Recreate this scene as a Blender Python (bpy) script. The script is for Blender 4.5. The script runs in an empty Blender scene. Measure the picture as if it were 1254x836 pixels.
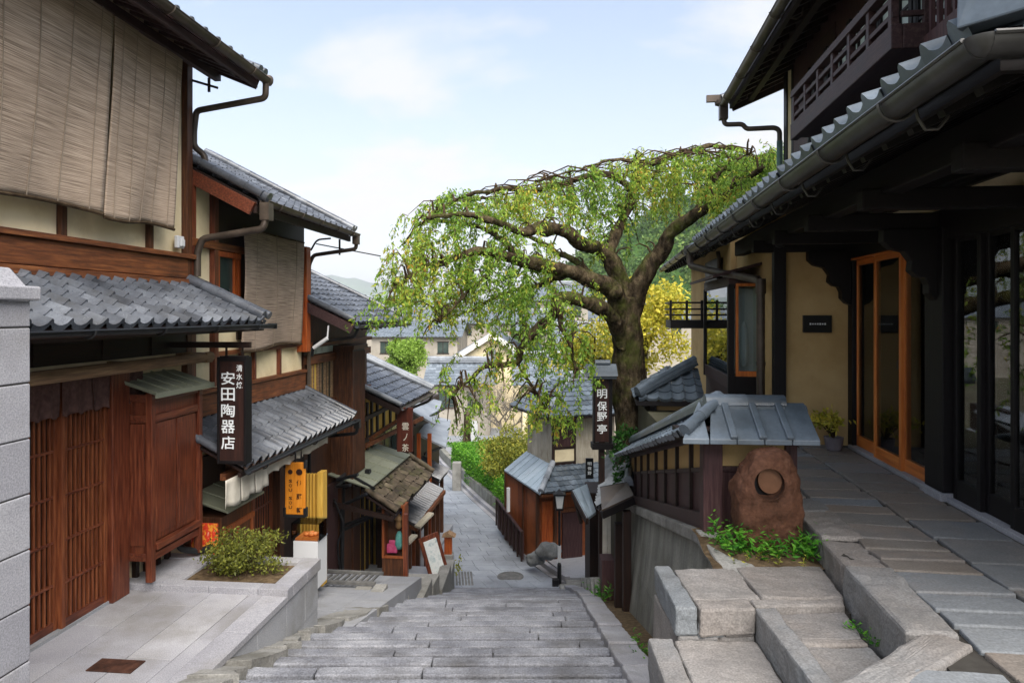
import bpy, bmesh, math, random
import numpy as np
from mathutils import Vector, Matrix, noise as mnoise

random.seed(7)
rng = np.random.default_rng(7)
C = bpy.context.scene.collection
SC = bpy.context.scene
R = math.radians

# ------------------------------------------------------------------ camera, world, sun, exposure
F_PX, CX, HY, EYE = 836.0, 627.0, 382.0, 6.0      # focal length in photo pixels, horizon row, eye height (m)
cam_d = bpy.data.cameras.new('camera')
cam = bpy.data.objects.new('camera', cam_d)
C.objects.link(cam)
cam.location = (0, 0, EYE)
cam.rotation_euler = (R(90), 0, 0)
cam_d.sensor_width = 36.0
cam_d.lens = 36.0 * F_PX / 1254.0
cam_d.shift_y = -(418.0 - HY) / 1254.0
cam_d.clip_start = 0.05
cam_d.clip_end = 20000
SC.camera = cam

SUN_EL, SUN_AZ = R(50), R(160)                      # azimuth clockwise from +Y
world = bpy.data.worlds.new('World')
SC.world = world
world.use_nodes = True
nt = world.node_tree
for n in list(nt.nodes): nt.nodes.remove(n)
def wn(t, **k):
    n = nt.nodes.new(t)
    for a, b in k.items(): setattr(n, a, b)
    return n
out = wn('ShaderNodeOutputWorld'); bg = wn('ShaderNodeBackground')
sky = wn('ShaderNodeTexSky', sky_type='NISHITA', sun_disc=False, sun_elevation=SUN_EL, sun_rotation=SUN_AZ,
         altitude=100.0, air_density=1.0, dust_density=1.6, ozone_density=1.6)
tc = wn('ShaderNodeTexCoord'); sep = wn('ShaderNodeSeparateXYZ')
nt.links.new(tc.outputs['Generated'], sep.inputs[0])
zadd = wn('ShaderNodeMath', operation='ADD'); zadd.inputs[1].default_value = 0.22
nt.links.new(sep.outputs['Z'], zadd.inputs[0])
dx = wn('ShaderNodeMath', operation='DIVIDE'); dy = wn('ShaderNodeMath', operation='DIVIDE')
nt.links.new(sep.outputs['X'], dx.inputs[0]); nt.links.new(zadd.outputs[0], dx.inputs[1])
nt.links.new(sep.outputs['Y'], dy.inputs[0]); nt.links.new(zadd.outputs[0], dy.inputs[1])
comb = wn('ShaderNodeCombineXYZ')
nt.links.new(dx.outputs[0], comb.inputs[0]); nt.links.new(dy.outputs[0], comb.inputs[1])
cn = wn('ShaderNodeTexNoise'); cn.inputs['Scale'].default_value = 1.15; cn.inputs['Detail'].default_value = 9
cn.inputs['Roughness'].default_value = 0.58; cn.inputs['Distortion'].default_value = 0.25
mp = wn('ShaderNodeMapping'); mp.inputs['Location'].default_value = (3.4, 0.7, 0); mp.inputs['Scale'].default_value = (0.9, 1.25, 1)
nt.links.new(comb.outputs[0], mp.inputs[0]); nt.links.new(mp.outputs[0], cn.inputs['Vector'])
cr = wn('ShaderNodeValToRGB'); cr.color_ramp.elements[0].position = 0.42; cr.color_ramp.elements[1].position = 0.62
nt.links.new(cn.outputs['Fac'], cr.inputs['Fac'])
# thin veil that thickens towards the horizon
hz = wn('ShaderNodeMapRange'); hz.inputs['From Min'].default_value = 0.0; hz.inputs['From Max'].default_value = 0.50
hz.inputs['To Min'].default_value = 0.75; hz.inputs['To Max'].default_value = 0.25
nt.links.new(sep.outputs['Z'], hz.inputs['Value'])
mx = wn('ShaderNodeMath', operation='MAXIMUM'); nt.links.new(cr.outputs['Color'], mx.inputs[0]); nt.links.new(hz.outputs[0], mx.inputs[1])
mc = wn('ShaderNodeMath', operation='MULTIPLY'); mc.inputs[1].default_value = 0.9; nt.links.new(mx.outputs[0], mc.inputs[0])
ccol = wn('ShaderNodeMix', data_type='RGBA')
ccol.inputs['A'].default_value = (3.95, 3.42, 2.98, 1); ccol.inputs['B'].default_value = (3.45, 3.45, 3.45, 1)
hz2 = wn('ShaderNodeMapRange'); hz2.inputs['From Min'].default_value = 0.0; hz2.inputs['From Max'].default_value = 0.35
nt.links.new(sep.outputs['Z'], hz2.inputs['Value']); nt.links.new(hz2.outputs[0], ccol.inputs['Factor'])
mixc = wn('ShaderNodeMix', data_type='RGBA')
nt.links.new(mc.outputs[0], mixc.inputs['Factor']); nt.links.new(sky.outputs[0], mixc.inputs['A']); nt.links.new(ccol.outputs['Result'], mixc.inputs['B'])
nt.links.new(mixc.outputs['Result'], bg.inputs['Color'])
bg.inputs['Strength'].default_value = 0.055
nt.links.new(bg.outputs[0], out.inputs['Surface'])

sun_d = bpy.data.lights.new('sun', 'SUN'); sun = bpy.data.objects.new('sun', sun_d); C.objects.link(sun)
sun_d.energy = 1.5; sun_d.angle = R(60); sun_d.color = (1.0, 0.93, 0.84)
sd = Vector((math.sin(SUN_AZ) * math.cos(SUN_EL), math.cos(SUN_AZ) * math.cos(SUN_EL), math.sin(SUN_EL)))
sun.rotation_euler = (-sd).to_track_quat('-Z', 'Y').to_euler()
SC.view_settings.view_transform = 'Standard'; SC.view_settings.look = 'None'
SC.view_settings.exposure = 2.4; SC.view_settings.gamma = 1; SC.view_settings.use_curve_mapping = False
SC.cycles.max_bounces = 8; SC.cycles.diffuse_bounces = 4; SC.cycles.transparent_max_bounces = 12
SC.cycles.use_denoising = True

# ------------------------------------------------------------------ frames: photo pixel -> point on a real plane
class Frame:
    """street-aligned coordinates: x to the right of the line, y along it away from the camera, z up"""
    def __init__(s, ox, oy, a):
        s.ox, s.oy, s.a = ox, oy, a
        s.ex = (math.cos(a), -math.sin(a)); s.ey = (math.sin(a), math.cos(a))
    def w(s, p):
        return (s.ox + p[0]*s.ex[0] + p[1]*s.ey[0], s.oy + p[0]*s.ex[1] + p[1]*s.ey[1], p[2])
    def l(s, P):
        dx, dy = P[0]-s.ox, P[1]-s.oy
        return (dx*s.ex[0] + dy*s.ex[1], dx*s.ey[0] + dy*s.ey[1], P[2])
    def _hit(s, px, py, x=None, y=None):
        kx, kz = (px-CX)/F_PX, (HY-py)/F_PX
        ax = s.ex if x is not None else s.ey
        val = x if x is not None else y
        den = kx*ax[0] + ax[1]
        Y = (val + s.ox*ax[0] + s.oy*ax[1]) / den
        return s.l((kx*Y, Y, EYE + kz*Y))
    def X(s, px, py, x): return s._hit(px, py, x=x)
    def Yp(s, px, py, y): return s._hit(px, py, y=y)
    def yx(s, px, x): return s._hit(px, HY, x=x)[1]           # y where column px meets the plane x
    def xy(s, px, y): return s._hit(px, HY, y=y)[0]
FW = Frame(0, 0, 0)
def W(px, py, Y): return ((px-CX)/F_PX*Y, Y, EYE + (HY-py)/F_PX*Y)
def Wz(px, py, z):
    Y = (EYE-z)*F_PX/(py-HY); return ((px-CX)/F_PX*Y, Y, z)

# ------------------------------------------------------------------ mesh builder
class MB:
    def __init__(s, fr=FW): s.fr = fr; s.V = []; s.F = []; s.A = []; s.r = 0.5
    def face(s, idx): s.F.append(idx); s.A.append(s.r)
    def verts(s, pts):
        n = len(s.V); s.V.extend([tuple(p) for p in pts]); return n
    def poly(s, pts):
        n = s.verts(pts); s.face(list(range(n, n+len(pts))))
    def hexa(s, p):
        n = s.verts(p)
        for f in ((3,2,1,0),(4,5,6,7),(0,1,5,4),(1,2,6,5),(2,3,7,6),(3,0,4,7)): s.face([n+i for i in f])
    def box(s, x0, x1, y0, y1, z0, z1):
        x0, x1 = min(x0,x1), max(x0,x1); y0, y1 = min(y0,y1), max(y0,y1); z0, z1 = min(z0,z1), max(z0,z1)
        s.hexa([(x0,y0,z0),(x1,y0,z0),(x1,y1,z0),(x0,y1,z0),(x0,y0,z1),(x1,y0,z1),(x1,y1,z1),(x0,y1,z1)])
    def beam(s, p, q, w, h, up=(0,0,1), off=(0,0,0)):
        p, q = Vector(p)+Vector(off), Vector(q)+Vector(off); d = (q-p).normalized(); up = Vector(up)
        sx = d.cross(up); sx = sx.normalized() if sx.length > 1e-6 else Vector((1,0,0))
        u = sx.cross(d).normalized()
        c = [(-1,-1),(1,-1),(1,1),(-1,1)]
        s.hexa([p+sx*(a*w/2)+u*(b*h/2) for a,b in c] + [q+sx*(a*w/2)+u*(b*h/2) for a,b in c])
    def prism(s, poly, vec):
        n = len(poly); vec = Vector(vec); poly = [Vector(p) for p in poly]
        b = s.verts(poly); t = s.verts([p+vec for p in poly])
        s.face(list(range(b, b+n))[::-1]); s.face(list(range(t, t+n)))
        for i in range(n):
            j = (i+1) % n; s.face([b+i, b+j, t+j, t+i])
    def tube(s, pts, r, n=8, caps=True):
        pts = [Vector(p) for p in pts]; m = len(pts)
        rr = r if isinstance(r, (list, tuple)) else [r]*m
        prev = None; rings = []
        for i, p in enumerate(pts):
            d = (pts[min(i+1,m-1)] - pts[max(i-1,0)])
            d = d.normalized() if d.length > 1e-9 else Vector((0,0,1))
            if prev is None:
                a = d.cross(Vector((0,0,1)))
                if a.length < 1e-3: a = d.cross(Vector((1,0,0)))
            else:
                a = prev - d*prev.dot(d)
                if a.length < 1e-6: a = d.cross(Vector((1,0,0)))
            a.normalize(); b = d.cross(a); prev = a
            rings.append(s.verts([p + a*(rr[i]*math.cos(2*math.pi*k/n)) + b*(rr[i]*math.sin(2*math.pi*k/n)) for k in range(n)]))
        for i in range(m-1):
            for k in range(n):
                k2 = (k+1) % n
                s.face([rings[i]+k, rings[i]+k2, rings[i+1]+k2, rings[i+1]+k])
        if caps:
            s.face([rings[0]+k for k in range(n)][::-1]); s.face([rings[-1]+k for k in range(n)])
    def lathe(s, c, prof, n=20):
        rings = [s.verts([(c[0]+r*math.cos(2*math.pi*k/n), c[1]+r*math.sin(2*math.pi*k/n), c[2]+z) for k in range(n)]) for r, z in prof]
        for a, b in zip(rings, rings[1:]):
            for k in range(n):
                k2 = (k+1) % n; s.face([a+k, a+k2, b+k2, b+k])
        s.face([rings[0]+k for k in range(n)][::-1]); s.face([rings[-1]+k for k in range(n)])
    def grid(s, fn, nu, nv):
        n = s.verts([fn(i/nu, j/nv) for j in range(nv+1) for i in range(nu+1)])
        for j in range(nv):
            for i in range(nu):
                a = n + j*(nu+1) + i; s.face([a, a+1, a+nu+2, a+nu+1])
    def islands(s):
        par = list(range(len(s.V)))
        def f(i):
            while par[i] != i: par[i] = par[par[i]]; i = par[i]
            return i
        for q in s.F:
            for i in q[1:]: par[f(i)] = f(q[0])
        g = {}
        for q, a in zip(s.F, s.A): g.setdefault(f(q[0]), []).append((q, a))
        return list(g.values())
    def each(s, name, mat, parent, **k):
        """one object per separate piece, all under the same name"""
        o = None
        for isl in s.islands():
            m = MB(s.fr); mp_ = {}
            for q, a in isl:
                m.F.append([mp_.setdefault(i, len(mp_)) for i in q]); m.A.append(a)
            m.V = [None]*len(mp_)
            for i, j in mp_.items(): m.V[j] = s.V[i]
            o = m.build(name, mat, parent, **k)
        return o
    def build(s, name, mat, parent=None, bevel=0.0, smooth=False, recalc=True, label=None, solid=0.0):
        base = parent.get('_b') if parent is not None else None
        me = bpy.data.meshes.new(name)
        wv = [s.fr.w(v) for v in s.V]
        o = bpy.data.objects.new(name, me); C.objects.link(o)
        if parent is not None:
            inv = M_WORLD[parent.name].inverted()
            wv = [tuple(inv @ Vector(v)) for v in wv]
            o.parent = parent; M_WORLD[o.name] = M_WORLD[parent.name]
        else:
            c = np.array(wv); b = ((c[:,0].min()+c[:,0].max())/2, (c[:,1].min()+c[:,1].max())/2, c[:,2].min())
            m = Matrix.Translation(b) @ Matrix.Rotation(-s.fr.a, 4, 'Z')
            inv = m.inverted(); wv = [tuple(inv @ Vector(v)) for v in wv]
            o.location = b; o.rotation_euler = (0, 0, -s.fr.a); M_WORLD[o.name] = m
        me.from_pydata(wv, [], s.F)
        at = me.attributes.new('rnd', 'FLOAT', 'FACE'); at.data.foreach_set('value', s.A)
        if recalc:
            bm = bmesh.new(); bm.from_mesh(me); bmesh.ops.recalc_face_normals(bm, faces=bm.faces); bm.to_mesh(me); bm.free()
        me.materials.append(mat)
        if smooth:
            me.polygons.foreach_set('use_smooth', [True]*len(me.polygons))
            if smooth == 'auto': me.set_sharp_from_angle(angle=R(40))
        if solid:
            md = o.modifiers.new('solid', 'SOLIDIFY'); md.thickness = solid; md.offset = 0
        if bevel:
            md = o.modifiers.new('bevel', 'BEVEL'); md.width = bevel; md.segments = 2; md.limit_method = 'ANGLE'; md.angle_limit = R(50); md.harden_normals = False
        if label: o['label'] = label
        return o
M_WORLD = {}
def tag(o, label=None, cat=None, group=None, kind=None):
    if label: o['label'] = label
    if cat: o['category'] = cat
    if group: o['group'] = group
    if kind: o['kind'] = kind
    return o
def root(name, fr, p, label, cat, group=None):
    o = bpy.data.objects.new(name, None); C.objects.link(o); o.empty_display_size = 0.2
    w = fr.w(p); o.location = w; o.rotation_euler = (0, 0, -fr.a)
    M_WORLD[o.name] = Matrix.Translation(w) @ Matrix.Rotation(-fr.a, 4, 'Z')
    return tag(o, label, cat, group)

# ------------------------------------------------------------------ materials
def lin(h):
    h = h.lstrip('#'); v = [int(h[i:i+2], 16)/255 for i in (0,2,4)]
    return tuple(c/12.92 if c <= .04045 else ((c+.055)/1.055)**2.4 for c in v) + (1,)
def mat(name, cols, scale=3.0, stretch=(1,1,1), detail=6, rough=0.7, bump=0.15, bscale=None, spec=0.3, metal=0.0,
        rnd=0.0, fine=None, stain=None, dist=0.01, coords='Object', rvar=0.12):
    m = bpy.data.materials.new(name); m.use_nodes = True; t = m.node_tree; L = t.links
    for n in list(t.nodes): t.nodes.remove(n)
    N = t.nodes.new
    o = N('ShaderNodeOutputMaterial'); p = N('ShaderNodeBsdfPrincipled'); L.new(p.outputs[0], o.inputs[0])
    c = N('ShaderNodeTexCoord'); mpn = N('ShaderNodeMapping'); mpn.inputs['Scale'].default_value = stretch
    L.new(c.outputs[coords], mpn.inputs[0])
    ns = N('ShaderNodeTexNoise'); ns.inputs['Scale'].default_value = scale; ns.inputs['Detail'].default_value = detail; ns.inputs['Roughness'].default_value = .6
    L.new(mpn.outputs[0], ns.inputs['Vector'])
    fac = ns.outputs['Fac']
    mr = N('ShaderNodeMapRange'); mr.inputs['From Min'].default_value = .28; mr.inputs['From Max'].default_value = .72
    L.new(fac, mr.inputs['Value']); fac = mr.outputs[0]
    if rnd > 0:
        a = N('ShaderNodeAttribute'); a.attribute_name = 'rnd'
        mm = N('ShaderNodeMix'); mm.data_type = 'FLOAT'; mm.inputs['Factor'].default_value = rnd
        L.new(fac, mm.inputs['A']); L.new(a.outputs['Fac'], mm.inputs['B']); fac = mm.outputs['Result']
    rp = N('ShaderNodeValToRGB'); el = rp.color_ramp.elements
    while len(el) < len(cols): el.new(0.5)
    for i, cc in enumerate(cols):
        el[i].position = i/(len(cols)-1) if len(cols) > 1 else 0; el[i].color = lin(cc) if isinstance(cc, str) else cc
    L.new(fac, rp.inputs['Fac']); col = rp.outputs['Color']
    if fine:
        fs, fa = fine
        n2 = N('ShaderNodeTexNoise'); n2.inputs['Scale'].default_value = fs; n2.inputs['Detail'].default_value = 3
        L.new(c.outputs[coords], n2.inputs['Vector'])
        m2 = N('ShaderNodeMapRange'); m2.inputs['From Min'].default_value = .3; m2.inputs['From Max'].default_value = .7
        m2.inputs['To Min'].default_value = 1-fa; m2.inputs['To Max'].default_value = 1+fa
        L.new(n2.outputs['Fac'], m2.inputs['Value'])
        mu = N('ShaderNodeVectorMath'); mu.operation = 'SCALE'; L.new(col, mu.inputs[0]); L.new(m2.outputs[0], mu.inputs['Scale']); col = mu.outputs[0]
    if stain:
        sc_, ss, sa = stain
        n3 = N('ShaderNodeTexNoise'); n3.inputs['Scale'].default_value = ss; n3.inputs['Detail'].default_value = 8; n3.inputs['Roughness'].default_value = .65
        L.new(c.outputs[coords], n3.inputs['Vector'])
        m3 = N('ShaderNodeMapRange'); m3.inputs['From Min'].default_value = .48; m3.inputs['From Max'].default_value = .68; m3.inputs['To Max'].default_value = sa
        L.new(n3.outputs['Fac'], m3.inputs['Value'])
        mi = N('ShaderNodeMix'); mi.data_type = 'RGBA'; mi.inputs['B'].default_value = lin(sc_)
        L.new(m3.outputs[0], mi.inputs['Factor']); L.new(col, mi.inputs['A']); col = mi.outputs['Result']
    L.new(col, p.inputs['Base Color'])
    rm = N('ShaderNodeMapRange'); rm.inputs['To Min'].default_value = max(.03, rough-rvar); rm.inputs['To Max'].default_value = min(1, rough+rvar)
    L.new(ns.outputs['Fac'], rm.inputs['Value']); L.new(rm.outputs[0], p.inputs['Roughness'])
    p.inputs['Metallic'].default_value = metal; p.inputs['Specular IOR Level'].default_value = spec
    if bump > 0:
        b = N('ShaderNodeBump'); b.inputs['Strength'].default_value = bump; b.inputs['Distance'].default_value = dist
        nb = N('ShaderNodeTexNoise'); nb.inputs['Scale'].default_value = bscale or scale*3; nb.inputs['Detail'].default_value = 5
        L.new(mpn.outputs[0], nb.inputs['Vector']); L.new(nb.outputs['Fac'], b.inputs['Height']); L.new(b.outputs[0], p.inputs['Normal'])
    return m
def leaf_mat(name, cols, trans=0.35):
    m = bpy.data.materials.new(name); m.use_nodes = True; t = m.node_tree; L = t.links
    for n in list(t.nodes): t.nodes.remove(n)
    N = t.nodes.new; o = N('ShaderNodeOutputMaterial')
    a = N('ShaderNodeAttribute'); a.attribute_name = 'rnd'; rp = N('ShaderNodeValToRGB'); el = rp.color_ramp.elements
    while len(el) < len(cols): el.new(.5)
    for i, cc in enumerate(cols): el[i].position = i/(len(cols)-1); el[i].color = lin(cc)
    L.new(a.outputs['Fac'], rp.inputs['Fac'])
    p = N('ShaderNodeBsdfPrincipled'); p.inputs['Roughness'].default_value = .5; p.inputs['Specular IOR Level'].default_value = .25
    tr = N('ShaderNodeBsdfTranslucent'); mx_ = N('ShaderNodeMixShader'); mx_.inputs[0].default_value = trans
    L.new(rp.outputs[0], p.inputs['Base Color']); L.new(rp.outputs[0], tr.inputs['Color'])
    L.new(p.outputs[0], mx_.inputs[1]); L.new(tr.outputs[0], mx_.inputs[2]); L.new(mx_.outputs[0], o.inputs[0])
    return m
def glass_mat(name, tint=(.9,.95,.95,1), f=1.45, rough=.02, opac=0.0):
    m = bpy.data.materials.new(name); m.use_nodes = True; t = m.node_tree; L = t.links
    for n in list(t.nodes): t.nodes.remove(n)
    N = t.nodes.new; o = N('ShaderNodeOutputMaterial'); tr = N('ShaderNodeBsdfTransparent'); tr.inputs[0].default_value = tint
    g = N('ShaderNodeBsdfGlossy'); g.inputs['Roughness'].default_value = rough; g.inputs['Color'].default_value = (.9,.93,.95,1)
    fr = N('ShaderNodeFresnel'); fr.inputs[0].default_value = f
    mx_ = N('ShaderNodeMixShader'); L.new(fr.outputs[0], mx_.inputs[0]); L.new(tr.outputs[0], mx_.inputs[1]); L.new(g.outputs[0], mx_.inputs[2]); L.new(mx_.outputs[0], o.inputs[0])
    return m
WV, WH = (14,14,1.0), (14,1.0,14)                     # wood grain upright / along the street
WX = (1.0,14,14)
MT = {}
MT['tile'] = mat('kawara_tile', ['#2f3237','#464a51','#5d626a','#7c828a'], scale=2.2, rough=.25, bump=.1, bscale=40, spec=.7, rnd=.22, fine=(60,.10), stain=('#3c3a33',3.0,.35))
MT['tile_blue'] = mat('blue_grey_tile', ['#323a43','#465059','#5f6a75','#77838e'], scale=2.2, rough=.33, bump=.08, bscale=40, spec=.5, rnd=.3, fine=(50,.08), stain=('#4c4a42',2.0,.25))
MT['tile_old'] = mat('old_mossy_tile', ['#2c2721','#4a4136','#6b5f50','#857a66'], scale=5, rough=.8, bump=.3, bscale=50, rnd=.25, stain=('#4d5226',3.2,.55))
MT['tile_pale'] = mat('pale_tile', ['#575c62','#72787f','#8a9097','#a4a9ae'], scale=2.0, rough=.42, bump=.1, bscale=30, spec=.5, rnd=.25)
MT['tile_far'] = mat('far_tile', ['#4d545c','#68717a','#848d96'], scale=.8, rough=.45, bump=.0, spec=.4, rnd=.5)
MT['wood_red'] = mat('red_brown_wood', ['#38190f','#61301f','#824a30'], scale=3, stretch=WV, rough=.42, bump=.12, spec=.4, stain=('#2a130c',1.2,.5))
MT['door_bar'] = mat('lattice_bar_wood', ['#4a2414','#6f3c24','#8c5433'], scale=3, stretch=WV, rough=.5, bump=.1, spec=.3)
MT['wood_red_h'] = mat('red_brown_wood_rail', ['#38190f','#61301f','#844d32'], scale=3, stretch=WH, rough=.45, bump=.12, spec=.4, stain=('#2a130c',1.5,.5))
MT['wood_orange'] = mat('orange_brown_wood', ['#6b2a10','#9c4a1e','#b5642e'], scale=3, stretch=WV, rough=.5, bump=.1)
MT['wood_brown_h'] = mat('brown_weathered_board', ['#3b2417','#6a3d22','#8f5a34'], scale=2.4, stretch=WH, rough=.6, bump=.2, stain=('#2b1a12',1.2,.6))
MT['wood_brown'] = mat('brown_upright_wood', ['#2d1a11','#4e2f1d','#6d452b'], scale=3, stretch=WV, rough=.6, bump=.2, stain=('#221510',1.2,.5))
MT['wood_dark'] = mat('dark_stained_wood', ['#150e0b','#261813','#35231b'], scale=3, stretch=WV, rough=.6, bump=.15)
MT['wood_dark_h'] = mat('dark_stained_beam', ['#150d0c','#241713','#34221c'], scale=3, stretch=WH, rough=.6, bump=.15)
MT['wood_plum'] = mat('plum_brown_wood', ['#261819','#3a2728','#4d3c38'], scale=3, stretch=WH, rough=.6, bump=.2, fine=(25,.12))
MT['wood_plum_v'] = mat('plum_brown_board', ['#2c1a1c','#432c2d','#56403e'], scale=3, stretch=WV, rough=.6, bump=.2)
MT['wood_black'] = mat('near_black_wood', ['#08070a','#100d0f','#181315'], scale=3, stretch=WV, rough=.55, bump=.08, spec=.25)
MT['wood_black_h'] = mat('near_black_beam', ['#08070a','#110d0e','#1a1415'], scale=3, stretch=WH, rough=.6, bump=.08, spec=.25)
MT['wood_tan'] = mat('tan_weathered_wood', ['#5d4a38','#866b50','#a58a69'], scale=2.5, stretch=WH, rough=.75, bump=.2)
MT['wood_pale'] = mat('pale_bleached_board', ['#8d8474','#b3ab99','#cbc4b4'], scale=3, stretch=WV, rough=.8, bump=.2, rnd=.35, stain=('#6b5f4e',1.4,.5))
MT['wood_door'] = mat('honey_door_wood', ['#a3541f','#c5702f','#d88b46'], scale=2, stretch=WV, rough=.45, bump=.05, spec=.4)
MT['wood_door_h'] = mat('honey_rail_wood', ['#a3541f','#c5702f','#d88b46'], scale=2, stretch=WH, rough=.45, bump=.05, spec=.4)
MT['wood_front'] = mat('shopfront_wood', ['#5a2b16','#8a4a26','#a8643a'], scale=3, stretch=WV, rough=.6, bump=.15, rnd=.4, stain=('#3a1f14',1.5,.5))
MT['cream'] = mat('cream_plaster', ['#d6c6a0','#e4d6b2','#ecdfbf'], scale=1.5, rough=.9, bump=.05, bscale=60, spec=.1, stain=('#a8946c',1.1,.5))
MT['ochre'] = mat('ochre_plaster', ['#a78a5c','#b89c6d','#c5aa7c'], scale=1.4, rough=.92, bump=.08, bscale=80, spec=.1, fine=(120,.06), stain=('#8d7348',.9,.4))
MT['white'] = mat('white_plaster', ['#c9c6bf','#d8d6d0','#e2e0db'], scale=1.5, rough=.9, bump=.03, bscale=60, spec=.1, stain=('#a5a096',1.2,.35))
MT['far_wall'] = mat('weathered_far_plaster', ['#8f897e','#a39d92','#b0aa9f'], scale=.8, rough=.9, bump=0, spec=.1, stain=('#6f685c',.6,.5))
MT['yellow'] = mat('yellow_plaster', ['#c49a3e','#d8b358','#e5c46c'], scale=1.5, rough=.9, bump=.03, spec=.1)
MT['metal'] = mat('grey_gutter_metal', ['#2f2f2f','#474747','#5f5e5c'], scale=3, rough=.38, bump=.03, metal=.55, spec=.5, stain=('#2f2b27',2.4,.5))
MT['metal_br'] = mat('brown_gutter_metal', ['#3a332d','#51473e','#6a5f54'], scale=3, rough=.45, bump=.03, metal=.4, spec=.4, stain=('#2c2622',2,.5))
MT['metal_dk'] = mat('dark_pipe_metal', ['#17181a','#232426','#303236'], scale=3, rough=.45, bump=.0, metal=.3)
MT['verdigris'] = mat('verdigris_pipe', ['#3d544e','#55706a','#6c8881'], scale=4, rough=.6, bump=.05, metal=.2)
MT['copper'] = mat('green_copper_sheet', ['#6a6f60','#868a77','#a1a492'], scale=1.6, rough=.6, bump=.05, spec=.3, rnd=.35, stain=('#4d5349',1.6,.5))
MT['sheet'] = mat('pale_blue_metal_sheet', ['#7f8e9b','#9babb8','#b4c1cc'], scale=1.2, rough=.45, bump=.02, spec=.4, rnd=.4, stain=('#6a747c',2.2,.5))
MT['granite'] = mat('grey_granite', ['#85858b','#9a9a9f','#ababae'], scale=1.3, rough=.75, bump=.12, bscale=90, spec=.2, rnd=.35, fine=(110,.26), stain=('#6f6b62',1.0,.55))
MT['granite_dk'] = mat('darker_grey_granite', ['#7e8085','#93959a','#a5a7aa'], scale=1.3, rough=.8, bump=.12, bscale=90, spec=.2, rnd=.4, fine=(110,.22), stain=('#605e58',1.3,.5))  # slightly darker tone of the grey granite
MT['step'] = mat('worn_step_stone', ['#5a5c62','#72747b','#87898f','#9a9ba0'], scale=2.2, rough=.75, bump=.6, bscale=35, spec=.25, rnd=.14, fine=(60,.34), stain=('#4a4845',1.5,.6), dist=.015)
MT['kerb'] = mat('mottled_kerb_stone', ['#6b6a66','#888783','#a09f9b'], scale=2.0, rough=.85, bump=.5, bscale=25, spec=.15, rnd=.35, fine=(60,.22), stain=('#4b493f',1.8,.6), dist=.015)
MT['flag'] = mat('terrace_flagstone', ['#5f6367','#726f6b','#7d736a','#72767a','#8a8f93'], scale=1.4, rough=.62, bump=.35, bscale=30, spec=.3, rnd=.72, fine=(80,.20), stain=('#54514c',1.4,.45), dist=.01)
MT['pink_granite'] = mat('pink_grey_flagstone', ['#64696d','#7a7e81','#7e7873','#8d8b89'], scale=1.4, rough=.7, bump=.3, bscale=50, spec=.25, rnd=.72, fine=(90,.28), stain=('#5a5a58',1.6,.45))
MT['mortar'] = mat('mortar_joint', ['#2c2b29','#3d3b38','#4b4945'], scale=6, rough=.95, bump=.2, spec=.1)
MT['soil'] = mat('dry_soil', ['#3a3024','#594b39','#77664f'], scale=14, rough=.95, bump=.6, bscale=60, spec=.1)
MT['road'] = mat('road_paving', ['#777c84','#8a9098','#9ba1a8'], scale=2.0, rough=.7, bump=.2, bscale=40, spec=.25, rnd=.35, fine=(50,.15), stain=('#5b5d61',.9,.4))
MT['ground'] = mat('earth_ground', ['#4d4a3f','#5f5b4d','#6f6c5d'], scale=.5, rough=.95, bump=.2, spec=.1, stain=('#4b5534',.2,.7))
MT['wallstone'] = mat('streaked_retaining_stone', ['#5c5c56','#7b7b75','#94948c'], scale=2.2, stretch=(2.2,2.2,.5), rough=.85, bump=.4, bscale=16, spec=.15, rnd=.25, fine=(60,.18), stain=('#4b4c40',1.6,.6))
MT['rock'] = mat('rusty_red_rock', ['#35241b','#573b2d','#765647'], scale=3, rough=.85, bump=.7, bscale=14, spec=.15, fine=(50,.2), stain=('#35211a',3.5,.6), dist=.03)
MT['rock_in'] = mat('bronze_disc', ['#4a3223','#664631','#7b573f'], scale=4, rough=.55, bump=.1, spec=.3)
MT['rock_grey'] = mat('grey_boulder', ['#4d4f50','#6a6c6c','#868786'], scale=3, rough=.85, bump=.6, bscale=14, spec=.15, fine=(50,.2), dist=.03)
MT['bark'] = mat('mossy_bark', ['#15110d','#2f281f','#4d4334','#6a5e4a'], scale=9, stretch=(1,1,.45), rough=.95, bump=1.0, bscale=16, spec=.05, fine=(45,.35), stain=('#454d20',2.2,.8), dist=.06)
MT['twig'] = mat('dark_twig', ['#2a2119','#45382a','#5b4c3b'], scale=8, rough=.9, bump=.2, spec=.1)
MT['twig_grey'] = mat('pale_bare_twig', ['#6d675e','#8a837a','#a39c92'], scale=8, rough=.9, bump=.2, spec=.1)
MT['leaf'] = leaf_mat('cherry_leaf', ['#44661f','#678d32','#86a840','#a3b848','#c0b44a','#b58236'], .42)
MT['leaf_yellow'] = leaf_mat('yellow_leaf', ['#868b30','#aaa838','#c6b942','#d9c957'], .35)
MT['leaf_hedge'] = leaf_mat('hedge_leaf', ['#336417','#4c8522','#689f30','#82b144'], .3)
MT['leaf_bush'] = leaf_mat('azalea_leaf', ['#3e431c','#5c6228','#7b8034','#949446'], .3)
MT['leaf_weed'] = leaf_mat('weed_leaf', ['#23521a','#37741f','#549329','#70a63a'], .3)
MT['leaf_olive'] = leaf_mat('olive_leaf', ['#54602a','#778035','#98993c','#b0a848'], .3)
MT['leaf_willow'] = leaf_mat('willow_leaf', ['#688a30','#86a544','#a2bd5c'], .4)
MT['leaf_dark'] = leaf_mat('far_wood_leaf', ['#30491f','#44622a','#5c7936','#768c44'], .25)
MT['leaf_ivy'] = leaf_mat('ivy_leaf', ['#1d3b18','#2f5a22','#47772e'], .25)
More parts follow.
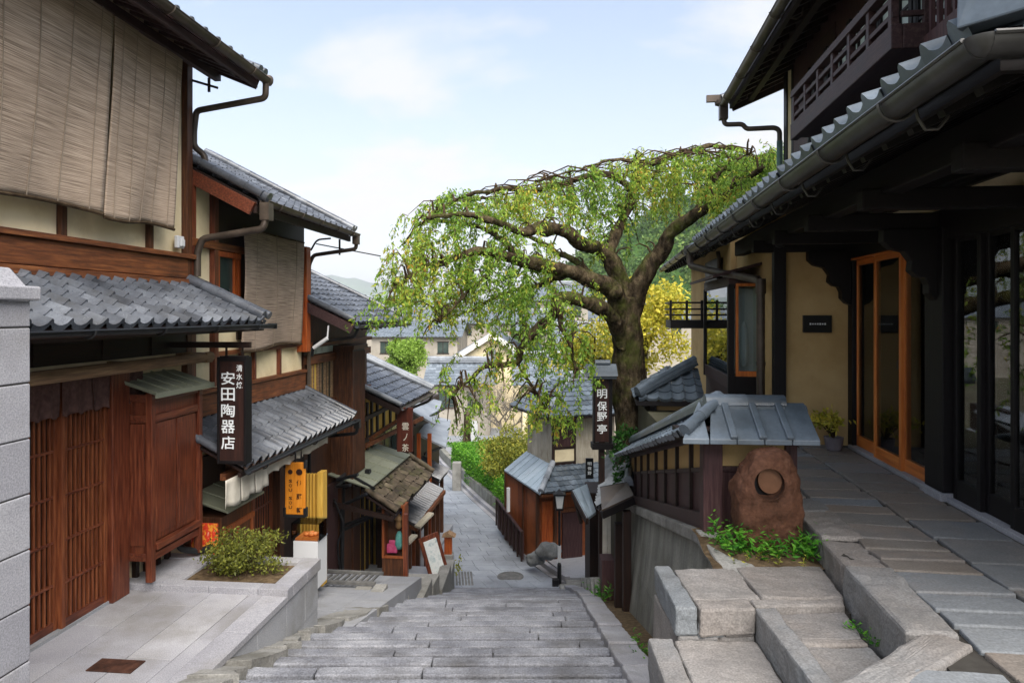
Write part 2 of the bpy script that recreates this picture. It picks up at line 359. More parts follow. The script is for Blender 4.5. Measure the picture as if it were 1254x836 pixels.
MT['cloth_plum'] = mat('plum_brown_cloth', ['#45302d','#57413c','#664e48'], scale=20, rough=.95, bump=.2, spec=.1)
MT['cloth_white'] = mat('undyed_white_cloth', ['#b9b3a4','#cbc6b9','#d8d3c7'], scale=4, rough=.95, bump=.1, spec=.1, stain=('#8d8473',3,.3))
MT['white_paint'] = mat('white_painted_panel', ['#c3c6c9','#ccced0','#d4d6d7'], scale=1, rough=.5, bump=.0, spec=.3)
MT['bamboo'] = mat('yellow_bamboo_panel', ['#b08a34','#c49c44','#d3ad55'], scale=3, stretch=WV, rough=.55, bump=.05)
MT['black'] = mat('black_lacquer', ['#0a0a0b','#101112','#17181a'], scale=4, rough=.4, bump=.02)
MT['signwood'] = mat('dark_sign_board', ['#1c100e','#2d1a16','#3d241d'], scale=2.4, stretch=WV, rough=.55, bump=.2)
MT['signwood2'] = mat('red_brown_sign_board', ['#3a1811','#55271b','#6a3524'], scale=2.4, stretch=WV, rough=.6, bump=.15)
MT['letter'] = mat('white_letter_paint', ['#cfd6da','#dfe4e6','#e6eaeb'], scale=8, rough=.6, bump=.0)
MT['ink'] = mat('dark_brown_ink', ['#24100a','#2d160e','#331a12'], scale=8, rough=.6, bump=.0)
MT['orange'] = mat('orange_sign_board', ['#b56a18','#c97d22','#d68c2e'], scale=2.4, stretch=WV, rough=.5, bump=.05)
MT['glass'] = glass_mat('window_glass', f=1.75)
MT['glass_clear'] = glass_mat('clear_case_glass', (.96,.97,.97,1), 1.25)
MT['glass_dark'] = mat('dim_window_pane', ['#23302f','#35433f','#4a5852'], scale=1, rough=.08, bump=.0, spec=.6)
MT['pane'] = mat('sky_pale_pane', ['#b7c9c1','#c6d5ce','#d2ded8'], scale=2, rough=.2, bump=.0, spec=.5)  # pale base colour stands for sky reflected in the upper windows
MT['room'] = mat('dim_room_wall', ['#6c6b6b','#797878','#858484'], scale=1, rough=.9, bump=.0)
MT['room_lt'] = mat('pale_room_wall', ['#c8cbce','#d2d5d8','#dcdee0'], scale=1, rough=.8, bump=.0)
MT['iron'] = mat('rusty_iron_cover', ['#2b1c16','#452c22','#5c3d30'], scale=10, rough=.75, bump=.5, bscale=60, metal=.2)
MT['iron_grey'] = mat('grey_iron_grate', ['#4a4a49','#626261','#787774'], scale=6, rough=.7, bump=.2, metal=.2)
MT['pot'] = mat('grey_purple_glazed_pot', ['#5b565c','#736d73','#8a848a'], scale=4, rough=.5, bump=.1)
MT['food'] = mat('orange_pastry', ['#a8481c','#d07a3a','#e8b083'], scale=9, rough=.6, bump=.2)
MT['pink'] = mat('pink_cloth', ['#c03a6a','#d65384','#e27aa0'], scale=9, rough=.8, bump=.1)
MT['teal'] = mat('turquoise_cloth', ['#3f8f8c','#67b0a8','#8ccabf'], scale=9, rough=.8, bump=.1)
MT['blue'] = mat('deep_blue_cloth', ['#17305e','#24478a','#345aa0'], scale=9, rough=.8, bump=.1)
MT['skin'] = mat('tan_straw', ['#a67b4e','#bf9467','#cda87d'], scale=9, rough=.8, bump=.1)
MT['poster'] = mat('red_orange_leaf_print', ['#e8d9c0','#e0563a','#d13022','#f0a43a','#7f8f2c'], scale=14, rough=.5, bump=.0, detail=2)
MT['paper'] = mat('printed_white_paper', ['#c9cfd0','#d9dddc','#9fb3b8'], scale=9, rough=.6, bump=.0, detail=2)
MT['lamp_white'] = mat('white_lamp_paper', ['#dfe4e6','#e6eaeb','#eceeef'], scale=6, rough=.6, bump=.0)
def sudare_mat(name, cols):
    m = mat(name, cols, scale=1.0, stretch=(2.2,2.2,130), detail=5, rough=.85, bump=.7, bscale=1.0, spec=.1, fine=(1.6,.16), dist=.008)
    return m
MT['reed'] = sudare_mat('grey_brown_reed', ['#6a5d50','#958473','#b5a28f','#cdbba8'])
MT['reed_b'] = sudare_mat('grey_reed', ['#5a4c41','#857567','#a19080','#b9a997'])
MT['string'] = mat('pale_binding_string', ['#7d7162','#8d8071','#9a8e7e'], scale=20, rough=.9, bump=.1)
# ------------------------------------------------------------------ builders
def unit(v): return Vector(v).normalized()
def wave(u, A):
    if A < 0: return -A*math.cos(2*math.pi*u)          # negative A: plain corrugation
    return -A*.55*math.sin(math.pi*u/.70) if u < .70 else A*math.sin(math.pi*(u-.70)/.30)
def tile_roof(mb, p0, e, g, L, s0, s1, pitch=.25, course=.22, A=.028, K=8, th=.028, jit=.004, rs=None, lip=.05):
    """courses of wavy tiles on the plane p0 + e*s + g*t; s0/s1 = (from, to) along the eave and along the top"""
    rs = rs or random.Random(int(L*1000)+int(s1[0]*100)); p0, e, g = Vector(p0), unit(e), unit(g)
    n = e.cross(g)
    if n.z < 0: n = -n
    nc = max(1, int(math.ceil(L/course - .15)))
    us = [i/K for i in range(K+1)]
    for j in range(nc):
        t0 = j*course; t1 = min(L, t0+course+.03); tm = (t0+.5*course)/L
        a = s0[0]+(s1[0]-s0[0])*min(1, tm); b = s0[1]+(s1[1]-s0[1])*min(1, tm)
        i0 = int(math.floor(a/pitch)); i1 = int(math.ceil(b/pitch))
        for i in range(i0, i1):
            ss = [min(max((i+u)*pitch, a), b) for u in us]
            if ss[-1]-ss[0] < .2*pitch: continue
            mb.r = rs.random(); dz = rs.uniform(-jit, jit); dt = rs.uniform(-jit, jit)*2
            lo, hi, fr_ = [], [], []
            dn = lip if j == 0 else th+.006
            for s_ in ss:
                f = wave((s_/pitch) % 1.0 if (s_/pitch) % 1.0 > 1e-6 or s_ == ss[0] else 0.0, A)
                base = p0+e*s_
                lo.append(base+g*(t0+dt)+n*(f+th+dz)); hi.append(base+g*t1+n*(f+.004)); fr_.append(base+g*(t0+dt)+n*(f+th+dz-dn))
            k = mb.verts(lo); h = mb.verts(hi); w_ = mb.verts(fr_); k2 = mb.verts(lo)
            for q in range(K):
                mb.face([k+q, k+q+1, h+q+1, h+q]); mb.face([w_+q, w_+q+1, k2+q+1, k2+q])
    mb.r = .5
def ridge(mb, p, q, w=.2, h=.14, r=.07, seg=.35, layers=2):
    """stacked ridge with a capping row of half-round tiles"""
    p, q = Vector(p), Vector(q); d = (q-p); L = d.length; d = d.normalized(); up = Vector((0,0,1)); up = (up-d*up.dot(d)).normalized()
    sd_ = d.cross(up)
    for k in range(layers):
        ww = w*(1-.12*k); zz = h*(k+.5)/layers
        mb.r = random.random(); mb.beam(p+up*zz, q+up*zz, ww, h/layers*.86, up=up)
    n = max(1, int(round(L/seg)))
    for i in range(n):
        a = p+d*(L*i/n)+up*h; b = p+d*(L*(i+1)/n+.02)+up*h; mb.r = random.random()
        rr = r*random.uniform(.97, 1.05)
        pts = [(math.cos(math.pi*k/8), math.sin(math.pi*k/8)) for k in range(9)]
        mb.prism([a+sd_*(rr*c)+up*(rr*s_) for c, s_ in pts], b-a)
    mb.r = .5
def roll(mb, p, q, r=.06, seg=.3):
    p, q = Vector(p), Vector(q); n = max(1, int(round((q-p).length/seg)))
    for i in range(n):
        mb.r = random.random(); rr = r*random.uniform(.96, 1.04)
        mb.tube([p.lerp(q, i/n), p.lerp(q, min(1, (i+1.06)/n))], [rr*1.04, rr*.97], 10)
    mb.r = .5
def gutter(mb, p, q, r=.06, brackets=0, side=None, t=.008):
    p, q = Vector(p), Vector(q); d = (q-p).normalized(); up = Vector((0,0,1)); sx = d.cross(up).normalized()
    poly = [p+sx*(r*math.cos(a))+up*(r*math.sin(a)) for a in [math.pi+math.pi*k/10 for k in range(11)]]
    poly += [p+sx*((r-t)*math.cos(a))+up*((r-t)*math.sin(a)) for a in [2*math.pi-math.pi*k/10 for k in range(11)]]
    mb.prism(poly, q-p)
    mb.tube([p+sx*r, q+sx*r], .009, 6); mb.tube([p-sx*r, q-sx*r], .009, 6)
    for i in range(brackets):
        c = p.lerp(q, (i+.5)/brackets)
        mb.tube([c+sx*((r+.012)*math.cos(a))+up*((r+.012)*math.sin(a)) for a in [math.pi+math.pi*k/8 for k in range(9)]], .008, 5)
        if side is not None:
            s_ = Vector(side).normalized()
            mb.tube([c+s_*(r+.01), c+s_*(r+.06)-up*.02, c+s_*(r+.09)-up*.075, c+s_*(r+.14)-up*.085, c+s_*(r+.19)-up*.05, c+s_*(r+.2)+up*.03], .009, 5)
def pipe(mb, pts, r=.035, n=10, bend=.08):
    P = [Vector(p) for p in pts]; o = [P[0]]
    for a, b, c in zip(P, P[1:], P[2:]):
        d1, d2 = (a-b), (c-b); l1, l2 = min(bend, d1.length*.45), min(bend, d2.length*.45)
        s_, e_ = b+d1.normalized()*l1, b+d2.normalized()*l2
        for k in range(5):
            t = k/4; o.append(s_*(1-t)**2+b*2*t*(1-t)+e_*t*t)
    o.append(P[-1]); mb.tube(o, r, n)
def bars(mb, x0, x1, ys, z0, z1, w):
    for y in ys: mb.box(x0, x1, y-w/2, y+w/2, z0, z1)
def lins(a, b, n): return [a+(b-a)*i/(n-1) for i in range(n)] if n > 1 else [(a+b)/2]

_gl = {}
def glyph(ch, bold=.0):
    key = (ch, bold)
    if key in _gl: return _gl[key]
    cu = bpy.data.curves.new('t', 'FONT'); cu.body = ch; cu.size = 1; cu.offset = bold; cu.resolution_u = 2
    ob = bpy.data.objects.new('t', cu); C.objects.link(ob)
    dg = bpy.context.evaluated_depsgraph_get(); me = bpy.data.meshes.new_from_object(ob.evaluated_get(dg))
    v = [tuple(x.co) for x in me.vertices]; f = [tuple(p.vertices) for p in me.polygons]
    bpy.data.objects.remove(ob); bpy.data.curves.remove(cu); bpy.data.meshes.remove(me)
    if v:
        a = np.array(v); c0 = (a.min(0)+a.max(0))/2; sz = a.max(0)-a.min(0); v = [((x-c0[0]), (y-c0[1])) for x, y, z in v]
    else: sz = (1, 1, 0)
    _gl[key] = (v, f, sz); return _gl[key]
def letters(mb, items, right, up, off=.004, bold=.0):
    """items = (char, centre point, width, height); raised paint letters"""
    r_, u_ = unit(right), unit(up); n = r_.cross(u_)
    for ch, c, w, h in items:
        v, f, sz = glyph(ch, bold)
        if not v: continue
        c = Vector(c); sx, sy = w/max(sz[0], .3*sz[1]), h/max(sz[1], .3*sz[0])
        b = mb.verts([c+r_*(x*sx)+u_*(y*sy)+n*off for x, y in v])
        for q in f: mb.face([b+i for i in q])

def leaf_mesh(name, P, D, S, WD, mat_, parent=None, rv=None, fr=FW):
    """P base points, D direction (unit, N,3), S length, WD width; one small folded leaf per point"""
    P = np.asarray(P, float); N = len(P); D = np.asarray(D, float)
    D /= np.linalg.norm(D, axis=1, keepdims=True)+1e-9
    r_ = rng.normal(size=(N,3)); sd_ = np.cross(D, r_); sd_ /= np.linalg.norm(sd_, axis=1, keepdims=True)+1e-9
    up = np.cross(sd_, D)
    S = np.broadcast_to(np.asarray(S, float).reshape(-1, 1), (N, 1)); WD = np.broadcast_to(np.asarray(WD, float).reshape(-1, 1), (N, 1))
    V = np.empty((N,4,3)); V[:,0] = P; V[:,1] = P+D*S*.45+sd_*WD/2+up*WD*.18; V[:,2] = P+D*S; V[:,3] = P+D*S*.45-sd_*WD/2+up*WD*.18
    V = V.reshape(-1, 3)
    o = bpy.data.objects.new(name, bpy.data.meshes.new(name)); C.objects.link(o)
    if parent is not None:
        m = np.array(M_WORLD[parent.name].inverted()); V = V@m[:3,:3].T+m[:3,3]; o.parent = parent; M_WORLD[o.name] = M_WORLD[parent.name]
    else:
        b = np.array([(V[:,0].min()+V[:,0].max())/2, (V[:,1].min()+V[:,1].max())/2, V[:,2].min()]); V = V-b; o.location = tuple(b)
        M_WORLD[o.name] = Matrix.Translation(tuple(b))
    me = o.data
    me.vertices.add(4*N); me.vertices.foreach_set('co', V.ravel()); me.loops.add(6*N); me.polygons.add(2*N)
    i = np.arange(N)*4; idx = np.stack([i, i+1, i+2, i, i+2, i+3], 1).ravel()
    me.loops.foreach_set('vertex_index', idx.astype(np.int32)); me.polygons.foreach_set('loop_start', (np.arange(2*N)*3).astype(np.int32))
    me.update(calc_edges=True)
    if rv is None: rv = rng.random(N)
    at = me.attributes.new('rnd', 'FLOAT', 'FACE'); at.data.foreach_set('value', np.repeat(np.clip(rv, 0, 1), 2).astype(np.float32))
    me.materials.append(mat_); me.validate(); return o
def rand_dirs(N, bias=(0,0,0), k=1.0):
    d = rng.normal(size=(N,3))*k+np.array(bias); return d/(np.linalg.norm(d, axis=1, keepdims=True)+1e-9)
def clump_points(clumps, per, shell=.55):
    """clumps: (x,y,z,rx,ry,rz) ellipsoids filled more densely near their skin"""
    out = []
    for x, y, z, rx, ry, rz in clumps:
        n = int(per*(rx*ry*rz)**(2/3)); d = rand_dirs(n); r = (shell+(1-shell)*rng.random(n))[:,None]*(1+.16*rng.normal(size=n))[:,None]
        out.append(np.array([x,y,z])+d*r*np.array([rx,ry,rz]))
    return np.concatenate(out)
def crown_clumps(c, r, n, rr=(.28,.5)):
    """n overlapping lumps on an ellipsoid of radii r about c: an uneven crown outline"""
    d = rand_dirs(n); q = rng.uniform(.45, .85, n)
    return [(c[0]+d[i,0]*q[i]*r[0], c[1]+d[i,1]*q[i]*r[1], c[2]+d[i,2]*q[i]*r[2],
             r[0]*rng.uniform(*rr), r[1]*rng.uniform(*rr), r[2]*rng.uniform(*rr)*.85) for i in range(n)]
def bush(name, c, r, mat_, label, cat='bush', n=16, per=1400, size=.05, group=None, stem=True, base=None, rbias=0.0):
    """leafy shrub with twigs underneath: top-level thing > foliage, stem"""
    b = (c[0], c[1], base if base is not None else c[2]-r[2])
    t = root(name, FW, b, label, cat, group)
    cl = crown_clumps(c, r, n); P = clump_points(cl, per, .5); P = P[P[:,2] > b[2]+.01]
    nz = np.clip((P[:,2]-b[2])/(2*r[2]), 0, 1)
    leaf_mesh('foliage', P, rand_dirs(len(P), (0,0,.5)), rng.uniform(.7, 1.3, len(P))*size, rng.uniform(.4, .6, len(P))*size, mat_, t, rv=np.clip(rng.random(len(P))*.8+rbias+.1, 0, 1))
    if stem:
        mb = MB()
        for k in range(9):
            q = cl[k % len(cl)]; a = Vector((b[0]+rng.uniform(-.3,.3)*r[0], b[1]+rng.uniform(-.3,.3)*r[1], b[2]))
            e = Vector(q[:3]); m_ = a.lerp(e, .5)+Vector((rng.uniform(-.1,.1)*r[0], rng.uniform(-.1,.1)*r[1], .05*r[2])); mb.tube([a, m_, e], [.02*max(r), .014*max(r), .006*max(r)], 5)
        mb.build('stem', MT['twig'], t)
    return t
def tree(name, base, h, c, r, mat_, label, cat='tree', n=22, per=900, size=.09, group=None, tr=.12, rbias=0.0):
    t = root(name, FW, base, label, cat, group); cl = crown_clumps(c, r, n); P = clump_points(cl, per, .45)
    leaf_mesh('crown', P, rand_dirs(len(P), (0,0,-.2)), rng.uniform(.7,1.3,len(P))*size, rng.uniform(.45,.65,len(P))*size, mat_, t, rv=np.clip(rng.random(len(P))*.75+rbias+.12, 0, 1))
    mb = MB(); top = Vector((c[0], c[1], c[2]-.2*r[2])); b = Vector(base)
    mb.tube([b, b.lerp(top, .5)+Vector((.05*r[0], 0, 0)), top], [tr, tr*.8, tr*.5], 8)
    for k in range(10):
        q = cl[k % len(cl)]; mb.tube([top-Vector((0,0,.3*r[2]*rng.random())), Vector(q[:3]).lerp(top, .4)+Vector((0,0,.1*r[2])), Vector(q[:3])], [tr*.4, tr*.25, tr*.1], 5)
    mb.build('trunk', MT['bark'], t, smooth=True)
    return t
def sudare(name, fr, corners, label, nstr, sag=.02, mat_='reed', group=None, thick=.012, parent=None):
    """hanging reed blind; corners TL, TR, BR, BL in frame coordinates"""
    TL, TR, BR, BL = [Vector(c) for c in corners]; t = root(name, fr, tuple((BL+BR)/2), label, 'blind', group)
    def f(u, v):
        a = TL.lerp(TR, u); b = BL.lerp(BR, u); p = a.lerp(b, v)
        p = p+Vector((sag*math.sin(math.pi*v)+.012*math.sin(9*u+5*v)+.03*v*v*math.sin(5.5*u+1), 0, -.025*v*math.sin(3.1*u*2+.4)))
        return p
    mb = MB(fr); mb.grid(f, 40, 40); mb.build('reed_mat', MT[mat_], t, smooth=True, recalc=False, solid=thick)
    mb = MB(fr)
    for k in range(nstr):
        u = (k+.5)/nstr
        pts = [f(u, v/14)+Vector((.014, 0, 0)) for v in range(15)]; mb.tube(pts, .005, 4)
    mb.each('binding_string', MT['string'], t)
    mb = MB(fr); mb.tube([f(u/16, 1)+Vector((.006,0,-.012)) for u in range(17)], .018, 6); mb.tube([f(u/16, 0) for u in range(17)], .016, 6)
    mb.each('end_rod', MT['twig'], t)
    return t
def cloth(mb, a, b, drop, folds, amp, nrm, seed=0, hem=.03):
    a, b, nrm = Vector(a), Vector(b), Vector(nrm)
    r_ = random.Random(seed); ph = [r_.uniform(0, 6.28) for _ in range(4)]
    def f(u, v):
        p = a.lerp(b, u); w_ = amp*v*(math.sin(folds*6.283*u+ph[0])+.5*math.sin(folds*11.3*u+ph[1]+v))
        return p+nrm*w_+Vector((0, 0, -drop*v+hem*v*.5*math.sin(folds*6.283*u+ph[2])))
    mb.grid(f, int(folds*10), 6)
def rough(o, lv=3, st=.02, size=.22, dirt=True):
    """worn stone: finer faces pushed in and out by a cloud texture"""
    tx = bpy.data.textures.get('stone%g' % size) or bpy.data.textures.new('stone%g' % size, 'CLOUDS'); tx.noise_scale = size; tx.noise_depth = 4
    m = o.modifiers.new('sub', 'SUBSURF'); m.subdivision_type = 'SIMPLE'; m.levels = m.render_levels = lv
    d = o.modifiers.new('wear', 'DISPLACE'); d.texture = tx; d.strength = st; d.mid_level = .5; d.texture_coords = 'LOCAL'
    return o
def slope_board(mb, poly, th):
    """slab under a roof skin; poly = corner points, thickness downwards"""
    mb.prism(poly, (0, 0, -th))
# ------------------------------------------------------------------ ground, road, stone stairs, terraces
def interp(pts, y):
    if y <= pts[0][0]: return pts[0][1]
    for (a, va), (b, vb) in zip(pts, pts[1:]):
        if y <= b: return va+(vb-va)*(y-a)/(b-a)
    return pts[-1][1]
XL = [(1.5,-2.2),(5.6,-2.26),(7.66,-2.28),(9.92,-1.85),(12.5,-1.62),(15,-1.47),(16.4,-1.5)]
XR = [(1.5,.9),(5.6,.96),(8,1.03),(10.6,1.12),(13,1.25),(16.4,1.22)]
NOSE = [(5.6+.45*n, EYE-3.01-.135*n) for n in range(-8, 13)] + [(11+.4*m, EYE-4.63-.146*m) for m in range(1, 14)]
ZROAD0 = NOSE[-1][1]
def zst(y):
    if y <= NOSE[0][0]: return NOSE[0][1]
    for (a, za), (b, zb) in zip(NOSE, NOSE[1:]):
        if y <= b: return za+(zb-za)*(y-a)/(b-a)
    return zroad(y)
def zroad(y): return ZROAD0-.055*(y-16.2)
FL = Frame(-4.93, 0, math.atan(.1))
FR = Frame(2.90, 0, math.atan(.133))

# one sheet to the horizon
mb = MB()
def gz(x, y):
    z = -2.0
    return z
rs_ = [0,20,40,80,160,400,1200,4000,12000]
prev = None
for r_ in rs_:
    ring = mb.verts([(r_*math.cos(k*math.pi/16), 20+r_*math.sin(k*math.pi/16), -2.05) for k in range(32)])
    if prev is not None:
        for k in range(32): mb.face([prev+k, prev+(k+1) % 32, ring+(k+1) % 32, ring+k])
    prev = ring
tag(mb.build('ground', MT['ground'], recalc=False), kind='structure')

# slope of the hill under the left row, the right terrace and the tree
mb = MB()
def solid(poly, z0, z1): mb.prism([(x, y, z0) for x, y in poly], (0, 0, z1-z0))
solid([(1.85,5.6),(16,5.6),(16,12.2),(2.25,12.2)], -2, 4.40)
solid([(1.75,11.5),(2.2,11.5),(2.3,12.2),(16,12.2),(16,16),(2.2,16)], -2, 3.1)
tag(mb.build('hillside', MT['ground']), kind='structure')

# stone stairs: each tread a nosing course and a rear course of long blocks
mb = MB(); r_ = random.Random(3)
for i in range(1, len(NOSE)):
    ya, yb, z = NOSE[i-1][0], NOSE[i][0], NOSE[i][1]
    for (p, q, h) in ((ya+.012, yb-.185, -.006), (yb-.162, yb, .004)) if yb < 11.2 else ((ya+.012, yb-.15, -.008), (yb-.125, yb, .003)):
        xa, xb = interp(XL, (p+q)/2)-.35, interp(XR, (p+q)/2)+.12
        x = xa
        while x < xb-.05:
            w_ = r_.uniform(.8, 1.9)
            x2 = min(xb, x+w_)
            if xb-x2 < .35: x2 = xb
            mb.r = r_.random(); dz = r_.uniform(-.008, .008)+h; t1 = r_.uniform(-.005, .005)
            g_ = .005
            mb.hexa([(x+g_,p,z-.3),(x2-g_,p,z-.3),(x2-g_,q,z-.3),(x+g_,q,z-.3),
                     (x+g_,p,z+dz+.012),(x2-g_,p,z+dz+t1+.012),(x2-g_,q+r_.uniform(-.006,.006),z+dz+t1),(x+g_,q+r_.uniform(-.006,.006),z+dz)])
            x = x2
rough(tag(mb.build('stone_stairs', MT['step'], bevel=.014), kind='structure'), 3, .016, .16)
mb = MB()
for i in range(1, len(NOSE)):
    ya, yb, z = NOSE[i-1][0], NOSE[i][0], NOSE[i][1]
    mb.box(interp(XL, yb)-.38, interp(XR, yb)+.1, ya-.02, yb-.03, z-.5, z-.035)
tag(mb.build('stair_bed', MT['mortar']), kind='structure')

# the road below
KR = [(16.2,1.30),(17.9,.52),(21.6,-.31),(25.9,-1.61),(33.8,-3.72),(42,-5.6)]
KL = [(16.2,-1.62),(18,-2.25),(21.6,-3.3),(25.9,-4.7),(33.8,-7.0),(42,-9)]
mb = MB(); r_ = random.Random(4); y = 16.2
while y < 42:
    d_ = .42; y2 = y+d_
    a, b, a2, b2 = interp(KL, y), interp(KR, y), interp(KL, y2), interp(KR, y2); n = 5
    off = r_.uniform(0, .15)
    for k in range(n):
        u, v = max(0, k/n+off-.08 if k else 0), min(1, (k+1)/n+off-.08 if k < n-1 else 1); mb.r = r_.random()
        u += .002; v -= .002
        mb.hexa([(a+(b-a)*u, y+.004, -2),(a+(b-a)*v, y+.004, -2),(a2+(b2-a2)*v, y2-.004, -2),(a2+(b2-a2)*u, y2-.004, -2),
                 (a+(b-a)*u, y+.004, zroad(y)),(a+(b-a)*v, y+.004, zroad(y)),(a2+(b2-a2)*v, y2-.004, zroad(y2)),(a2+(b2-a2)*u, y2-.004, zroad(y2))])
    y = y2
tag(mb.build('road', MT['road']), kind='structure')
mb = MB(); y = 16.6
while y < 41:
    y2 = y+.8; a, a2 = interp(KR, y), interp(KR, y2); mb.r = random.random()
    for (o1, o2, hh) in ((.0,.16,.015),(.17,.30,.13)):
        mb.hexa([(a+o1,y,-2),(a+o2,y,-2),(a2+o2,y2-.01,-2),(a2+o1,y2-.01,-2),(a+o1,y,zroad(y)+hh),(a+o2,y,zroad(y)+hh),(a2+o2,y2-.01,zroad(y2)+hh),(a2+o1,y2-.01,zroad(y2)+hh)])
    y = y2
tag(mb.build('road_kerb', MT['granite'], bevel=.01), kind='structure')
# verge / yards on both sides of the road
mb = MB()
for (l1, l2) in ((.30, 14),):
    ys = lins(16.6, 42, 12)
    for y, y2 in zip(ys, ys[1:]):
        a, a2 = interp(KR, y)+l1, interp(KR, y2)+l1
        mb.hexa([(a,y,-2.04),(a+l2,y,-2.04),(a2+l2,y2,-2.04),(a2,y2,-2.04),(a,y,zroad(y)+.1),(a+l2,y,zroad(y)+.1),(a2+l2,y2,zroad(y2)+.1),(a2,y2,zroad(y2)+.1)])
        b, b2 = interp(KL, y), interp(KL, y2)
        mb.hexa([(b-12,y,-2.04),(b,y,-2.04),(b2,y2,-2.04),(b2-12,y2,-2.04),(b-12,y,zroad(y)+.03),(b,y,zroad(y)+.03),(b2,y2,zroad(y2)+.03),(b2-12,y2,zroad(y2)+.03)])
tag(mb.build('yard_ground', MT['granite_dk']), kind='structure')
# cross street where the road ends
mb = MB(); mb.box(-24, 6, 42, 48.5, -2.04, -1.96); tag(mb.build('cross_street', MT['road']), kind='structure')
mb = MB(); mb.box(-8.4, 1.5, 38.6, 40.6, -2.04, -1.78)
tag(mb.build('traffic_island', MT['granite']), kind='structure')
mb = MB(); mb.box(-8.3, 1.4, 38.7, 40.5, -1.78, -1.74); n_ = 2600
tag(mb.build('island_turf', MT['soil']), kind='structure')
leaf_mesh('island_grass', np.stack([rng.uniform(-8.2,1.2,n_), rng.uniform(38.75,40.4,n_), np.full(n_,-1.74)],1), rand_dirs(n_, (0,0,1.2)), .16, .06, MT['leaf_hedge'])
tag(bpy.data.objects['island_grass'], kind='stuff', label='short grass on the small traffic island at the road end')

# kerb of irregular stones beside the stairs, left and right
def kerb(name, inner, outer, y0, y1, lift, mat_, seed, lens=(.35,.8), jag=.07, zf=zst):
    mb = MB(); r_ = random.Random(seed); y = y0
    while y < y1:
        y2 = min(y1, y+r_.uniform(*lens)); mb.r = r_.random()
        a, b, a2, b2 = inner(y), outer(y), inner(y2), outer(y2); j = [r_.uniform(-jag, jag) for _ in range(4)]
        z1, z2 = zf(y)+lift+r_.uniform(-.015,.015), zf(y2)+lift+r_.uniform(-.015,.015); ym = (y+y2)/2; am = (a+a2)/2+r_.uniform(-jag,jag)*1.3
        lo = [(b,y+.01,z1-.7),(a+j[0],y+.01+j[2]*.5,z1-.7),(am,ym,z1-.7),(a2+j[1],y2-.01+j[3]*.5,z2-.7),(b2,y2-.01,z2-.7)]
        hi = [(p[0],p[1],zz) for p, zz in zip(lo, (z1,z1,(z1+z2)/2,z2,z2))]
        n1 = mb.verts(lo); n2 = mb.verts(hi); mb.face([n1+i for i in range(5)][::-1]); mb.face([n2+i for i in range(5)])
        for i in range(5): k = (i+1) % 5; mb.face([n1+i,n1+k,n2+k,n2+i])
        y = y2
    return rough(tag(mb.build(name, mat_, bevel=.02), kind='structure'), 3, .035, .2)
kerb('stair_kerb', lambda y: interp(XL, y)+.02, lambda y: interp([(5,-2.62),(8.3,-2.55),(9,-2.4),(10,-2.25),(12,-2.1),(16.4,-2.0)], y), 4.2, 11.2, .055, MT['kerb'], 5)
kerb('stair_kerb', lambda y: interp(XL, y)+.02, lambda y: interp(XL, y)-.30, 11.2, 16.3, .03, MT['kerb'], 6, (.22,.45), .03)
kerb('stair_kerb', lambda y: interp(XR, y)-.02, lambda y: interp(XR, y)+.27, 3.2, 16.3, .06, MT['granite'], 8, (.7,1.2), .012)
# narrow earth strip between right kerb and retaining wall
mb = MB()
ys = lins(3.5, 11.6, 14)
for y, y2 in zip(ys, ys[1:]):
    a, a2 = interp(XR, y)+.2, interp(XR, y2)+.2
    mb.hexa([(a,y,-2),(a+.9,y,-2),(a2+.9,y2,-2),(a2,y2,-2),(a,y,zst(y)+.01),(a+.9,y,zst(y)+.01),(a2+.9,y2,zst(y2)+.01),(a2,y2,zst(y2)+.01)])
tag(mb.build('earth_strip', MT['soil']), kind='structure')

# left forecourt: granite slabs in strips along the street, edge coping
mb = MB(FL); r_ = random.Random(11); Z0 = 3.0
xs = [-.1, .5, 1.05, 1.55, 1.80, 2.02]
def xlim(y): return 1.72
cols = [(-.05,.48,.9),(.488,.98,1.3),(.988,1.40,1.3),(1.408,1.56,1.1)]
for a, b, ln in cols:
    y = 3.0+r_.random()*.5
    while y < 7.46:
        y2 = min(7.46, y+ln*r_.uniform(.75,1.2)); mb.r = r_.random()
        mb.box(a, b, y+.003, y2-.003, 2.2, Z0+r_.uniform(-.001,.001)); y = y2
tag(mb.build('forecourt_paving', MT['granite'], bevel=.004), kind='structure')
mb = MB(FL); mb.box(-.3, 1.7, 2.8, 7.46, -2, 2.985); mb.box(-.3,1.7,7.4,8.34,-2,2.98); tag(mb.build('forecourt_bed', MT['mortar']), kind='structure')
# lower ramp in front of the second shop and its slabs
def zramp(y): return 2.2-.22*(y-8.3)
mb = MB(FL); r_ = random.Random(12)
for a, b in ((-.1,.75),(.755,1.6),(1.605,2.1)):
    y = 8.36
    while y < 12.4:
        y2 = min(12.4, y+r_.uniform(.9,1.3)); mb.r = r_.random()
        mb.hexa([(a,y+.003,-2),(b,y+.003,-2),(b,y2-.003,-2),(a,y2-.003,-2),(a,y+.003,zramp(y)),(b,y+.003,zramp(y)),(b,y2-.003,zramp(y2)),(a,y2-.003,zramp(y2))]); y = y2
tag(mb.build('shop_ramp', MT['granite_dk'], bevel=.004), kind='structure')
mb = MB(FL); mb.box(-.2,1.75,12.4,14.3,-2,.62); mb.box(-.2,1.5,14.3,16.2,-2,.05); mb.box(-.2,.95,16.2,21.5,-2,-.62); tag(mb.build('shop_base', MT['granite_dk']), kind='structure')

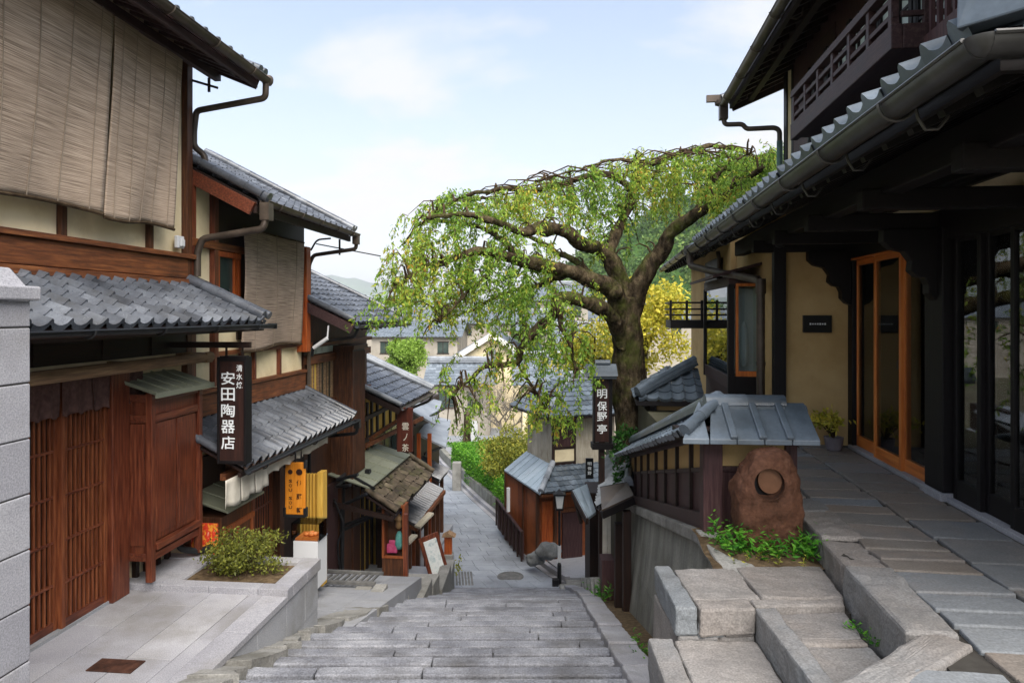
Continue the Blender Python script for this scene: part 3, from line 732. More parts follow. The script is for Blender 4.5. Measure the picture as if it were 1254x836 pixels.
# right terrace: irregular flagstones
TZ = 4.45
mb = MB(FR); r_ = random.Random(21)
def slab(mb, a, b, y, y2, z, th, jg=.014, tilt=.006, g=.013):
    j = lambda: r_.uniform(-jg, jg)
    P = [(a+g+j(), y+g+j()), (b-g+j(), y+g+j()), (b-g+j(), y2-g+j()), (a+g+j(), y2-g+j())]
    t = [r_.uniform(-tilt, tilt) for _ in range(4)]
    mb.r = r_.random(); mb.hexa([(p[0],p[1],z-th) for p in P]+[(p[0],p[1],z+tt) for p, tt in zip(P, t)])
def terr_left(y): return -1.40 if y < 5.55 else -1.75
cols = [(-1.16,-.62,(.17,.36)),(-.62,-.09,(.27,.5)),(-.09,.02,(1.5,2.0))]
for a, b, (l0, l1) in cols:
    y = -1.0
    while y < 8.0:
        y2 = min(8.05, y+r_.uniform(l0, l1))
        slab(mb, a, b, y, y2, TZ, .2); y = y2
y = 5.6
while y < 8.0:
    y2 = min(8.05, y+r_.uniform(.3,.6)); slab(mb, -1.75, -1.16, y, y2, TZ, .2); y = y2
y = -1.0
while y < 2.75:
    y2 = min(2.9, y+r_.uniform(.35,.7)); slab(mb, -1.62, -1.16, y, y2, TZ, .2); y = y2
rough(tag(mb.build('terrace_paving', MT['flag'], bevel=.01), kind='structure'), 3, .014, .15)
mb = MB(FR); mb.box(-1.36, 6, -1.5, 8.2, 1.5, TZ-.025); mb.box(-1.9,-1.2,5.58,8.2,2,TZ-.026); tag(mb.build('terrace_bed', MT['mortar']), kind='structure')
# kerb blocks on the terrace edge, landing, lower steps
mb = MB(FW)
def blk(poly, z0, z1): mb.r = r_.random(); mb.prism([(x, y, z0) for x, y in poly], (0, 0, z1-z0))
blk([(2.14,4.72),(2.42,4.68),(2.50,5.28),(2.20,5.32)], 4.0, TZ+.005)
blk([(2.06,4.20),(2.33,4.18),(2.41,4.66),(2.13,4.70)], 4.0, TZ-.02)
blk([(1.90,3.30),(2.14,3.26),(2.31,4.14),(2.02,4.17)], 4.0, TZ+.012)
blk([(1.20,2.74),(1.26,2.60),(2.16,3.18),(2.05,3.31),(1.93,3.27)], 4.0, TZ+.004)
blk([(2.22,5.35),(2.5,5.31),(2.56,5.72),(2.26,5.74)], 4.0, TZ+.0)
rough(tag(mb.build('terrace_kerb', MT['pink_granite'], bevel=.02), kind='structure'), 4, .03, .14)
mb = MB(FW); LZ = 4.28
blk([(.96,4.62),(1.07,4.62),(1.08,3.97),(.95,3.97)], 4.12, LZ+.008)
blk([(1.085,4.60),(1.50,4.62),(1.50,4.12),(1.09,4.10)], 4.12, LZ-.006)
blk([(1.51,4.62),(2.10,4.64),(2.00,4.12),(1.51,4.12)], 4.1, LZ)
blk([(1.09,4.09),(1.42,4.11),(1.42,3.97),(1.09,3.95)], 4.12, LZ)
blk([(1.43,4.11),(1.99,4.11),(1.97,4.03),(1.43,4.02)], 4.1, LZ-.004)
blk([(.97,3.98),(1.2,3.97),(1.2,4.5),(.97,4.5)], 3.95, 4.115); blk([(1.21,3.99),(1.42,3.98),(1.42,4.5),(1.21,4.5)], 3.93, 4.115)
blk([(.79,3.96),(.93,3.96),(.90,2.9),(.76,2.9)], 3.5, 4.115)
blk([(.94,3.96),(1.41,3.96),(1.39,3.30),(.92,3.30)], 3.5, 4.10)
blk([(.92,3.29),(1.39,3.29),(1.38,2.9),(.91,2.9)], 3.5, 4.105)
blk([(1.42,4.00),(1.54,4.00),(1.50,2.9),(1.39,2.9)], 3.9, LZ-.006)
blk([(1.55,4.01),(1.96,4.02),(1.90,3.70),(1.55,3.68)], 3.9, 4.235)
blk([(1.55,3.67),(1.90,3.69),(1.895,3.62),(1.54,3.61)], 3.9, 4.243)
blk([(1.54,3.60),(1.89,3.61),(1.87,3.20),(1.52,3.05)], 3.9, 4.235)
blk([(.95,4.60),(1.42,4.60),(1.42,4.0),(.97,4.0)], 1.8, 4.11)
blk([(1.085,4.05),(1.24,4.05),(1.24,3.975),(1.085,3.97)], 4.1, 4.185); blk([(1.245,4.05),(1.42,4.05),(1.42,3.98),(1.245,3.975)], 4.1, 4.20)
rough(tag(mb.build('stone_landing', MT['pink_granite'], bevel=.014), kind='structure'), 4, .026, .12)
mb = MB(FW); mb.prism([(x,y,1.8) for x,y in ((.80,3.93),(1.95,3.95),(1.9,2.5),(.80,2.5))], (0,0,2.28)); mb.prism([(x,y,1.8) for x,y in ((1.0,4.59),(2.2,4.6),(2.1,4.03),(1.1,4.03))], (0,0,2.42))
tag(mb.build('landing_bed', MT['mortar']), kind='structure')
# planting bed round the carved rock
mb = MB(FW)
def soilz(u, v):
    x = 1.36+u*.86+.1*v; y = 4.60+v*.95; return (x, y, 4.255+.05*math.sin(3.1*u)*math.sin(3.1*v)+.015*math.sin(17*u+11*v))
mb.grid(soilz, 16, 16); tag(mb.build('planting_soil', MT['soil'], smooth=True, recalc=False), kind='structure')
# ------------------------------------------------------------------ left row of houses (frame FL: x = 0 is the street wall)
def roofed(mb_t, fr_y0, y1, xe, ze, slope, length, **k):
    """pitched roof whose eave runs along the street at x=xe, z=ze, rising away from the street (towards -x)"""
    g = Vector((-1, 0, slope)).normalized()
    tile_roof(mb_t, (xe, fr_y0, ze), (0, 1, 0), g, length, (0, y1-fr_y0), (0, y1-fr_y0), **k)
    return g
# ---- house A: nearest, two storeys
A = root('machiya_house', FL, (0, 6.8, 3.0), 'nearest wooden shop house on the left with lattice doors and a large tiled lower roof', 'house')
y0, yE = 3.2, 8.66
mb = MB(FL)
mb.box(-.16, -.05, y0, yE, 3.0, 9.5); mb.box(-4, -.06, yE-.12, yE-.005, 3.0, 9.6)
mb.build('wall', MT['cream'], A)
mb = MB(FL)                                                         # brown band of boards above the lower roof
mb.box(-.05, .03, y0, yE+.02, 6.42, 6.66); mb.box(-.05, .075, y0, yE+.03, 6.665, 6.72); mb.box(-.05, .07, y0, yE+.03, 6.33, 6.41)
mb.each('board_band', MT['wood_brown_h'], A, bevel=.006)
mb = MB(FL)
for px in (78, 185): 
    y = FL.yx(px, 0); mb.box(-.05, .012, y-.035, y+.035, 6.72, 9.4)
mb.box(-.1, .03, yE-.1, yE+.02, 3.0, 9.3)
mb.each('wall_post', MT['wood_brown'], A, bevel=.005)
mb = MB(FL); mb.box(-.05, .02, y0, yE, 5.5, 5.56); mb.box(-.05,.02, y0, yE, 5.85, 5.92); mb.box(-.05, .015, y0, yE, 5.56, 5.85)
for y in (6.2, 7.1, 7.9): mb.box(-.05, .03, y-.05, y+.05, 5.5, 6.3)
mb.each('lintel_panel', MT['wood_dark_h'], A)
# projecting round beam that carries the curtain and the hanging sign
mb = MB(FL); mb.tube([(.30, 4.0, 5.43), (.30, 8.62, 5.445)], .062, 12)
for y in (5.5, 7.25): mb.box(-.05, .3, y-.04, y+.04, 5.40, 5.48)
mb.box(-.05, .36, 8.44, 8.56, 5.38, 5.5)
mb.build('beam', MT['wood_tan'], A, smooth='auto')
# lower tiled roof
low = MB(FL)
g = roofed(low, y0, yE+.02, 1.0, 5.89, .46, 1.12, pitch=.20, course=.19, A=.040, K=12, th=.03)
for q in range(2): roll(low, Vector((1.03-.02*q, yE+.05-.12*q, 5.955)), Vector((1.03, yE+.05-.12*q, 5.955))+g*1.1, .05+.012*q, .21)
lr = low.build('lower_roof', MT['tile'], A, smooth='auto')
mb = MB(FL); n_ = Vector((g.z, 0, -g.x))
slope_board(mb, [(.97,y0,5.875),(.97,yE,5.875),(.0,yE,5.875+.97*.46),(.0,y0,5.875+.97*.46)], .035)
mb.box(.93,.965,y0,yE+.03,5.77,5.835); mb.build('roof_board', MT['wood_dark_h'], lr)
mb = MB(FL)
for y in lins(4.0, 8.6, 16): mb.beam((.0,y,6.24),(.93,y,5.815),.045,.06)
mb.build('rafter', MT['wood_brown_h'], lr)
mb = MB(FL); gutter(mb, (1.06, y0, 5.86), (1.06, yE+.06, 5.845), .05, 6); mb.box(1.0,1.12,yE+.055,yE+.065,5.79,5.86)
mb.build('gutter', MT['metal_dk'], lr, smooth='auto')
# lattice doors
def lattice(parent, ya, yb, x, z0, z1, nb, rails, m1='door_bar', m2='wood_red_h', back='wood_brown', fw=.045, dark=None):
    d = MB(FL); d.box(x-.03, x-.02, ya, yb, z0, z1); bk = d.build('door_panel', MT[back], parent)
    d = MB(FL)
    for yy in (ya+fw/2, yb-fw/2): d.box(x-.025, x+.025, yy-fw/2, yy+fw/2, z0, z1)
    bars(d, x-.012, x+.014, lins(ya+fw+.03, yb-fw-.03, nb), z0+.06, z1-.05, .022)
    d.build('lattice_bar', MT[m1], bk, bevel=.003)
    d = MB(FL); d.box(x-.024, x+.022, ya+fw, yb-fw, z0, z0+.08); d.box(x-.024, x+.022, ya+fw, yb-fw, z1-.06, z1)
    for zz in rails: d.box(x-.018, x+.020, ya+fw, yb-fw, zz-.012, zz+.012)
    d.each('lattice_rail', MT[m2], bk, bevel=.003)
    return bk
RZ = (3.45, 3.85, 4.27, 4.7, 5.05)
for ya, yb, x in ((5.15,5.78,.03),(5.8,6.44,.0),(6.44,7.06,.045)):
    lattice(A, ya, yb, x, 3.03, 5.36, 9, RZ, back='wood_dark')
mb = MB(FL); mb.box(-.05,.08,3.6,7.08,2.98,3.03); mb.build('door_sill', MT['granite_dk'], A)
mb = MB(FL); mb.box(-.06,.12,7.07,7.34,3.0,5.4); mb.each('post', MT['wood_red'], A, bevel=.01)
# shutter cabinet hung on the wall
cb = MB(FL); cb.box(-.04,.335,7.36,8.27,3.42,5.10); cab = cb.build('shutter_cabinet', MT['wood_red'], A)
d = MB(FL)
for y in (7.36, 8.27): d.box(.30,.375,y-.03,y+.04,3.12,5.14)
d.box(-.02,.05,7.34,7.40,3.4,5.14)
d.each('cabinet_post', MT['wood_red'], cab, bevel=.006)
d = MB(FL)
for z in (3.38, 4.86, 5.08): d.box(.30,.368,7.41,8.23,z-.04,z+.04); d.box(.05,.30,7.335,7.38,z-.04,z+.04)
d.box(.30,.40,7.4,8.25,3.45,3.52)
d.each('cabinet_rail', MT['wood_red_h'], cab, bevel=.006)
d = MB(FL)
for ya, yb in ((7.44,7.80),(7.83,8.20)): d.box(.33,.352,ya,yb,3.54,4.80); d.box(.345,.356,ya+.03,yb-.03,3.6,4.74)
d.box(.07,.28,7.345,7.355,3.5,4.8)
d.each('cabinet_panel', MT['wood_orange'] if False else MT['wood_red'], cab, bevel=.005)
d = MB(FL)
for k in range(5):
    ya = 7.26+k*.225; d.r = random.random(); d.hexa([(-.04,ya,5.28),(.47,ya,5.12),(.47,ya+.22,5.12),(-.04,ya+.22,5.28),(-.04,ya,5.305),(.47,ya,5.145),(.47,ya+.22,5.145),(-.04,ya+.22,5.305)])
    d.beam((-.04,ya,5.312),(.475,ya,5.15),.02,.02)
d.box(.455,.478,7.26,8.4,5.09,5.15)
d.build('cabinet_roof', MT['copper'], cab, bevel=.004)
d = MB(FL)
for y in lins(7.42, 8.2, 5): d.box(-.03,.02,y-.03,y+.03,3.0,3.42)
d.each('wall_plinth_slat', MT['wood_dark'], cab)
mb = MB(FL); pipe(mb, [(.20,8.1,3.45),(.20,8.1,3.22),(.34,8.28,3.12),(.45,8.5,3.14)], .04); mb.build('drain_pipe', MT['metal_dk'], A, smooth=True)
# upper eave seen from below
g2 = Vector((-1,0,.42)).normalized()
up = MB(FL); tile_roof(up, (.9,3.0,8.97), (0,1,0), g2, 4.6, (0,5.78), (0,5.78), pitch=.26, course=.24, A=.034, K=8)
for q in range(2): roll(up, Vector((.93,8.80-.13*q,9.03)), Vector((.93,8.80-.13*q,9.03))+g2*4.5, .055, .24)
for k in range(23): 
    y = 3.05+k*.26+.22; up.tube([(.90,y,9.01),(.925,y,9.003)], .042, 10)
ur = up.build('upper_roof', MT['tile'], A, smooth='auto')
mb = MB(FL); slope_board(mb, [(.87,3.0,8.95),(.87,8.74,8.95),(-3.4,8.74,8.95+4.27*.42),(-3.4,3.0,8.95+4.27*.42)], .04)
mb.box(.82,.865,3.0,8.72,8.82,8.90); mb.beam((.86,8.72,8.87),(-3.4,8.72,8.87+4.26*.42),.05,.14)
mb.build('eave_board', MT['wood_plum'], ur)
mb = MB(FL)
for y in lins(3.2, 8.6, 22): mb.beam((.84,y,8.87),(-.1,y,8.87+.94*.42),.05,.07)
mb.box(.28,.36,3.0,8.76,8.93,9.02)
mb.build('rafter', MT['wood_plum'], ur)
mb = MB(FL); gutter(mb, (.965,3.0,8.95), (.965,8.74,8.93), .062, 7, (-1,0,0)); mb.lathe((.965,8.78,8.9), [(.05,-.03),(.07,.0),(.075,.05),(.06,.08)], 14)
pipe(mb, [(.965,8.74,8.89),(.95,8.76,8.70),(.04,8.74,8.56),(.02,8.72,8.30),(.02,8.72,8.10),(.14,8.76,8.0),(.15,8.77,7.86)], .04, 10, .06)
mb.build('gutter', MT['metal_br'], ur, smooth='auto')
mb = MB(FL); mb.beam((.0,8.66,8.93),(.30,8.80,8.86),.025,.025); mb.beam((.2,8.76,8.80),(.2,8.76,8.98),.03,.02); mb.each('eave_bracket', MT['wood_dark'], ur)
mb = MB(FL); p = FL.X(221,296,.04); mb.box(.0,.05,p[1]-.07,p[1]+.07,p[2]-.08,p[2]+.07); mb.box(.05,.08,p[1]-.04,p[1]+.04,p[2]-.06,p[2]+.03); mb.build('wall_box', MT['white_paint'], A, bevel=.01)
# hanging things on house A
ys_ = FL.yx(132, .25)
sudare('bamboo_blind', FL, [(.33,4.6,9.12),(.33,ys_-.012,9.12),(.19,ys_-.02,6.985),(.17,4.7,6.99)], 'wide reed blind on the upper floor at the far left edge', 6, group='reed blinds on the upper floors')
sudare('bamboo_blind', FL, [(.315,ys_+.012,9.12),(.31,8.0,9.12),(.17,8.02,6.98),(.185,ys_+.01,6.965)], 'large reed blind above the tiled roof, right of the blind seam', 5, group='reed blinds on the upper floors')
mb = MB(FL); 
n_ = 6
for k in range(n_):
    a = 5.2+k*.40; cloth(mb, (.10,a,5.40), (.10,a+.385,5.40), .375, 2.0, .018, (1,0,0), seed=k)
nr = mb.build('shop_curtain', MT['cloth_plum'], smooth=True, recalc=False, solid=.004); tag(nr, 'short dark plum cloth curtain hanging above the lattice doors', 'curtain')
# ---- house B
B = root('machiya_house', FL, (0, 10.4, 2.0), 'second shop house from the left with a white cloth curtain under its striped lower roof', 'house')
ya, yb = 8.67, 12.25
mb = MB(FL); mb.box(-.16,-.05,ya,yb,1.2,7.85); mb.box(-4,-.06,yb-.12,yb-.005,1.2,7.8); mb.build('wall', MT['cream'], B)
mb = MB(FL); y1_, y2_ = FL.yx(263,0), FL.yx(293,0)
mb.box(-.05,.0,y1_,yb,6.95,7.85); mb.box(-.05,-.02,y2_,yb-.2,5.6,7.0); mb.each('dark_panel', MT['wood_dark'], B)
mb = MB(FL); mb.box(-.05,.04,ya,y2_+.1,6.84,6.94); mb.box(-.05,.03,ya,yb,4.64,4.92); mb.box(-.05,.06,ya,yb,4.93,4.98); mb.box(-.05,.02,ya,yb,5.40,5.46)
mb.each('board_band', MT['wood_brown_h'], B, bevel=.005)
mb = MB(FL)
for y in (ya+.04, y1_, ): mb.box(-.05,.03,y-.05,y+.05,5.0,7.7)
for px in (297, 312, 343): y = FL.yx(px,0); mb.box(-.05,.015,y-.03,y+.03,4.98,5.5)
mb.each('wall_post', MT['wood_red'], B, bevel=.005)
mb = MB(FL); mb.box(-.05,.13,yb-.2,yb-.02,5.3,7.15); mb.each('corner_board', MT['wood_orange'], B, bevel=.008)
mb = MB(FL); mb.box(-.045,-.02,y1_+.09,y2_-.02,6.04,6.8); win = mb.build('window', MT['glass_dark'], B)
mb = MB(FL)
for y in (y1_+.07, y2_-.13, y2_-.02): mb.box(-.05,.02,y-.025,y+.025,5.98,6.84)
mb.box(-.05,.03,y1_+.05,y2_,6.76,6.83); mb.box(-.05,.03,y1_+.05,y2_,5.98,6.04); mb.each('window_frame', MT['wood_orange'], win)
g3 = Vector((-1,0,.52)).normalized()
up = MB(FL); tile_roof(up, (.88,8.72,7.42), (0,1,0), g3, 3.2, (0,3.62), (0,3.62), pitch=.25, course=.23, A=.03, K=7)
for q in range(2): roll(up, Vector((.92,8.74+.13*q,7.48)), Vector((.92,8.74+.13*q,7.48))+g3*3.1, .055, .23)
for q in range(2): roll(up, Vector((.92,12.34-.13*q,7.48)), Vector((.92,12.34-.13*q,7.48))+g3*3.1, .055, .23)
up.tube([(.86,8.8,7.50),(.98,8.8,7.44)], .075, 14)
br = up.build('upper_roof', MT['tile'], B, smooth='auto')
mb = MB(FL); slope_board(mb, [(.85,8.74,7.40),(.85,12.3,7.40),(-2,12.3,7.40+2.85*.52),(-2,8.74,7.40+2.85*.52)], .04); mb.box(.80,.845,8.74,12.28,7.25,7.35)
for y in lins(8.9,12.2,13): mb.beam((.82,y,7.33),(-.1,y,7.33+.92*.52),.05,.07)
mb.build('eave_board', MT['wood_dark_h'], br)
mb = MB(FL); mb.beam((.80,8.72,7.30),(-.6,8.72,7.30+1.4*.52),.05,.17); mb.build('barge_board', MT['wood_red_h'], br, bevel=.006)
mb = MB(FL); gutter(mb, (.95,8.74,7.40), (.95,12.32,7.38), .06, 5, (-1,0,0))
mb.box(.89,1.01,8.72,8.86,7.16,7.38)
pipe(mb, [(.95,8.78,7.2),(.92,8.76,7.05),(.12,8.74,6.93),(.06,8.73,6.75),(.06,8.73,6.45)], .045, 10, .06)
mb.box(.90,1.0,12.2,12.32,7.2,7.38)
pipe(mb, [(.95,12.28,7.22),(.93,12.3,7.12),(.14,12.33,7.02),(.06,12.33,6.85),(.05,12.33,4.7)], .035, 8, .06)
mb.build('gutter', MT['metal_br'], br, smooth='auto')
mb = MB(FL); mb.beam((.2,12.3,7.22),(1.35,12.42,7.0),.02,.02); mb.beam((.62,12.34,7.02),(.62,12.34,7.3),.03,.02)
pipe(mb, [(.1,12.3,7.1),(.2,12.34,7.3),(.45,12.36,7.32)], .018, 6); mb.each('eave_bracket', MT['wood_dark'], br)
sudare('bamboo_blind', FL, [(.14,9.78,7.2),(.13,11.92,7.2),(.10,11.84,5.47),(.12,9.72,5.46)], 'smaller grey reed blind on the upper floor of the second house', 3, .03, 'reed_b', group='reed blinds on the upper floors')
# lower roof of B
g4 = Vector((-1,0,.5)).normalized()
low = MB(FL); tile_roof(low, (.92,8.25,4.14), (0,1,0), g4, 1.06, (0,4.02), (0,4.02), pitch=.20, course=.26, A=-.045, K=10)
roll(low, Vector((.94,8.26,4.19)), Vector((.94,8.26,4.19))+g4*1.05, .05, .2); roll(low, Vector((.94,12.27,4.19)), Vector((.94,12.27,4.19))+g4*1.05, .05, .2)
lo = low.build('lower_roof', MT['tile'], B, smooth='auto')
mb = MB(FL); slope_board(mb, [(.90,8.25,4.125),(.90,12.25,4.125),(-.02,12.25,4.585),(-.02,8.25,4.585)], .03); mb.box(.84,.88,8.27,12.24,4.03,4.09)
mb.build('roof_board', MT['wood_dark_h'], lo)
mb = MB(FL)
for y in lins(8.4,12.1,14): mb.beam((-.02,y,4.51),(.86,y,4.07),.04,.05)
mb.box(.6,.68,8.3,12.2,3.98,4.06); mb.build('rafter', MT['wood_brown_h'], lo)
mb = MB(FL); gutter(mb, (.98,8.25,4.11), (.98,12.27,4.09), .045, 5); mb.box(.93,1.03,12.2,12.29,3.95,4.1)
pipe(mb, [(.98,12.25,4.0),(.96,12.27,3.85),(.12,12.32,3.75),(.06,12.34,3.6),(.05,12.34,1.7)], .032, 8, .06); mb.build('gutter', MT['metal_dk'], lo, smooth='auto')
# B ground floor: dark recess, lattice doors, frames
mb = MB(FL); mb.box(-.05,.0,ya,yb,1.5,4.1); mb.build('shop_front', MT['wood_dark'], B)
lattice(B, 9.66, 10.25, .03, 2.0, 3.9, 7, (2.5,3.0,3.5), back='wood_dark')
lattice(B, 10.3, 10.95, .0, 1.9, 3.9, 7, (2.5,3.0,3.5), back='wood_brown')
mb = MB(FL); mb.box(-.02,.10,9.52,9.63,2.0,4.2); mb.box(-.02,.12,11.0,11.16,1.7,4.2); mb.box(-.02,.10,8.66,8.78,2.0,4.3); mb.each('post', MT['wood_brown'], B, bevel=.006)
mb = MB(FL)
for k in range(9):
    a = 8.06+k*.36; d_ = .34 if k < 3 else .20-.004*k
    cloth(mb, (.80,a,4.04), (.80,a+.355,4.04), d_, 1.0, .016, (1,0,0), seed=30+k)
tag(mb.build('shop_curtain', MT['cloth_white'], smooth=True, recalc=False, solid=.004), 'off-white cloth curtain hanging under the eave of the second house', 'curtain')
mb = MB(FL); mb.lathe((.83,8.65,3.82), [(.02,0),(.028,.01),(.02,.02)], 8); 
# awning cabinet
K_ = root('display_cabinet', FL, (.2, 9.05, 2.1), 'brown wooden shop cabinet under a small grey-green sheet awning', 'cabinet')
mb = MB(FL); mb.box(.0,.42,8.66,9.46,2.08,3.42); mb.build('cabinet_body', MT['wood_brown'], K_, bevel=.008)
mb = MB(FL); mb.box(-.0,.45,8.63,9.49,3.2,3.27); mb.box(.42,.44,8.7,9.42,2.85,2.92)
for y in (8.68, 9.06, 9.44): mb.box(.42,.44,y-.03,y+.03,2.1,3.2)
for x in (.06,.2,.34): mb.box(x-.02,x+.02,8.64,8.66,2.1,2.95)
mb.each('cabinet_rail', MT['wood_front'], K_, bevel=.004)
mb = MB(FL)
for k in range(3):
    a = 8.56+k*.33; mb.r = random.random(); mb.hexa([(-.02,a,3.68),(.56,a,3.50),(.56,a+.325,3.50),(-.02,a+.325,3.68),(-.02,a,3.70),(.56,a,3.525),(.56,a+.325,3.525),(-.02,a+.325,3.70)])
    mb.beam((-.02,a,3.705),(.56,a,3.53),.02,.015)
mb.build('awning', MT['copper'], K_, bevel=.003)
# hanging sign 安田陶器店
S1 = root('hanging_sign', FL, FL.Yp(284, 568, 8.18), 'dark wooden sign with white brush characters hanging by the two tiled roofs', 'sign')
P = FL.Yp(284, 500, 8.18); cxs = P[0]; zt, zb = FL.Yp(284,437,8.18)[2], FL.Yp(284,568,8.18)[2]
mb = MB(FL); mb.box(cxs-.165,cxs+.165,8.18,8.30,zb+.01,zt-.02); mb.build('sign_board', MT['signwood'], S1, bevel=.008)
mb = MB(FL); mb.box(cxs-.18,cxs-.15,8.165,8.315,zb,zt); mb.box(cxs+.15,cxs+.18,8.165,8.315,zb,zt); mb.box(cxs-.15,cxs+.15,8.17,8.31,zt-.05,zt+.01); mb.box(cxs-.15,cxs+.15,8.17,8.31,zb,zb+.04)
mb.each('sign_frame', MT['wood_black'], S1, bevel=.005)
mb = MB(FL); H = zt-zb
it = [(c, (cxs-.045, 8.176, zt-.20-.19*k-.05), .17, .155) for k, c in enumerate('安田陶器店')]
it += [(c, (cxs+.095, 8.176, zt-.13-.10*k), .075, .08) for k, c in enumerate('清水焼')]
letters(mb, it, (1,0,0), (0,0,1), .003, .012); mb.build('lettering', MT['letter'], S1, recalc=False)
mb = MB(FL); mb.beam((.0,8.24,zt+.14),(cxs+.2,8.24,zt+.14),.05,.07); 
for x in (cxs-.1,cxs+.1): mb.beam((x,8.24,zt),(x,8.24,zt+.14),.02,.02)
mb.each('hanger_arm', MT['wood_dark_h'], S1)
# orange sign, plinth with show case, bamboo panel
S2 = root('hanging_sign', FL, FL.Yp(361, 630, 9.9), 'orange vertical sign board with dark characters beside the bamboo panel', 'sign')
P = FL.Yp(361, 600, 9.9); cx2 = P[0]; zt, zb = FL.Yp(361,566,9.9)[2], FL.Yp(361,630,9.9)[2]
mb = MB(FL); mb.box(cx2-.15,cx2+.15,9.9,9.95,zb,zt); mb.build('sign_board', MT['orange'], S2, bevel=.012)
mb = MB(FL)
for a in (-1,1): mb.box(cx2+a*.15-.02,cx2+a*.15+.02,9.885,9.965,zb-.03,zb+.10); mb.box(cx2+a*.15-.015,cx2+a*.15+.015,9.885,9.965,zt-.08,zt+.03)
mb.box(cx2-.15,cx2+.15,9.89,9.96,zb-.035,zb-.002); mb.beam((cx2,9.92,zt),(cx2,9.92,zt+.2),.02,.02); mb.beam((-.02,9.92,zt+.2),(cx2+.1,9.92,zt+.2),.03,.04)
mb.each('sign_bracket', MT['metal_dk'], S2, bevel=.003)
mb = MB(FL)
it = [(c, (cx2+.068, 9.897, zt-.29-.195*k), .085, .085) for k, c in enumerate('伊藤軒')]
it += [(c, (cx2-.062, 9.897, zt-.265-.065*k-(.05 if k > 2 else 0)), .05, .045) for k, c in enumerate('SOUSOU')]
letters(mb, it, (1,0,0), (0,0,1), .002, .02)
for a, r0 in ((-.065,.036),(.068,.048)):
    n0 = mb.verts([(cx2+a+r0*math.cos(k*math.pi/8), 9.894, zt-.135+r0*.95*math.sin(k*math.pi/8)) for k in range(16)]); mb.face([n0+k for k in range(16)])
mb.build('lettering', MT['ink'], S2, recalc=False)
T = root('display_plinth', FL, FL.Yp(380,718,10.05), 'white display plinth with a clear case and a food sample on top', 'plinth')
pa, pb = FL.Yp(359,718,10.05), FL.Yp(389,663,10.05); zb, zt = pa[2]-.02, pb[2]
mb = MB(FL); mb.box(pa[0],pb[0],10.05,10.42,zb,zt); mb.build('plinth', MT['white_paint'], T, bevel=.006)
mb = MB(FL); mb.box(pa[0]+.02,pb[0]-.01,10.07,10.40,zt+.002,zt+.035); tr = mb.build('tray', MT['wood_door_h'], T, bevel=.005)
mb = MB(FL)
for k, (a, b) in enumerate(((.14,.1),(.2,.16),(.27,.12),(.22,.08))): mb.lathe((pa[0]+a,10.1+b,zt+.036), [(.01,.0),(.045,.008),(.04,.035),(.02,.05)], 10)
mb.each('food_sample', MT['food'], tr, smooth=True)
mb = MB(FL); a, b = pa[0]-.03, pb[0]+.02; z1_ = zt+.25
for (x0,x1,u0,u1,v0,v1) in ((a,b,10.05,10.056,zt+.004,z1_),(a,b,10.414,10.42,zt+.004,z1_),(a,a+.006,10.057,10.413,zt+.004,z1_),(b-.006,b,10.057,10.413,zt+.004,z1_),(a,b,10.05,10.42,z1_+.001,z1_+.007)): mb.box(x0,x1,u0,u1,v0,v1)
mb.build('glass_case', MT['glass_clear'], T)
Y_ = 10.75
mb = MB(FL); a, b = FL.xy(368,Y_), FL.xy(389,Y_); z0_, z1_ = 1.75, FL.Yp(385,580,Y_)[2]
pts = []; n_ = 11
for k in range(n_+1): pts.append((a+(b-a)*k/n_, Y_+(.05 if k % 2 else 0)))
poly = [(x,y,z0_) for x,y in pts]+[(x,y+.02,z0_) for x,y in pts[::-1]]
mb.prism(poly, (0,0,z1_-z0_)); mb.box(b,b+.09,Y_-.02,Y_+.16,z0_,z1_+.03)
tag(mb.build('bamboo_screen', MT['bamboo'], bevel=.002), 'yellow pleated bamboo screen standing behind the white plinth', 'screen')
# posters by the bush
mb = MB(FL); p = FL.Yp(250,668,8.42); mb.box(p[0]-.17,p[0]+.17,8.42,8.44,2.98,3.42)
tag(mb.build('poster_board', MT['poster']), 'red and orange printed poster board standing behind the bush', 'poster')
# forecourt: retaining wall with coping, shrub, iron cover
G = root('retaining_wall', FL, (1.78, 7.0, 2.2), 'grey granite retaining wall with coping round the raised planter of the left forecourt', 'wall')
r_ = random.Random(5)
mb = MB(FL); ys_ = [5.0,5.65,6.25,6.8,7.46,7.95,8.33]
for y, y2 in zip(ys_, ys_[1:]):
    mb.r = r_.random(); xb = lambda q: 1.86-.0*q
    mb.hexa([(1.6,y+.003,1.2),(1.80,y+.003,1.2),(1.80,y2-.003,1.2),(1.6,y2-.003,1.2),(1.6,y+.003,2.93),(1.80,y+.003,2.93),(1.80,y2-.003,2.93),(1.6,y2-.003,2.93)])
    mb.box(1.792,1.806,y+.004,y2-.004,2.50,2.925)
for a, b in ((-.1,.6),(.604,1.2),(1.204,1.797)): mb.r = r_.random(); mb.box(a,b,8.22,8.34,1.2,2.93)
mb.build('wall_stone', MT['granite_dk'], G, bevel=.004)
mb = MB(FL)
for y, y2 in ((3.2,4.4),(4.404,5.6),(5.604,6.6),(6.604,7.42)): mb.r = r_.random(); mb.box(1.564,1.83,y,y2,2.94,3.005)
for a, b in ((-.05,.4),(.404,.95),(.954,1.5),(1.504,1.83)): mb.r = r_.random(); mb.box(a,b,7.424,7.58,2.94,3.07)
for y, y2 in ((7.584,7.95),(7.954,8.36)): mb.r = r_.random(); mb.box(1.62,1.83,y,y2,2.94,3.07)
mb.r = .6; mb.box(-.05,1.616,8.2,8.36,2.94,3.07)
mb.box(-.05,.55,7.584,8.2,2.94,3.06)
mb.build('coping', MT['granite'], G, bevel=.006)
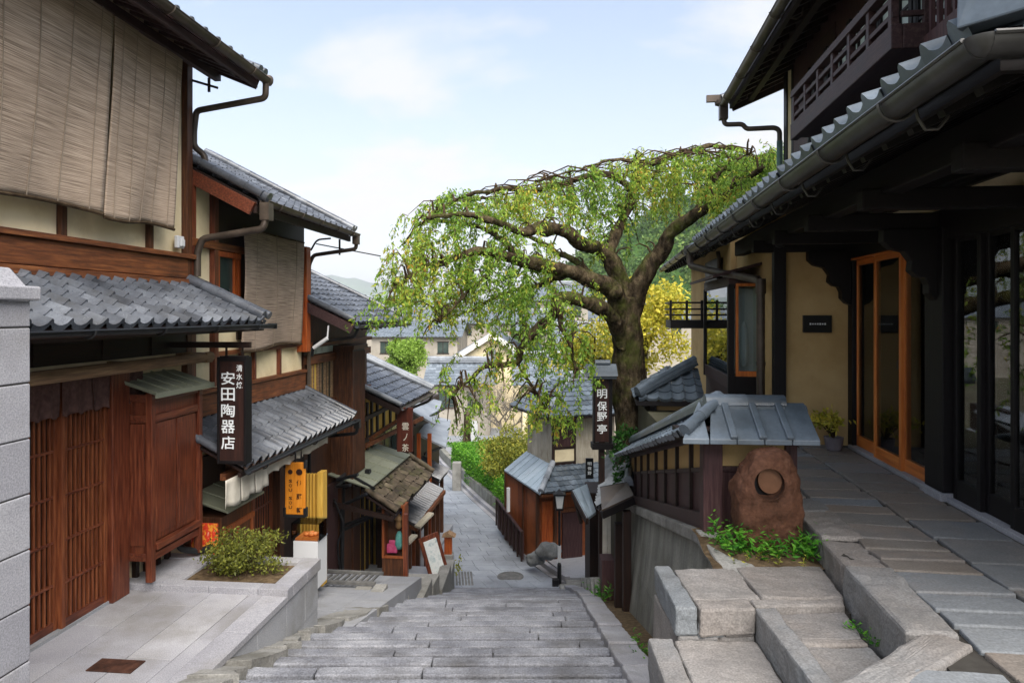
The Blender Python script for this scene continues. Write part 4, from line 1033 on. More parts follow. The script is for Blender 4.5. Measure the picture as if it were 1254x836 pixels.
mb = MB(FL); mb.box(.55,1.616,7.584,8.2,2.9,3.03); mb.build('planter_soil', MT['soil'], G)
bc = FL.w((1.12,7.92,3.28))
bush('azalea_bush', bc, (.52,.33,.30), MT['leaf_bush'], 'low rounded olive-green azalea bush in the granite planter', n=22, per=9000, size=.042, base=3.02)
mb = MB(FL); pc = FL.X(142,815,1.0); p = FL.l(Wz(142,815,3.004)); mb.box(p[0]-.20,p[0]+.20,p[1]-.1,p[1]+.1,3.002,3.012)
for k in range(9): mb.box(p[0]-.19,p[0]+.19,p[1]-.085+k*.02,p[1]-.078+k*.02,3.012,3.016)
tag(mb.build('drain_cover', MT['iron'], bevel=.003), 'rusty brown iron cover set in the left forecourt paving', 'drain cover')
# stone gate pillar at the picture edge
mb = MB(FL); r_ = random.Random(9); xp = FL.l((-2.54,3.6,0))[0]; yp = FL.l((-2.54,3.6,0))[1]
PL = root('stone_pillar', FL, (xp-.3, yp-.5, 3.0), 'pale granite block pillar at the left edge of the picture', 'pillar')
zz = 3.0; z_top = EYE-(368-HY)/F_PX*3.6
hs = []
k = 0
for i in range(11):
    z2 = min(z_top, zz+.292); mb.r = r_.random(); mb.box(xp-.6, xp, yp-1.6, yp, zz+.004, z2-.004); zz = z2
rough(mb.build('block_course', MT['granite'], PL, bevel=.006), 2, .006, .1)
mb = MB(FL); mb.box(xp-.59, xp-.006, yp-1.59, yp-.006, 3.0, z_top-.01); mb.build('joint_core', MT['mortar'], PL)
mb = MB(FL); mb.hexa([(xp-.65,yp-1.6,z_top),(xp+.03,yp-1.6,z_top),(xp+.03,yp+.03,z_top),(xp-.65,yp+.03,z_top),(xp-.6,yp-1.5,z_top+.17),(xp-.03,yp-1.5,z_top+.17),(xp-.06,yp-.06,z_top+.17),(xp-.6,yp-.06,z_top+.17)])
mb.box(xp-.68,xp+.035,yp-1.6,yp+.035,z_top-.0,z_top+.075); mb.build('cap_stone', MT['granite'], PL, bevel=.01)
# ---- house C (third): slatted box, copper and tile lower roofs
Cc = root('machiya_house', FL, (0, 14.0, .4), 'third house from the left with a slatted brown window box and a mossy lower roof', 'house')
ya, yb = 12.36, 16.0
mb = MB(FL); mb.box(-.2,-.05,ya,yb,-.4,6.0); mb.box(-3,-.06,yb-.1,yb,-.4,6.4); mb.box(-3,-.06,ya,ya+.1,-.4,6.4); mb.build('wall', MT['wood_brown'], Cc)
g = Vector((-1,0,.47)).normalized()
up = MB(FL); tile_roof(up, (.95,12.1,5.80), (0,1,0), g, 3.2, (0,3.75), (0,3.75), pitch=.26, course=.25, A=.02, K=6, th=.04)
roll(up, Vector((.97,12.13,5.86)), Vector((.97,12.13,5.86))+g*3.1, .055, .25); roll(up, Vector((.97,15.83,5.86)), Vector((.97,15.83,5.86))+g*3.1, .055, .25)
cr_ = up.build('upper_roof', MT['tile'], Cc, smooth='auto')
mb = MB(FL); slope_board(mb, [(.93,12.12,5.77),(.93,15.8,5.77),(-2,15.8,5.77+2.93*.47),(-2,12.12,5.77+2.93*.47)], .05); mb.beam((.94,12.1,5.70),(-1.2,12.1,5.70+2.14*.47),.05,.16)
for y in lins(12.3,15.6,12): mb.beam((.88,y,5.69),(-.1,y,5.69+.98*.47),.05,.07)
mb.build('eave_board', MT['wood_plum'], cr_)
mb = MB(FL); gutter(mb, (1.02,12.1,5.76), (1.02,15.8,5.74), .055, 4); pipe(mb, [(1.0,12.2,5.7),(.9,12.3,5.55),(.1,12.45,5.45),(.06,12.45,5.2)], .03, 8); mb.build('gutter', MT['metal_dk'], cr_, smooth='auto')
# clerestory with small panes and gable lamp
mb = MB(FL); mb.box(-.05,.05,ya,yb,5.05,5.2); mb.box(-.05,.06,ya,yb,4.2,4.32); mb.box(-.05,.08,ya,yb,5.36,5.44); mb.each('window_beam', MT['wood_brown_h'], Cc, bevel=.005)
for k in range(4):
    y = 12.5+k*.36; mb = MB(FL); mb.box(-.03,-.01,y+.03,y+.33,4.34,5.03); w_ = mb.build('window', MT['yellow'] if k == 0 else MT['glass_dark'], Cc)
    mb = MB(FL); mb.box(-.05,.03,y-.015,y+.03,4.32,5.05); mb.box(-.02,.01,y+.16,y+.19,4.34,5.03); mb.each('window_frame', MT['wood_tan'], w_)
mb = MB(FL)
for k in range(5): mb.box(-.03,-.01,12.55+k*.3,12.8+k*.3,5.22,5.34)
mb.each('fanlight', MT['pane'], Cc)
mb = MB(FL); a, b = FL.X(384,426,.25), FL.X(401,414,.5); mb.tube([a, b], .035, 8); mb.beam(b, Vector(b)+Vector((.0,.05,.22)), .02,.02)
tag(mb.build('tube_lamp', MT['white_paint']), 'white tube lamp under the gable of the third house', 'lamp')
# slatted projecting box
mb = MB(FL); mb.box(-.05,.36,13.75,14.55,2.7,5.25); bx = mb.build('window_box', MT['wood_dark'], Cc)
mb = MB(FL); bars(mb, .36,.38, lins(13.8,14.52,11), 2.72,5.2,.03); mb.build('slat', MT['wood_brown'], bx)
mb = MB(FL); mb.box(-.05,.40,13.70,13.75,2.66,5.28); mb.box(-.05,.42,13.7,14.6,5.25,5.33)
for x in (.08,.2,.32): mb.box(x-.03,x+.03,13.68,13.7,2.7,5.2)
mb.each('box_side', MT['wood_brown'], bx, bevel=.004)
# lower roofs
low = MB(FL); ge = Vector((-1,0,.42)).normalized()
z_e, x_e = 2.52, .8
for k in range(6):
    a = 13.55+k*.53; low.r = random.random()
    low.hexa([(-.05,a,z_e+.85*.3),(x_e,a,z_e),(x_e,a+.525,z_e),(-.05,a+.525,z_e+.85*.3),(-.05,a,z_e+.85*.3+.03),(x_e,a,z_e+.03),(x_e,a+.525,z_e+.03),(-.05,a+.525,z_e+.85*.3+.03)])
    low.beam((-.05,a,z_e+.85*.3+.035),(x_e,a,z_e+.035),.03,.025)
for x in (.2,.45): low.beam((x,13.55,z_e+(.8-x)*.3+.033),(x,16.7,z_e+(.8-x)*.3+.033),.012,.008)
cl = low.build('copper_roof', MT['copper'], Cc, bevel=.004)
mb = MB(FL); mb.box(.45,.55,14.3,14.42,z_e+.13,z_e+.2); mb.build('roof_stone', MT['metal_dk'], cl)
low = MB(FL); tile_roof(low, (1.32,13.6,2.06), (0,1,0), Vector((-1,0,.62)), .78, (0,3.3), (0,3.3), pitch=.24, course=.2, A=-.03, K=8, jit=.012, th=.04)
roll(low, (1.34,13.6,2.12), (.7,13.6,2.52), .06, .2); roll(low, (1.34,16.9,2.12), (.7,16.9,2.52), .06, .2)
tr_ = low.build('mossy_roof', MT['tile_old'], Cc, smooth='auto')
mb = MB(FL); slope_board(mb, [(1.3,13.6,2.03),(1.3,16.9,2.03),(.6,16.9,2.46),(.6,13.6,2.46)], .05); mb.box(1.2,1.26,13.6,16.9,1.93,2.01)
for y in (13.65, 15.2, 16.8): mb.beam((-.05,y,2.2),(1.25,y,1.92),.07,.09)
mb.build('roof_board', MT['wood_dark_h'], tr_)
# ground floor boards, pipes, stall window
mb = MB(FL); mb.box(-.05,.02,12.4,13.9,.4,2.6); mb.build('board_wall', MT['wood_plum_v'], Cc)
mb = MB(FL); mb.box(-.05,.06,14.0,14.2,.2,2.5); mb.box(-.05,.05,14.75,14.9,.2,2.5); mb.box(-.05,.03,14.25,14.7,.3,2.3); mb.each('post', MT['wood_brown'], Cc, bevel=.005)
mb = MB(FL)
pipe(mb, [(.95,12.35,3.1),(.5,12.5,2.95),(.2,13.9,2.75),(.9,13.5,2.55)], .03, 8, .12); pipe(mb, [(.8,12.4,2.9),(.45,12.6,2.8),(.15,13.9,2.6),(.12,13.95,2.0),(.1,13.95,.6)], .028, 8, .12)
pipe(mb, [(.75,13.5,2.45),(.3,13.7,2.2),(.12,13.85,2.1),(.12,13.85,.7)], .035, 8, .1); pipe(mb, [(.05,13.6,2.3),(.25,13.62,1.8),(.1,13.66,1.4),(.15,13.7,.6)], .02, 6, .1)
mb.beam((.05,14.2,1.6),(1.0,14.3,1.95),.05,.05); mb.beam((.05,13.95,1.55),(.9,14.6,1.85),.06,.05)
mb.build('pipe', MT['metal_dk'], Cc, smooth='auto')
# lit display window with cloths (stands out from the wall)
p = FL.Yp(481,690,14.0); Dw = root('display_window', FL, (p[0], 14.2, .6), 'brown framed shop display window with pink and turquoise goods', 'display window')
a, b = FL.xy(468,14.0), FL.xy(496,14.0); z0_, z1_ = FL.Yp(481,683,14.0)[2], FL.Yp(481,618,14.0)[2]
mb = MB(FL); mb.box(a,b,14.25,14.3,z0_,z1_); mb.box(a,b,14.0,14.3,z0_-.5,z0_); mb.build('case', MT['wood_brown'], Dw)
mb = MB(FL); mb.box(a,a+.05,13.97,14.25,z0_,z1_); mb.box(b-.05,b,13.97,14.25,z0_,z1_); mb.box(a+.05,b-.05,13.97,14.02,z0_,z0_+.05); mb.box(a+.05,b-.05,13.97,14.02,z1_-.05,z1_); mb.each('window_frame', MT['wood_front'], Dw, bevel=.004)
mb = MB(FL); mb.box(a+.06,a+.28,14.1,14.2,z0_+.06,z0_+.24); mb.box(a+.10,a+.24,14.12,14.16,z0_+.24,z0_+.32); mb.build('pink_goods', MT['pink'], Dw, bevel=.02)
mb = MB(FL); mb.lathe((b-.16,14.15,z0_+.14), [(.06,0),(.09,.1),(.07,.28),(.03,.36)], 10); mb.build('turquoise_goods', MT['teal'], Dw, smooth=True)
mb = MB(FL); mb.lathe((b-.17,14.15,z0_+.55), [(.03,0),(.07,.05),(.06,.18),(.1,.2),(.02,.3)], 10); mb.build('straw_goods', MT['skin'], Dw, smooth=True)
mb = MB(FL); mb.lathe((a+.25,14.1,z1_-.22), [(.02,0),(.13,.05),(.12,.2),(.03,.24)], 12); mb.build('blue_goods', MT['blue'], Dw, smooth=True)
mb = MB(FL); mb.box(a+.05,b-.05,14.0,14.006,z0_+.05,z1_-.05); mb.build('glass', MT['glass_clear'], Dw)
# yard slabs, post, grating, curb
mb = MB(FL)
def q_(poly, z0, z1): mb.r = random.random(); mb.prism([FL.l((x,y,z0)) for x,y in poly], (0,0,z1-z0))
q_([(-2.32,9.55),(-2.08,9.55),(-2.0,11.0),(-2.2,11.0)], .8, 1.63); q_([(-2.6,9.9),(-2.36,9.8),(-2.24,11.0),(-2.5,11.0)], .8, 1.60)
q_([(-2.12,11.75),(-1.52,11.75),(-1.47,12.6),(-2.05,12.6)], .3, 1.1); q_([(-2.06,11.62),(-1.54,11.62),(-1.53,11.74),(-2.08,11.74)], .3, 1.02)
q_([(-2.06,12.62),(-1.46,12.62),(-1.4,13.2),(-2.0,13.2)], .2, .95)
q_([(-1.62,13.3),(-1.36,13.3),(-1.30,14.6),(-1.5,14.6)], -.3, .60)
tag(mb.build('shop_step', MT['kerb'], bevel=.015), kind='structure')
mb = MB(FL); p = FL.l((-2.75,11.1,1.6))
for k in range(9): mb.beam(FL.l((-3.1+k*.1,11.0,1.63)), FL.l((-3.02+k*.1,11.45,1.60+.01*(k%3))), .035,.03)
mb.beam(FL.l((-3.15,11.02,1.66)), FL.l((-2.2,10.98,1.64)), .06,.05); mb.beam(FL.l((-3.1,11.46,1.66)), FL.l((-2.15,11.42,1.63)), .05,.05)
tag(mb.build('drain_grate', MT['iron_grey'], bevel=.004), 'weathered slatted grate lying at the edge of the second shop ramp', 'grate')
mb = MB(FL); p = FL.l(Wz(497,713,1.1)); mb.box(p[0]-.04,p[0]+.04,p[1]-.04,p[1]+.04,1.1,2.35); mb.box(p[0]-.07,p[0]+.07,p[1]-.07,p[1]+.07,1.1,1.18)
tag(mb.build('wooden_post', MT['wood_red'], bevel=.006), 'slim red-brown post standing on the stone slab by the stairs', 'post')
# ---- house D
D = root('machiya_house', FL, (0, 17.0, -.4), 'fourth house from the left with yellow plaster panels below its tiled roof', 'house')
ya, yb = 16.02, 18.7
mb = MB(FL); mb.box(-.2,-.05,ya-.5,yb,-.5,4.2); mb.box(-3,-.06,yb-.1,yb,-.5,4.1); mb.box(-3,-.06,ya-.5,ya-.4,-.5,4.1); mb.build('wall', MT['yellow'], D)
g = Vector((-1,0,.45)).normalized()
up = MB(FL); tile_roof(up, (.9,15.4,3.88), (0,1,0), g, 2.6, (0,3.3), (0,3.3), pitch=.26, course=.27, A=.018, K=6, th=.045)
dr = up.build('upper_roof', MT['tile'], D, smooth='auto')
mb = MB(FL); roll(mb, Vector((.93,15.42,3.94)), Vector((.93,15.42,3.94))+g*2.5, .055, .25); mb.build('verge_tile', MT['tile_pale'], dr, smooth='auto'); mb = MB(FL); roll(mb, Vector((.95,18.68,3.97)), Vector((.95,18.68,3.97))+g*2.5, .08, .25); roll(mb, Vector((.95,18.5,3.95)), Vector((.95,18.5,3.95))+g*2.5, .06, .25); mb.build('verge_tile', MT['tile_pale'], dr, smooth='auto')
mb = MB(FL); slope_board(mb, [(.88,15.42,3.85),(.88,18.66,3.85),(-1.5,18.66,3.85+2.38*.45),(-1.5,15.42,3.85+2.38*.45)], .06); mb.beam((.9,15.4,3.78),(-1,15.4,3.78+1.9*.45),.05,.12)
mb.build('eave_board', MT['wood_dark_h'], dr)
mb = MB(FL); gutter(mb, (.97,15.4,3.85), (.97,18.7,3.83), .055, 3); pipe(mb, [(.95,18.6,3.8),(.85,18.6,3.6),(.1,18.6,3.3)], .035, 8); mb.build('gutter', MT['metal_br'], dr, smooth='auto')
mb = MB(FL)
for y in (15.6,15.95,16.3,16.75,17.3,17.9,18.5): mb.box(-.05,.0,y-.05,y+.05,-.4,3.9)
mb.box(-.05,.01,15.5,yb,3.0,3.1); mb.box(-.05,.02,15.5,yb,3.5,3.6); mb.each('wall_frame', MT['wood_dark'], D)
mb = MB(FL); mb.box(-.05,.005,16.4,17.2,1.9,2.98); mb.box(-.05,.0,17.3,18.4,1.9,2.98); mb.build('window', MT['glass_dark'], D)
mb = MB(FL); mb.beam((.02,15.6,2.95),(.9,17.6,3.3),.07,.09); mb.beam((.05,15.9,3.05),(.7,15.9,3.5),.06,.08); mb.each('brace', MT['wood_brown_h'], D)
S3 = root('hanging_sign', FL, FL.Yp(494,550,15.6), 'red-brown vertical board with pale characters beside the yellow wall', 'sign')
a, b = FL.xy(486,15.6), FL.xy(505,15.6); z0_, z1_ = FL.Yp(494,553,15.6)[2], FL.Yp(494,499,15.6)[2]
mb = MB(FL); mb.box(a,b,15.6,15.68,z0_,z1_); mb.build('sign_board', MT['signwood2'], S3, bevel=.006)
mb = MB(FL); letters(mb, [(c, ((a+b)/2+.02, 15.596, z1_-.42-.24*k), .16 if c != 'ノ' else .1, .17) for k, c in enumerate('雲ノ茶')], (1,0,0), (0,0,1), .003, .015); mb.build('lettering', MT['cloth_white'], S3, recalc=False)
# ---- shop E: low striped roof at the foot of the stairs, and far roofs
E_ = root('shop_house', FL, (0, 17.8, -.5), 'low open shop front with a striped tile roof at the foot of the stairs', 'shop')
low = MB(FL); tile_roof(low, (1.09,16.0,1.02), (0,1,0), Vector((-1,0,.5)), .95, (0,3.3), (0,3.3), pitch=.17, course=.45, A=-.05, K=10)
er = low.build('lower_roof', MT['tile'], E_, smooth='auto')
mb = MB(FL); slope_board(mb, [(1.07,16.0,1.0),(1.07,19.3,1.0),(.2,19.3,1.43),(.2,16.0,1.43)], .06); mb.box(1.08,1.16,16,19.3,.93,1.03); mb.build('roof_board', MT['wood_brown_h'], er)
mb = MB(FL); mb.box(.2,.3,16.0,19.3,-.5,1.4); mb.box(.3,.9,16.05,16.1,-.4,.35); mb.build('wall', MT['wood_dark'], E_)
mb = MB(FL)
for y in (16.05,16.9,17.8,18.7,19.25): mb.box(.9,1.0,y-.05,y+.05,-.6,1.0)
mb.box(.3,.95,16.02,16.08,.3,.36); mb.each('post', MT['wood_brown'], E_)
mb = MB(FL); mb.beam(FL.Yp(511,645,15.9), FL.Yp(528,628,16.4), .16,.05); mb.beam(FL.Yp(498,665,15.0), FL.Yp(508,655,15.4), .14,.05); mb.each('fascia_board', MT['wood_pale'], E_)
mb = MB(FL); mb.box(.35,.7,16.3,16.7,-.4,.2); mb.box(.5,.85,17.0,17.3,-.5,.3); mb.lathe((.7,16.6,.2), [(.1,0),(.14,.1),(.05,.25)], 10); mb.each('goods', MT['wood_front'], E_)
low = MB(FL); tile_roof(low, (.92,19.5,1.2), (0,1,0), Vector((-1,0,.5)), .9, (0,1.4), (0,1.4), pitch=.17, course=.45, A=-.05, K=10)
F_ = root('shop_house', FL, (0, 20.8, -.6), 'next low shop with a striped tile roof further down the road', 'shop')
fr_ = low.build('lower_roof', MT['tile'], F_, smooth='auto')
mb = MB(FL); slope_board(mb, [(.90,19.5,1.18),(.90,20.9,1.18),(.05,20.9,1.6),(.05,19.5,1.6)], .06); mb.build('roof_board', MT['wood_dark_h'], fr_)
mb = MB(FL); mb.box(-.25,.12,19.6,21.2,-.7,1.7); mb.build('wall', MT['wood_dark'], F_)
mb = MB(FL); mb.box(.7,.8,19.6,19.7,-.7,1.2); mb.box(.7,.8,20.7,20.8,-.7,1.2); mb.each('post', MT['wood_brown'], F_)
# sheet roofs above the yellow sign
G_ = root('shop_house', FL, (0, 21, 0), 'far wooden shop with grey sheet roofs beyond the yellow house', 'shop')
def wroof(mb, quad, th=.06):
    P = [Vector(FL.l(W(*q))) for q in quad]; mb.prism(P, (0,0,-th))
mb = MB(FL); wroof(mb, [(505,503,18.9),(533,519,18.9),(541,491,22.5),(514,484,22.5)]); mb.build('upper_roof', MT['tile_pale'], G_)
mb = MB(FL); wroof(mb, [(511,531,19.2),(546,547,19.2),(552,514,23.5),(528,508,23.5)]); mb.build('lower_roof', MT['tile_pale'], G_)
mb = MB(FL); mb.box(-.3,.1,18.9,23.5,-.7,3.2); mb.box(.1,.35,18.95,19.0,-.5,2.6); mb.build('wall', MT['wood_dark'], G_)
mb = MB(FL)
for px in (513, 526): p = FL.Yp(px,560,19.3); mb.box(p[0]-.05,p[0]+.05,19.25,19.35,-.6,2.6)
mb.each('post', MT['wood_orange'], G_)
mb = MB(FL); mb.beam(FL.Yp(508,520,18.8), FL.Yp(544,500,21), .05,.06); mb.beam(FL.Yp(520,556,19.4), FL.Yp(544,546,20.5), .05,.06); mb.each('bracket', MT['metal_dk'], G_)
# A-board, lantern box, planter stone, grating on the road
mb = MB(FW); a, b = Vector(W(540,711,15.3)), Vector(W(524,655,15.3)); mb.beam(a, b, .46,.05, up=(.4,-1,.1)); ab = mb.build('notice_board', MT['wood_red'], bevel=.005); tag(ab, 'leaning wooden notice board with a printed sheet beside the low shop', 'sign board')
d = (b-a).normalized(); mb = MB(FW); mb.beam(a+d*.12, b-d*.1, .30,.05, up=(.4,-1,.1), off=(.012,-.03,.0)); mb.build('sheet', MT['paper'], ab, label='printed paper sheet')
p = Vector(W(549,676,18.2)); mb = MB(FW)
L_ = root('standing_lantern', FW, (p.x, 18.2, p.z-.4), 'small orange-brown wooden lantern box standing by the road edge', 'lantern')
mb.box(p.x-.10,p.x+.10,18.1,18.3,p.z-.02,p.z+.45); mb.build('lantern_box', MT['wood_orange'], L_, bevel=.008)
mb = MB(FW); mb.prism([(p.x-.16,18.04,p.z+.45),(p.x+.2,18.04,p.z+.45),(p.x+.02,18.04,p.z+.55)], (0,.32,0)); mb.build('lantern_roof', MT['wood_tan'], L_)
mb = MB(FW); mb.box(p.x-.13,p.x+.13,18.05,18.35,p.z-.55,p.z-.02); mb.build('base_stone', MT['kerb'], L_, bevel=.02)
mb = MB(FW); p = Vector(Wz(543,712,.1)); mb.box(-1.62,-1.32,14.65,15.7,-.6,.32); mb.box(-1.7,-1.5,14.5,14.64,-.5,.4)
tag(mb.build('stone_planter', MT['kerb'], bevel=.02), 'mottled stone planter box at the foot of the stairs', 'planter')
bush('yellow_plant', (-1.3,15.9,.15), (.14,.2,.3), MT['leaf_olive'], 'small yellow-green plant behind the stone planter at the road edge', 'plant', n=6, per=2600, size=.07, stem=False, base=-.45)
mb = MB(FW)
za = zroad(16.6)+.006
for k in range(6): mb.beam((-1.32+k*.075,16.35,za), (-1.42+k*.075,17.35,za-.05), .05,.02)
tag(mb.build('drain_grate', MT['iron_grey']), 'long slatted grate in the road at the foot of the stairs', 'grate')
mb = MB(FW); p = Wz(625,705.5,zroad(16.9)+.004); mb.lathe((p[0],p[1],p[2]), [(.33,0),(.33,.006),(.27,.006),(.26,.003),(.25,.005)], 28)
tag(mb.build('manhole_cover', MT['iron_grey']), 'round grey manhole cover in the road below the stairs', 'manhole cover')
# ------------------------------------------------------------------ right-hand shop (frame FR: x = 0 is the door wall, street to the left)
M_ = root('merchant_house', FR, (1.0, 6.0, TZ), 'dark timbered two-storey shop on the right with honey-coloured glass doors and a deep eave', 'house')
XE, ZE = -1.54, 6.985; YN, YF = FR.yx(1205, XE), FR.yx(849, XE)
# lower roof: street slope and hipped near end
g = Vector((1,0,.45)).normalized()
low = MB(FR); tile_roof(low, (XE+.0,YN,ZE+.05), (0,1,0), g, 2.0, (0,YF-YN), (1.75,YF-YN), pitch=.218, course=.21, A=.042, K=12, th=.035, lip=.12)
tile_roof(low, (XE+.03,YN,ZE+.0), (1,0,0), Vector((0,1,.45)).normalized(), 2.0, (0,4.5), (1.75,4.5), pitch=.23, course=.21, A=.03, K=6, th=.035, lip=.10)
mr_ = low.build('lower_roof', MT['tile_blue'], M_, smooth='auto')
mb = MB(FR); a, b = Vector((XE+.16,YN+.13,ZE+.13)), Vector((XE+1.7,YN+1.67,ZE+.82)); ridge(mb, a, b, .22, .16, .085, .3)
mb.prism([(a.x-.20,a.y-.02,ZE+.06),(a.x-.02,a.y-.20,ZE+.06),(a.x+.0,a.y-.18,ZE+.40),(a.x-.10,a.y-.10,ZE+.47),(a.x-.18,a.y,ZE+.40)], (.07,.07,0))
mb.lathe((a.x-.06,a.y-.10,ZE+.30), [(.02,-.06),(.07,-.04),(.075,.03),(.03,.06)], 14); mb.box(a.x-.02,a.x+.55,a.y-.24,a.y-.1,ZE+.06,ZE+.17)
mb.build('hip_ridge', MT['tile_blue'], mr_, bevel=.008); mb = MB(FR)
for q in range(2): roll(mb, Vector((XE+.04,YF+.02-.13*q,ZE+.07)), Vector((XE+.04,YF+.02-.13*q,ZE+.07))+g*1.6, .055, .21)
mb.build('verge_tile', MT['tile_blue'], mr_, smooth='auto')
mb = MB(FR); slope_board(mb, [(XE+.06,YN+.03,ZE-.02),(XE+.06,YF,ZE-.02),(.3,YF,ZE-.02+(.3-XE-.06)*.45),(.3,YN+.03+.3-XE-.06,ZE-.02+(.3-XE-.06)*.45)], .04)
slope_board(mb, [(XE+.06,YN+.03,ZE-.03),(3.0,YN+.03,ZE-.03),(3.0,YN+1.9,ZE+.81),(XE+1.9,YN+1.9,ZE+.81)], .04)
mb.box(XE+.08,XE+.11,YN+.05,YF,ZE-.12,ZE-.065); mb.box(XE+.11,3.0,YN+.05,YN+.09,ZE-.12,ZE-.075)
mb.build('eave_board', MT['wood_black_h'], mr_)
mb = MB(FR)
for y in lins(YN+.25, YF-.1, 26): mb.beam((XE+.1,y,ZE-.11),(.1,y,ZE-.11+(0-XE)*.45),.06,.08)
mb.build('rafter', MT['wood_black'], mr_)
mb = MB(FR); gutter(mb, (XE-.05,YN-.10,ZE-.06), (XE-.05,YF+.03,ZE-.07), .068, 0, None, .008); gutter(mb, (XE-.05,YN-.10,ZE-.06), (3.0,YN-.10,ZE-.055), .066)
mb.lathe((XE-.05,YN-.10,ZE-.058), [(.004,-.067),(.035,-.058),(.056,-.036),(.066,-.008),(.067,.0)], 18)
for y in lins(YN+.6, YF-.3, 9):
    c = Vector((XE-.05,y,ZE-.065)); mb.tube([c+Vector((.078*math.cos(t),0,.078*math.sin(t))) for t in [math.pi+math.pi*k/8 for k in range(9)]], .008, 6)
    mb.tube([c+Vector(v) for v in ((.07,0,.0),(.09,0,-.07),(.12,0,-.12),(.17,0,-.12),(.21,0,-.07),(.22,0,.02))], .008, 6)
mb.tube([(XE-.05,YF+.03,ZE-.13),(XE-.05,YF+.05,ZE-.0)], .085, 14)
mb.build('gutter', MT['metal'], mr_, smooth='auto')
yw = FR.Yp(940, 350, 8.25)
mb = MB(FR); pipe(mb, [(XE-.05,YF,ZE-.1),(XE-.05,YF-.02,ZE-.30),(XE+.2,YF-.6,ZE-.42),(-1.03,8.45,6.42),(-.99,8.2,6.38),(-.985,8.18,6.2),(-.985,8.18,4.45)], .05, 12, .08)
mb.tube([(-.985,8.18,6.40),(-.985,8.18,6.22)], .062, 12); mb.tube([(-.985,8.18,5.4),(-.985,8.18,5.36)], .058, 12)
mb.build('downpipe', MT['metal_br'], M_, smooth='auto')
# beams, arms and scroll corbels under the eave
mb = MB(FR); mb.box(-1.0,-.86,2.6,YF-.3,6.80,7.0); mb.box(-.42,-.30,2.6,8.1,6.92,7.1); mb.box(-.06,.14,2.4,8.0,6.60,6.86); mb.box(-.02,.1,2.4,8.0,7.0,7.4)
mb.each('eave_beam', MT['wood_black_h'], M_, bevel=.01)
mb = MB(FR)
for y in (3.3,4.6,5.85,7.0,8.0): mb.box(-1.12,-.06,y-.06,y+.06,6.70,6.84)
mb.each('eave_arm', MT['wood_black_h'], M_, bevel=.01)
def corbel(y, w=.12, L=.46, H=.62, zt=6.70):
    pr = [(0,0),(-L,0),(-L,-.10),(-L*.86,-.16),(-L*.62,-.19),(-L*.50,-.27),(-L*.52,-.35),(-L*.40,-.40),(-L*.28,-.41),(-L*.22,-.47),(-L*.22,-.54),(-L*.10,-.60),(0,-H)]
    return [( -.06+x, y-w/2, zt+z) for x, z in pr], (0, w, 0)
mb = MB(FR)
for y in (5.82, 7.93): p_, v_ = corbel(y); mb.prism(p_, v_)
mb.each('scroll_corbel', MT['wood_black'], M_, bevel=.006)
# walls
yc = 8.0; xl_ = FR.xy(948, yc)
mb = MB(FR); mb.box(xl_+.05,.02,yc,yc+.12,TZ,6.9); mb.box(xl_+.06,xl_+.16,yc+.1,10.6,TZ-.6,7.2); mb.build('wall', MT['ochre'], M_)
mb = MB(FR); mb.box(-.02,.12,7.0,7.2,6.86,7.0); mb.box(-.3,3,9.7,9.75,6.8,10.2); mb.box(0.03,.08,2.4,8,6.84,7.6); mb.box(-.30,-.25,9.36,9.64,7.5,9.4)
mb.build('upper_wall', MT['cream'], M_)
mb = MB(FR)
ya, yb = FR.yx(1170,0), FR.yx(1147,0)
mb.box(-.10,.14,ya,yb,TZ+.05,6.7); mb.box(-.05,.1,7.86,8.02,TZ,6.7)
a, b = FR.xy(948,7.93), FR.xy(963,7.93); mb.box(a,b,7.93,8.05,TZ,6.85); mb.box(-.06,.12,2.5,2.75,TZ,6.7)
mb.box(-.32,-.24,9.62,9.78,7.4,9.5); mb.box(-.33,-.27,9.25,9.35,7.4,9.5)
mb.each('post', MT['wood_black'], M_, bevel=.008)
mb = MB(FR); mb.box(-.13,.17,ya-.03,yb+.03,TZ-.01,TZ+.06); mb.build('post_base', MT['granite'], M_, bevel=.01)
# honey-coloured sliding doors
def glazed(ya, yb, x, z0, z1, m1, m2, st=.045, bt=.12, tp=.06, mids=(), parent=M_, name='glass_door', gl='glass'):
    d = MB(FR); d.box(x-.004,x+.004,ya+st*.6,yb-st*.6,z0+bt*.8,z1-tp*.6); k = d.build(name, MT[gl], parent)
    d = MB(FR)
    for y in (ya+st/2, yb-st/2): d.box(x-.022,x+.022,y-st/2,y+st/2,z0,z1)
    d.each('stile', MT[m1], k, bevel=.004)
    d = MB(FR); d.box(x-.020,x+.020,ya+st,yb-st,z0,z0+bt); d.box(x-.020,x+.020,ya+st,yb-st,z1-tp,z1)
    for m in mids: d.box(x-.015,x+.015,ya+st,yb-st,m-.012,m+.012)
    d.each('rail', MT[m2], k, bevel=.004)
    return k
z0_, z1_ = TZ+.03, 6.59
e1, e2, e3, e4 = FR.yx(1147,0)+.02, FR.yx(1109,0), FR.yx(1077,0), FR.yx(1048,0)
glazed(e2-.02, e3+.02, -.03, z0_, z1_, 'wood_door', 'wood_door_h'); glazed(e3-.02, e4, .02, z0_, z1_, 'wood_door', 'wood_door_h')
k = glazed(e1, e2, .0, z0_, z1_, 'wood_door', 'wood_door_h', st=.03, tp=.03)
mb = MB(FR); mb.box(-.06,.06,e1,e4+.02,z1_,z1_+.03); mb.build('door_head', MT['wood_door_h'], M_)
mb = MB(FR); mb.box(-.08,.06,e1,e4+.02,TZ-.01,z0_); mb.box(-.08,.06,.5,ya-.03,TZ-.01,z0_); mb.each('door_sill', MT['granite'], M_, bevel=.005)
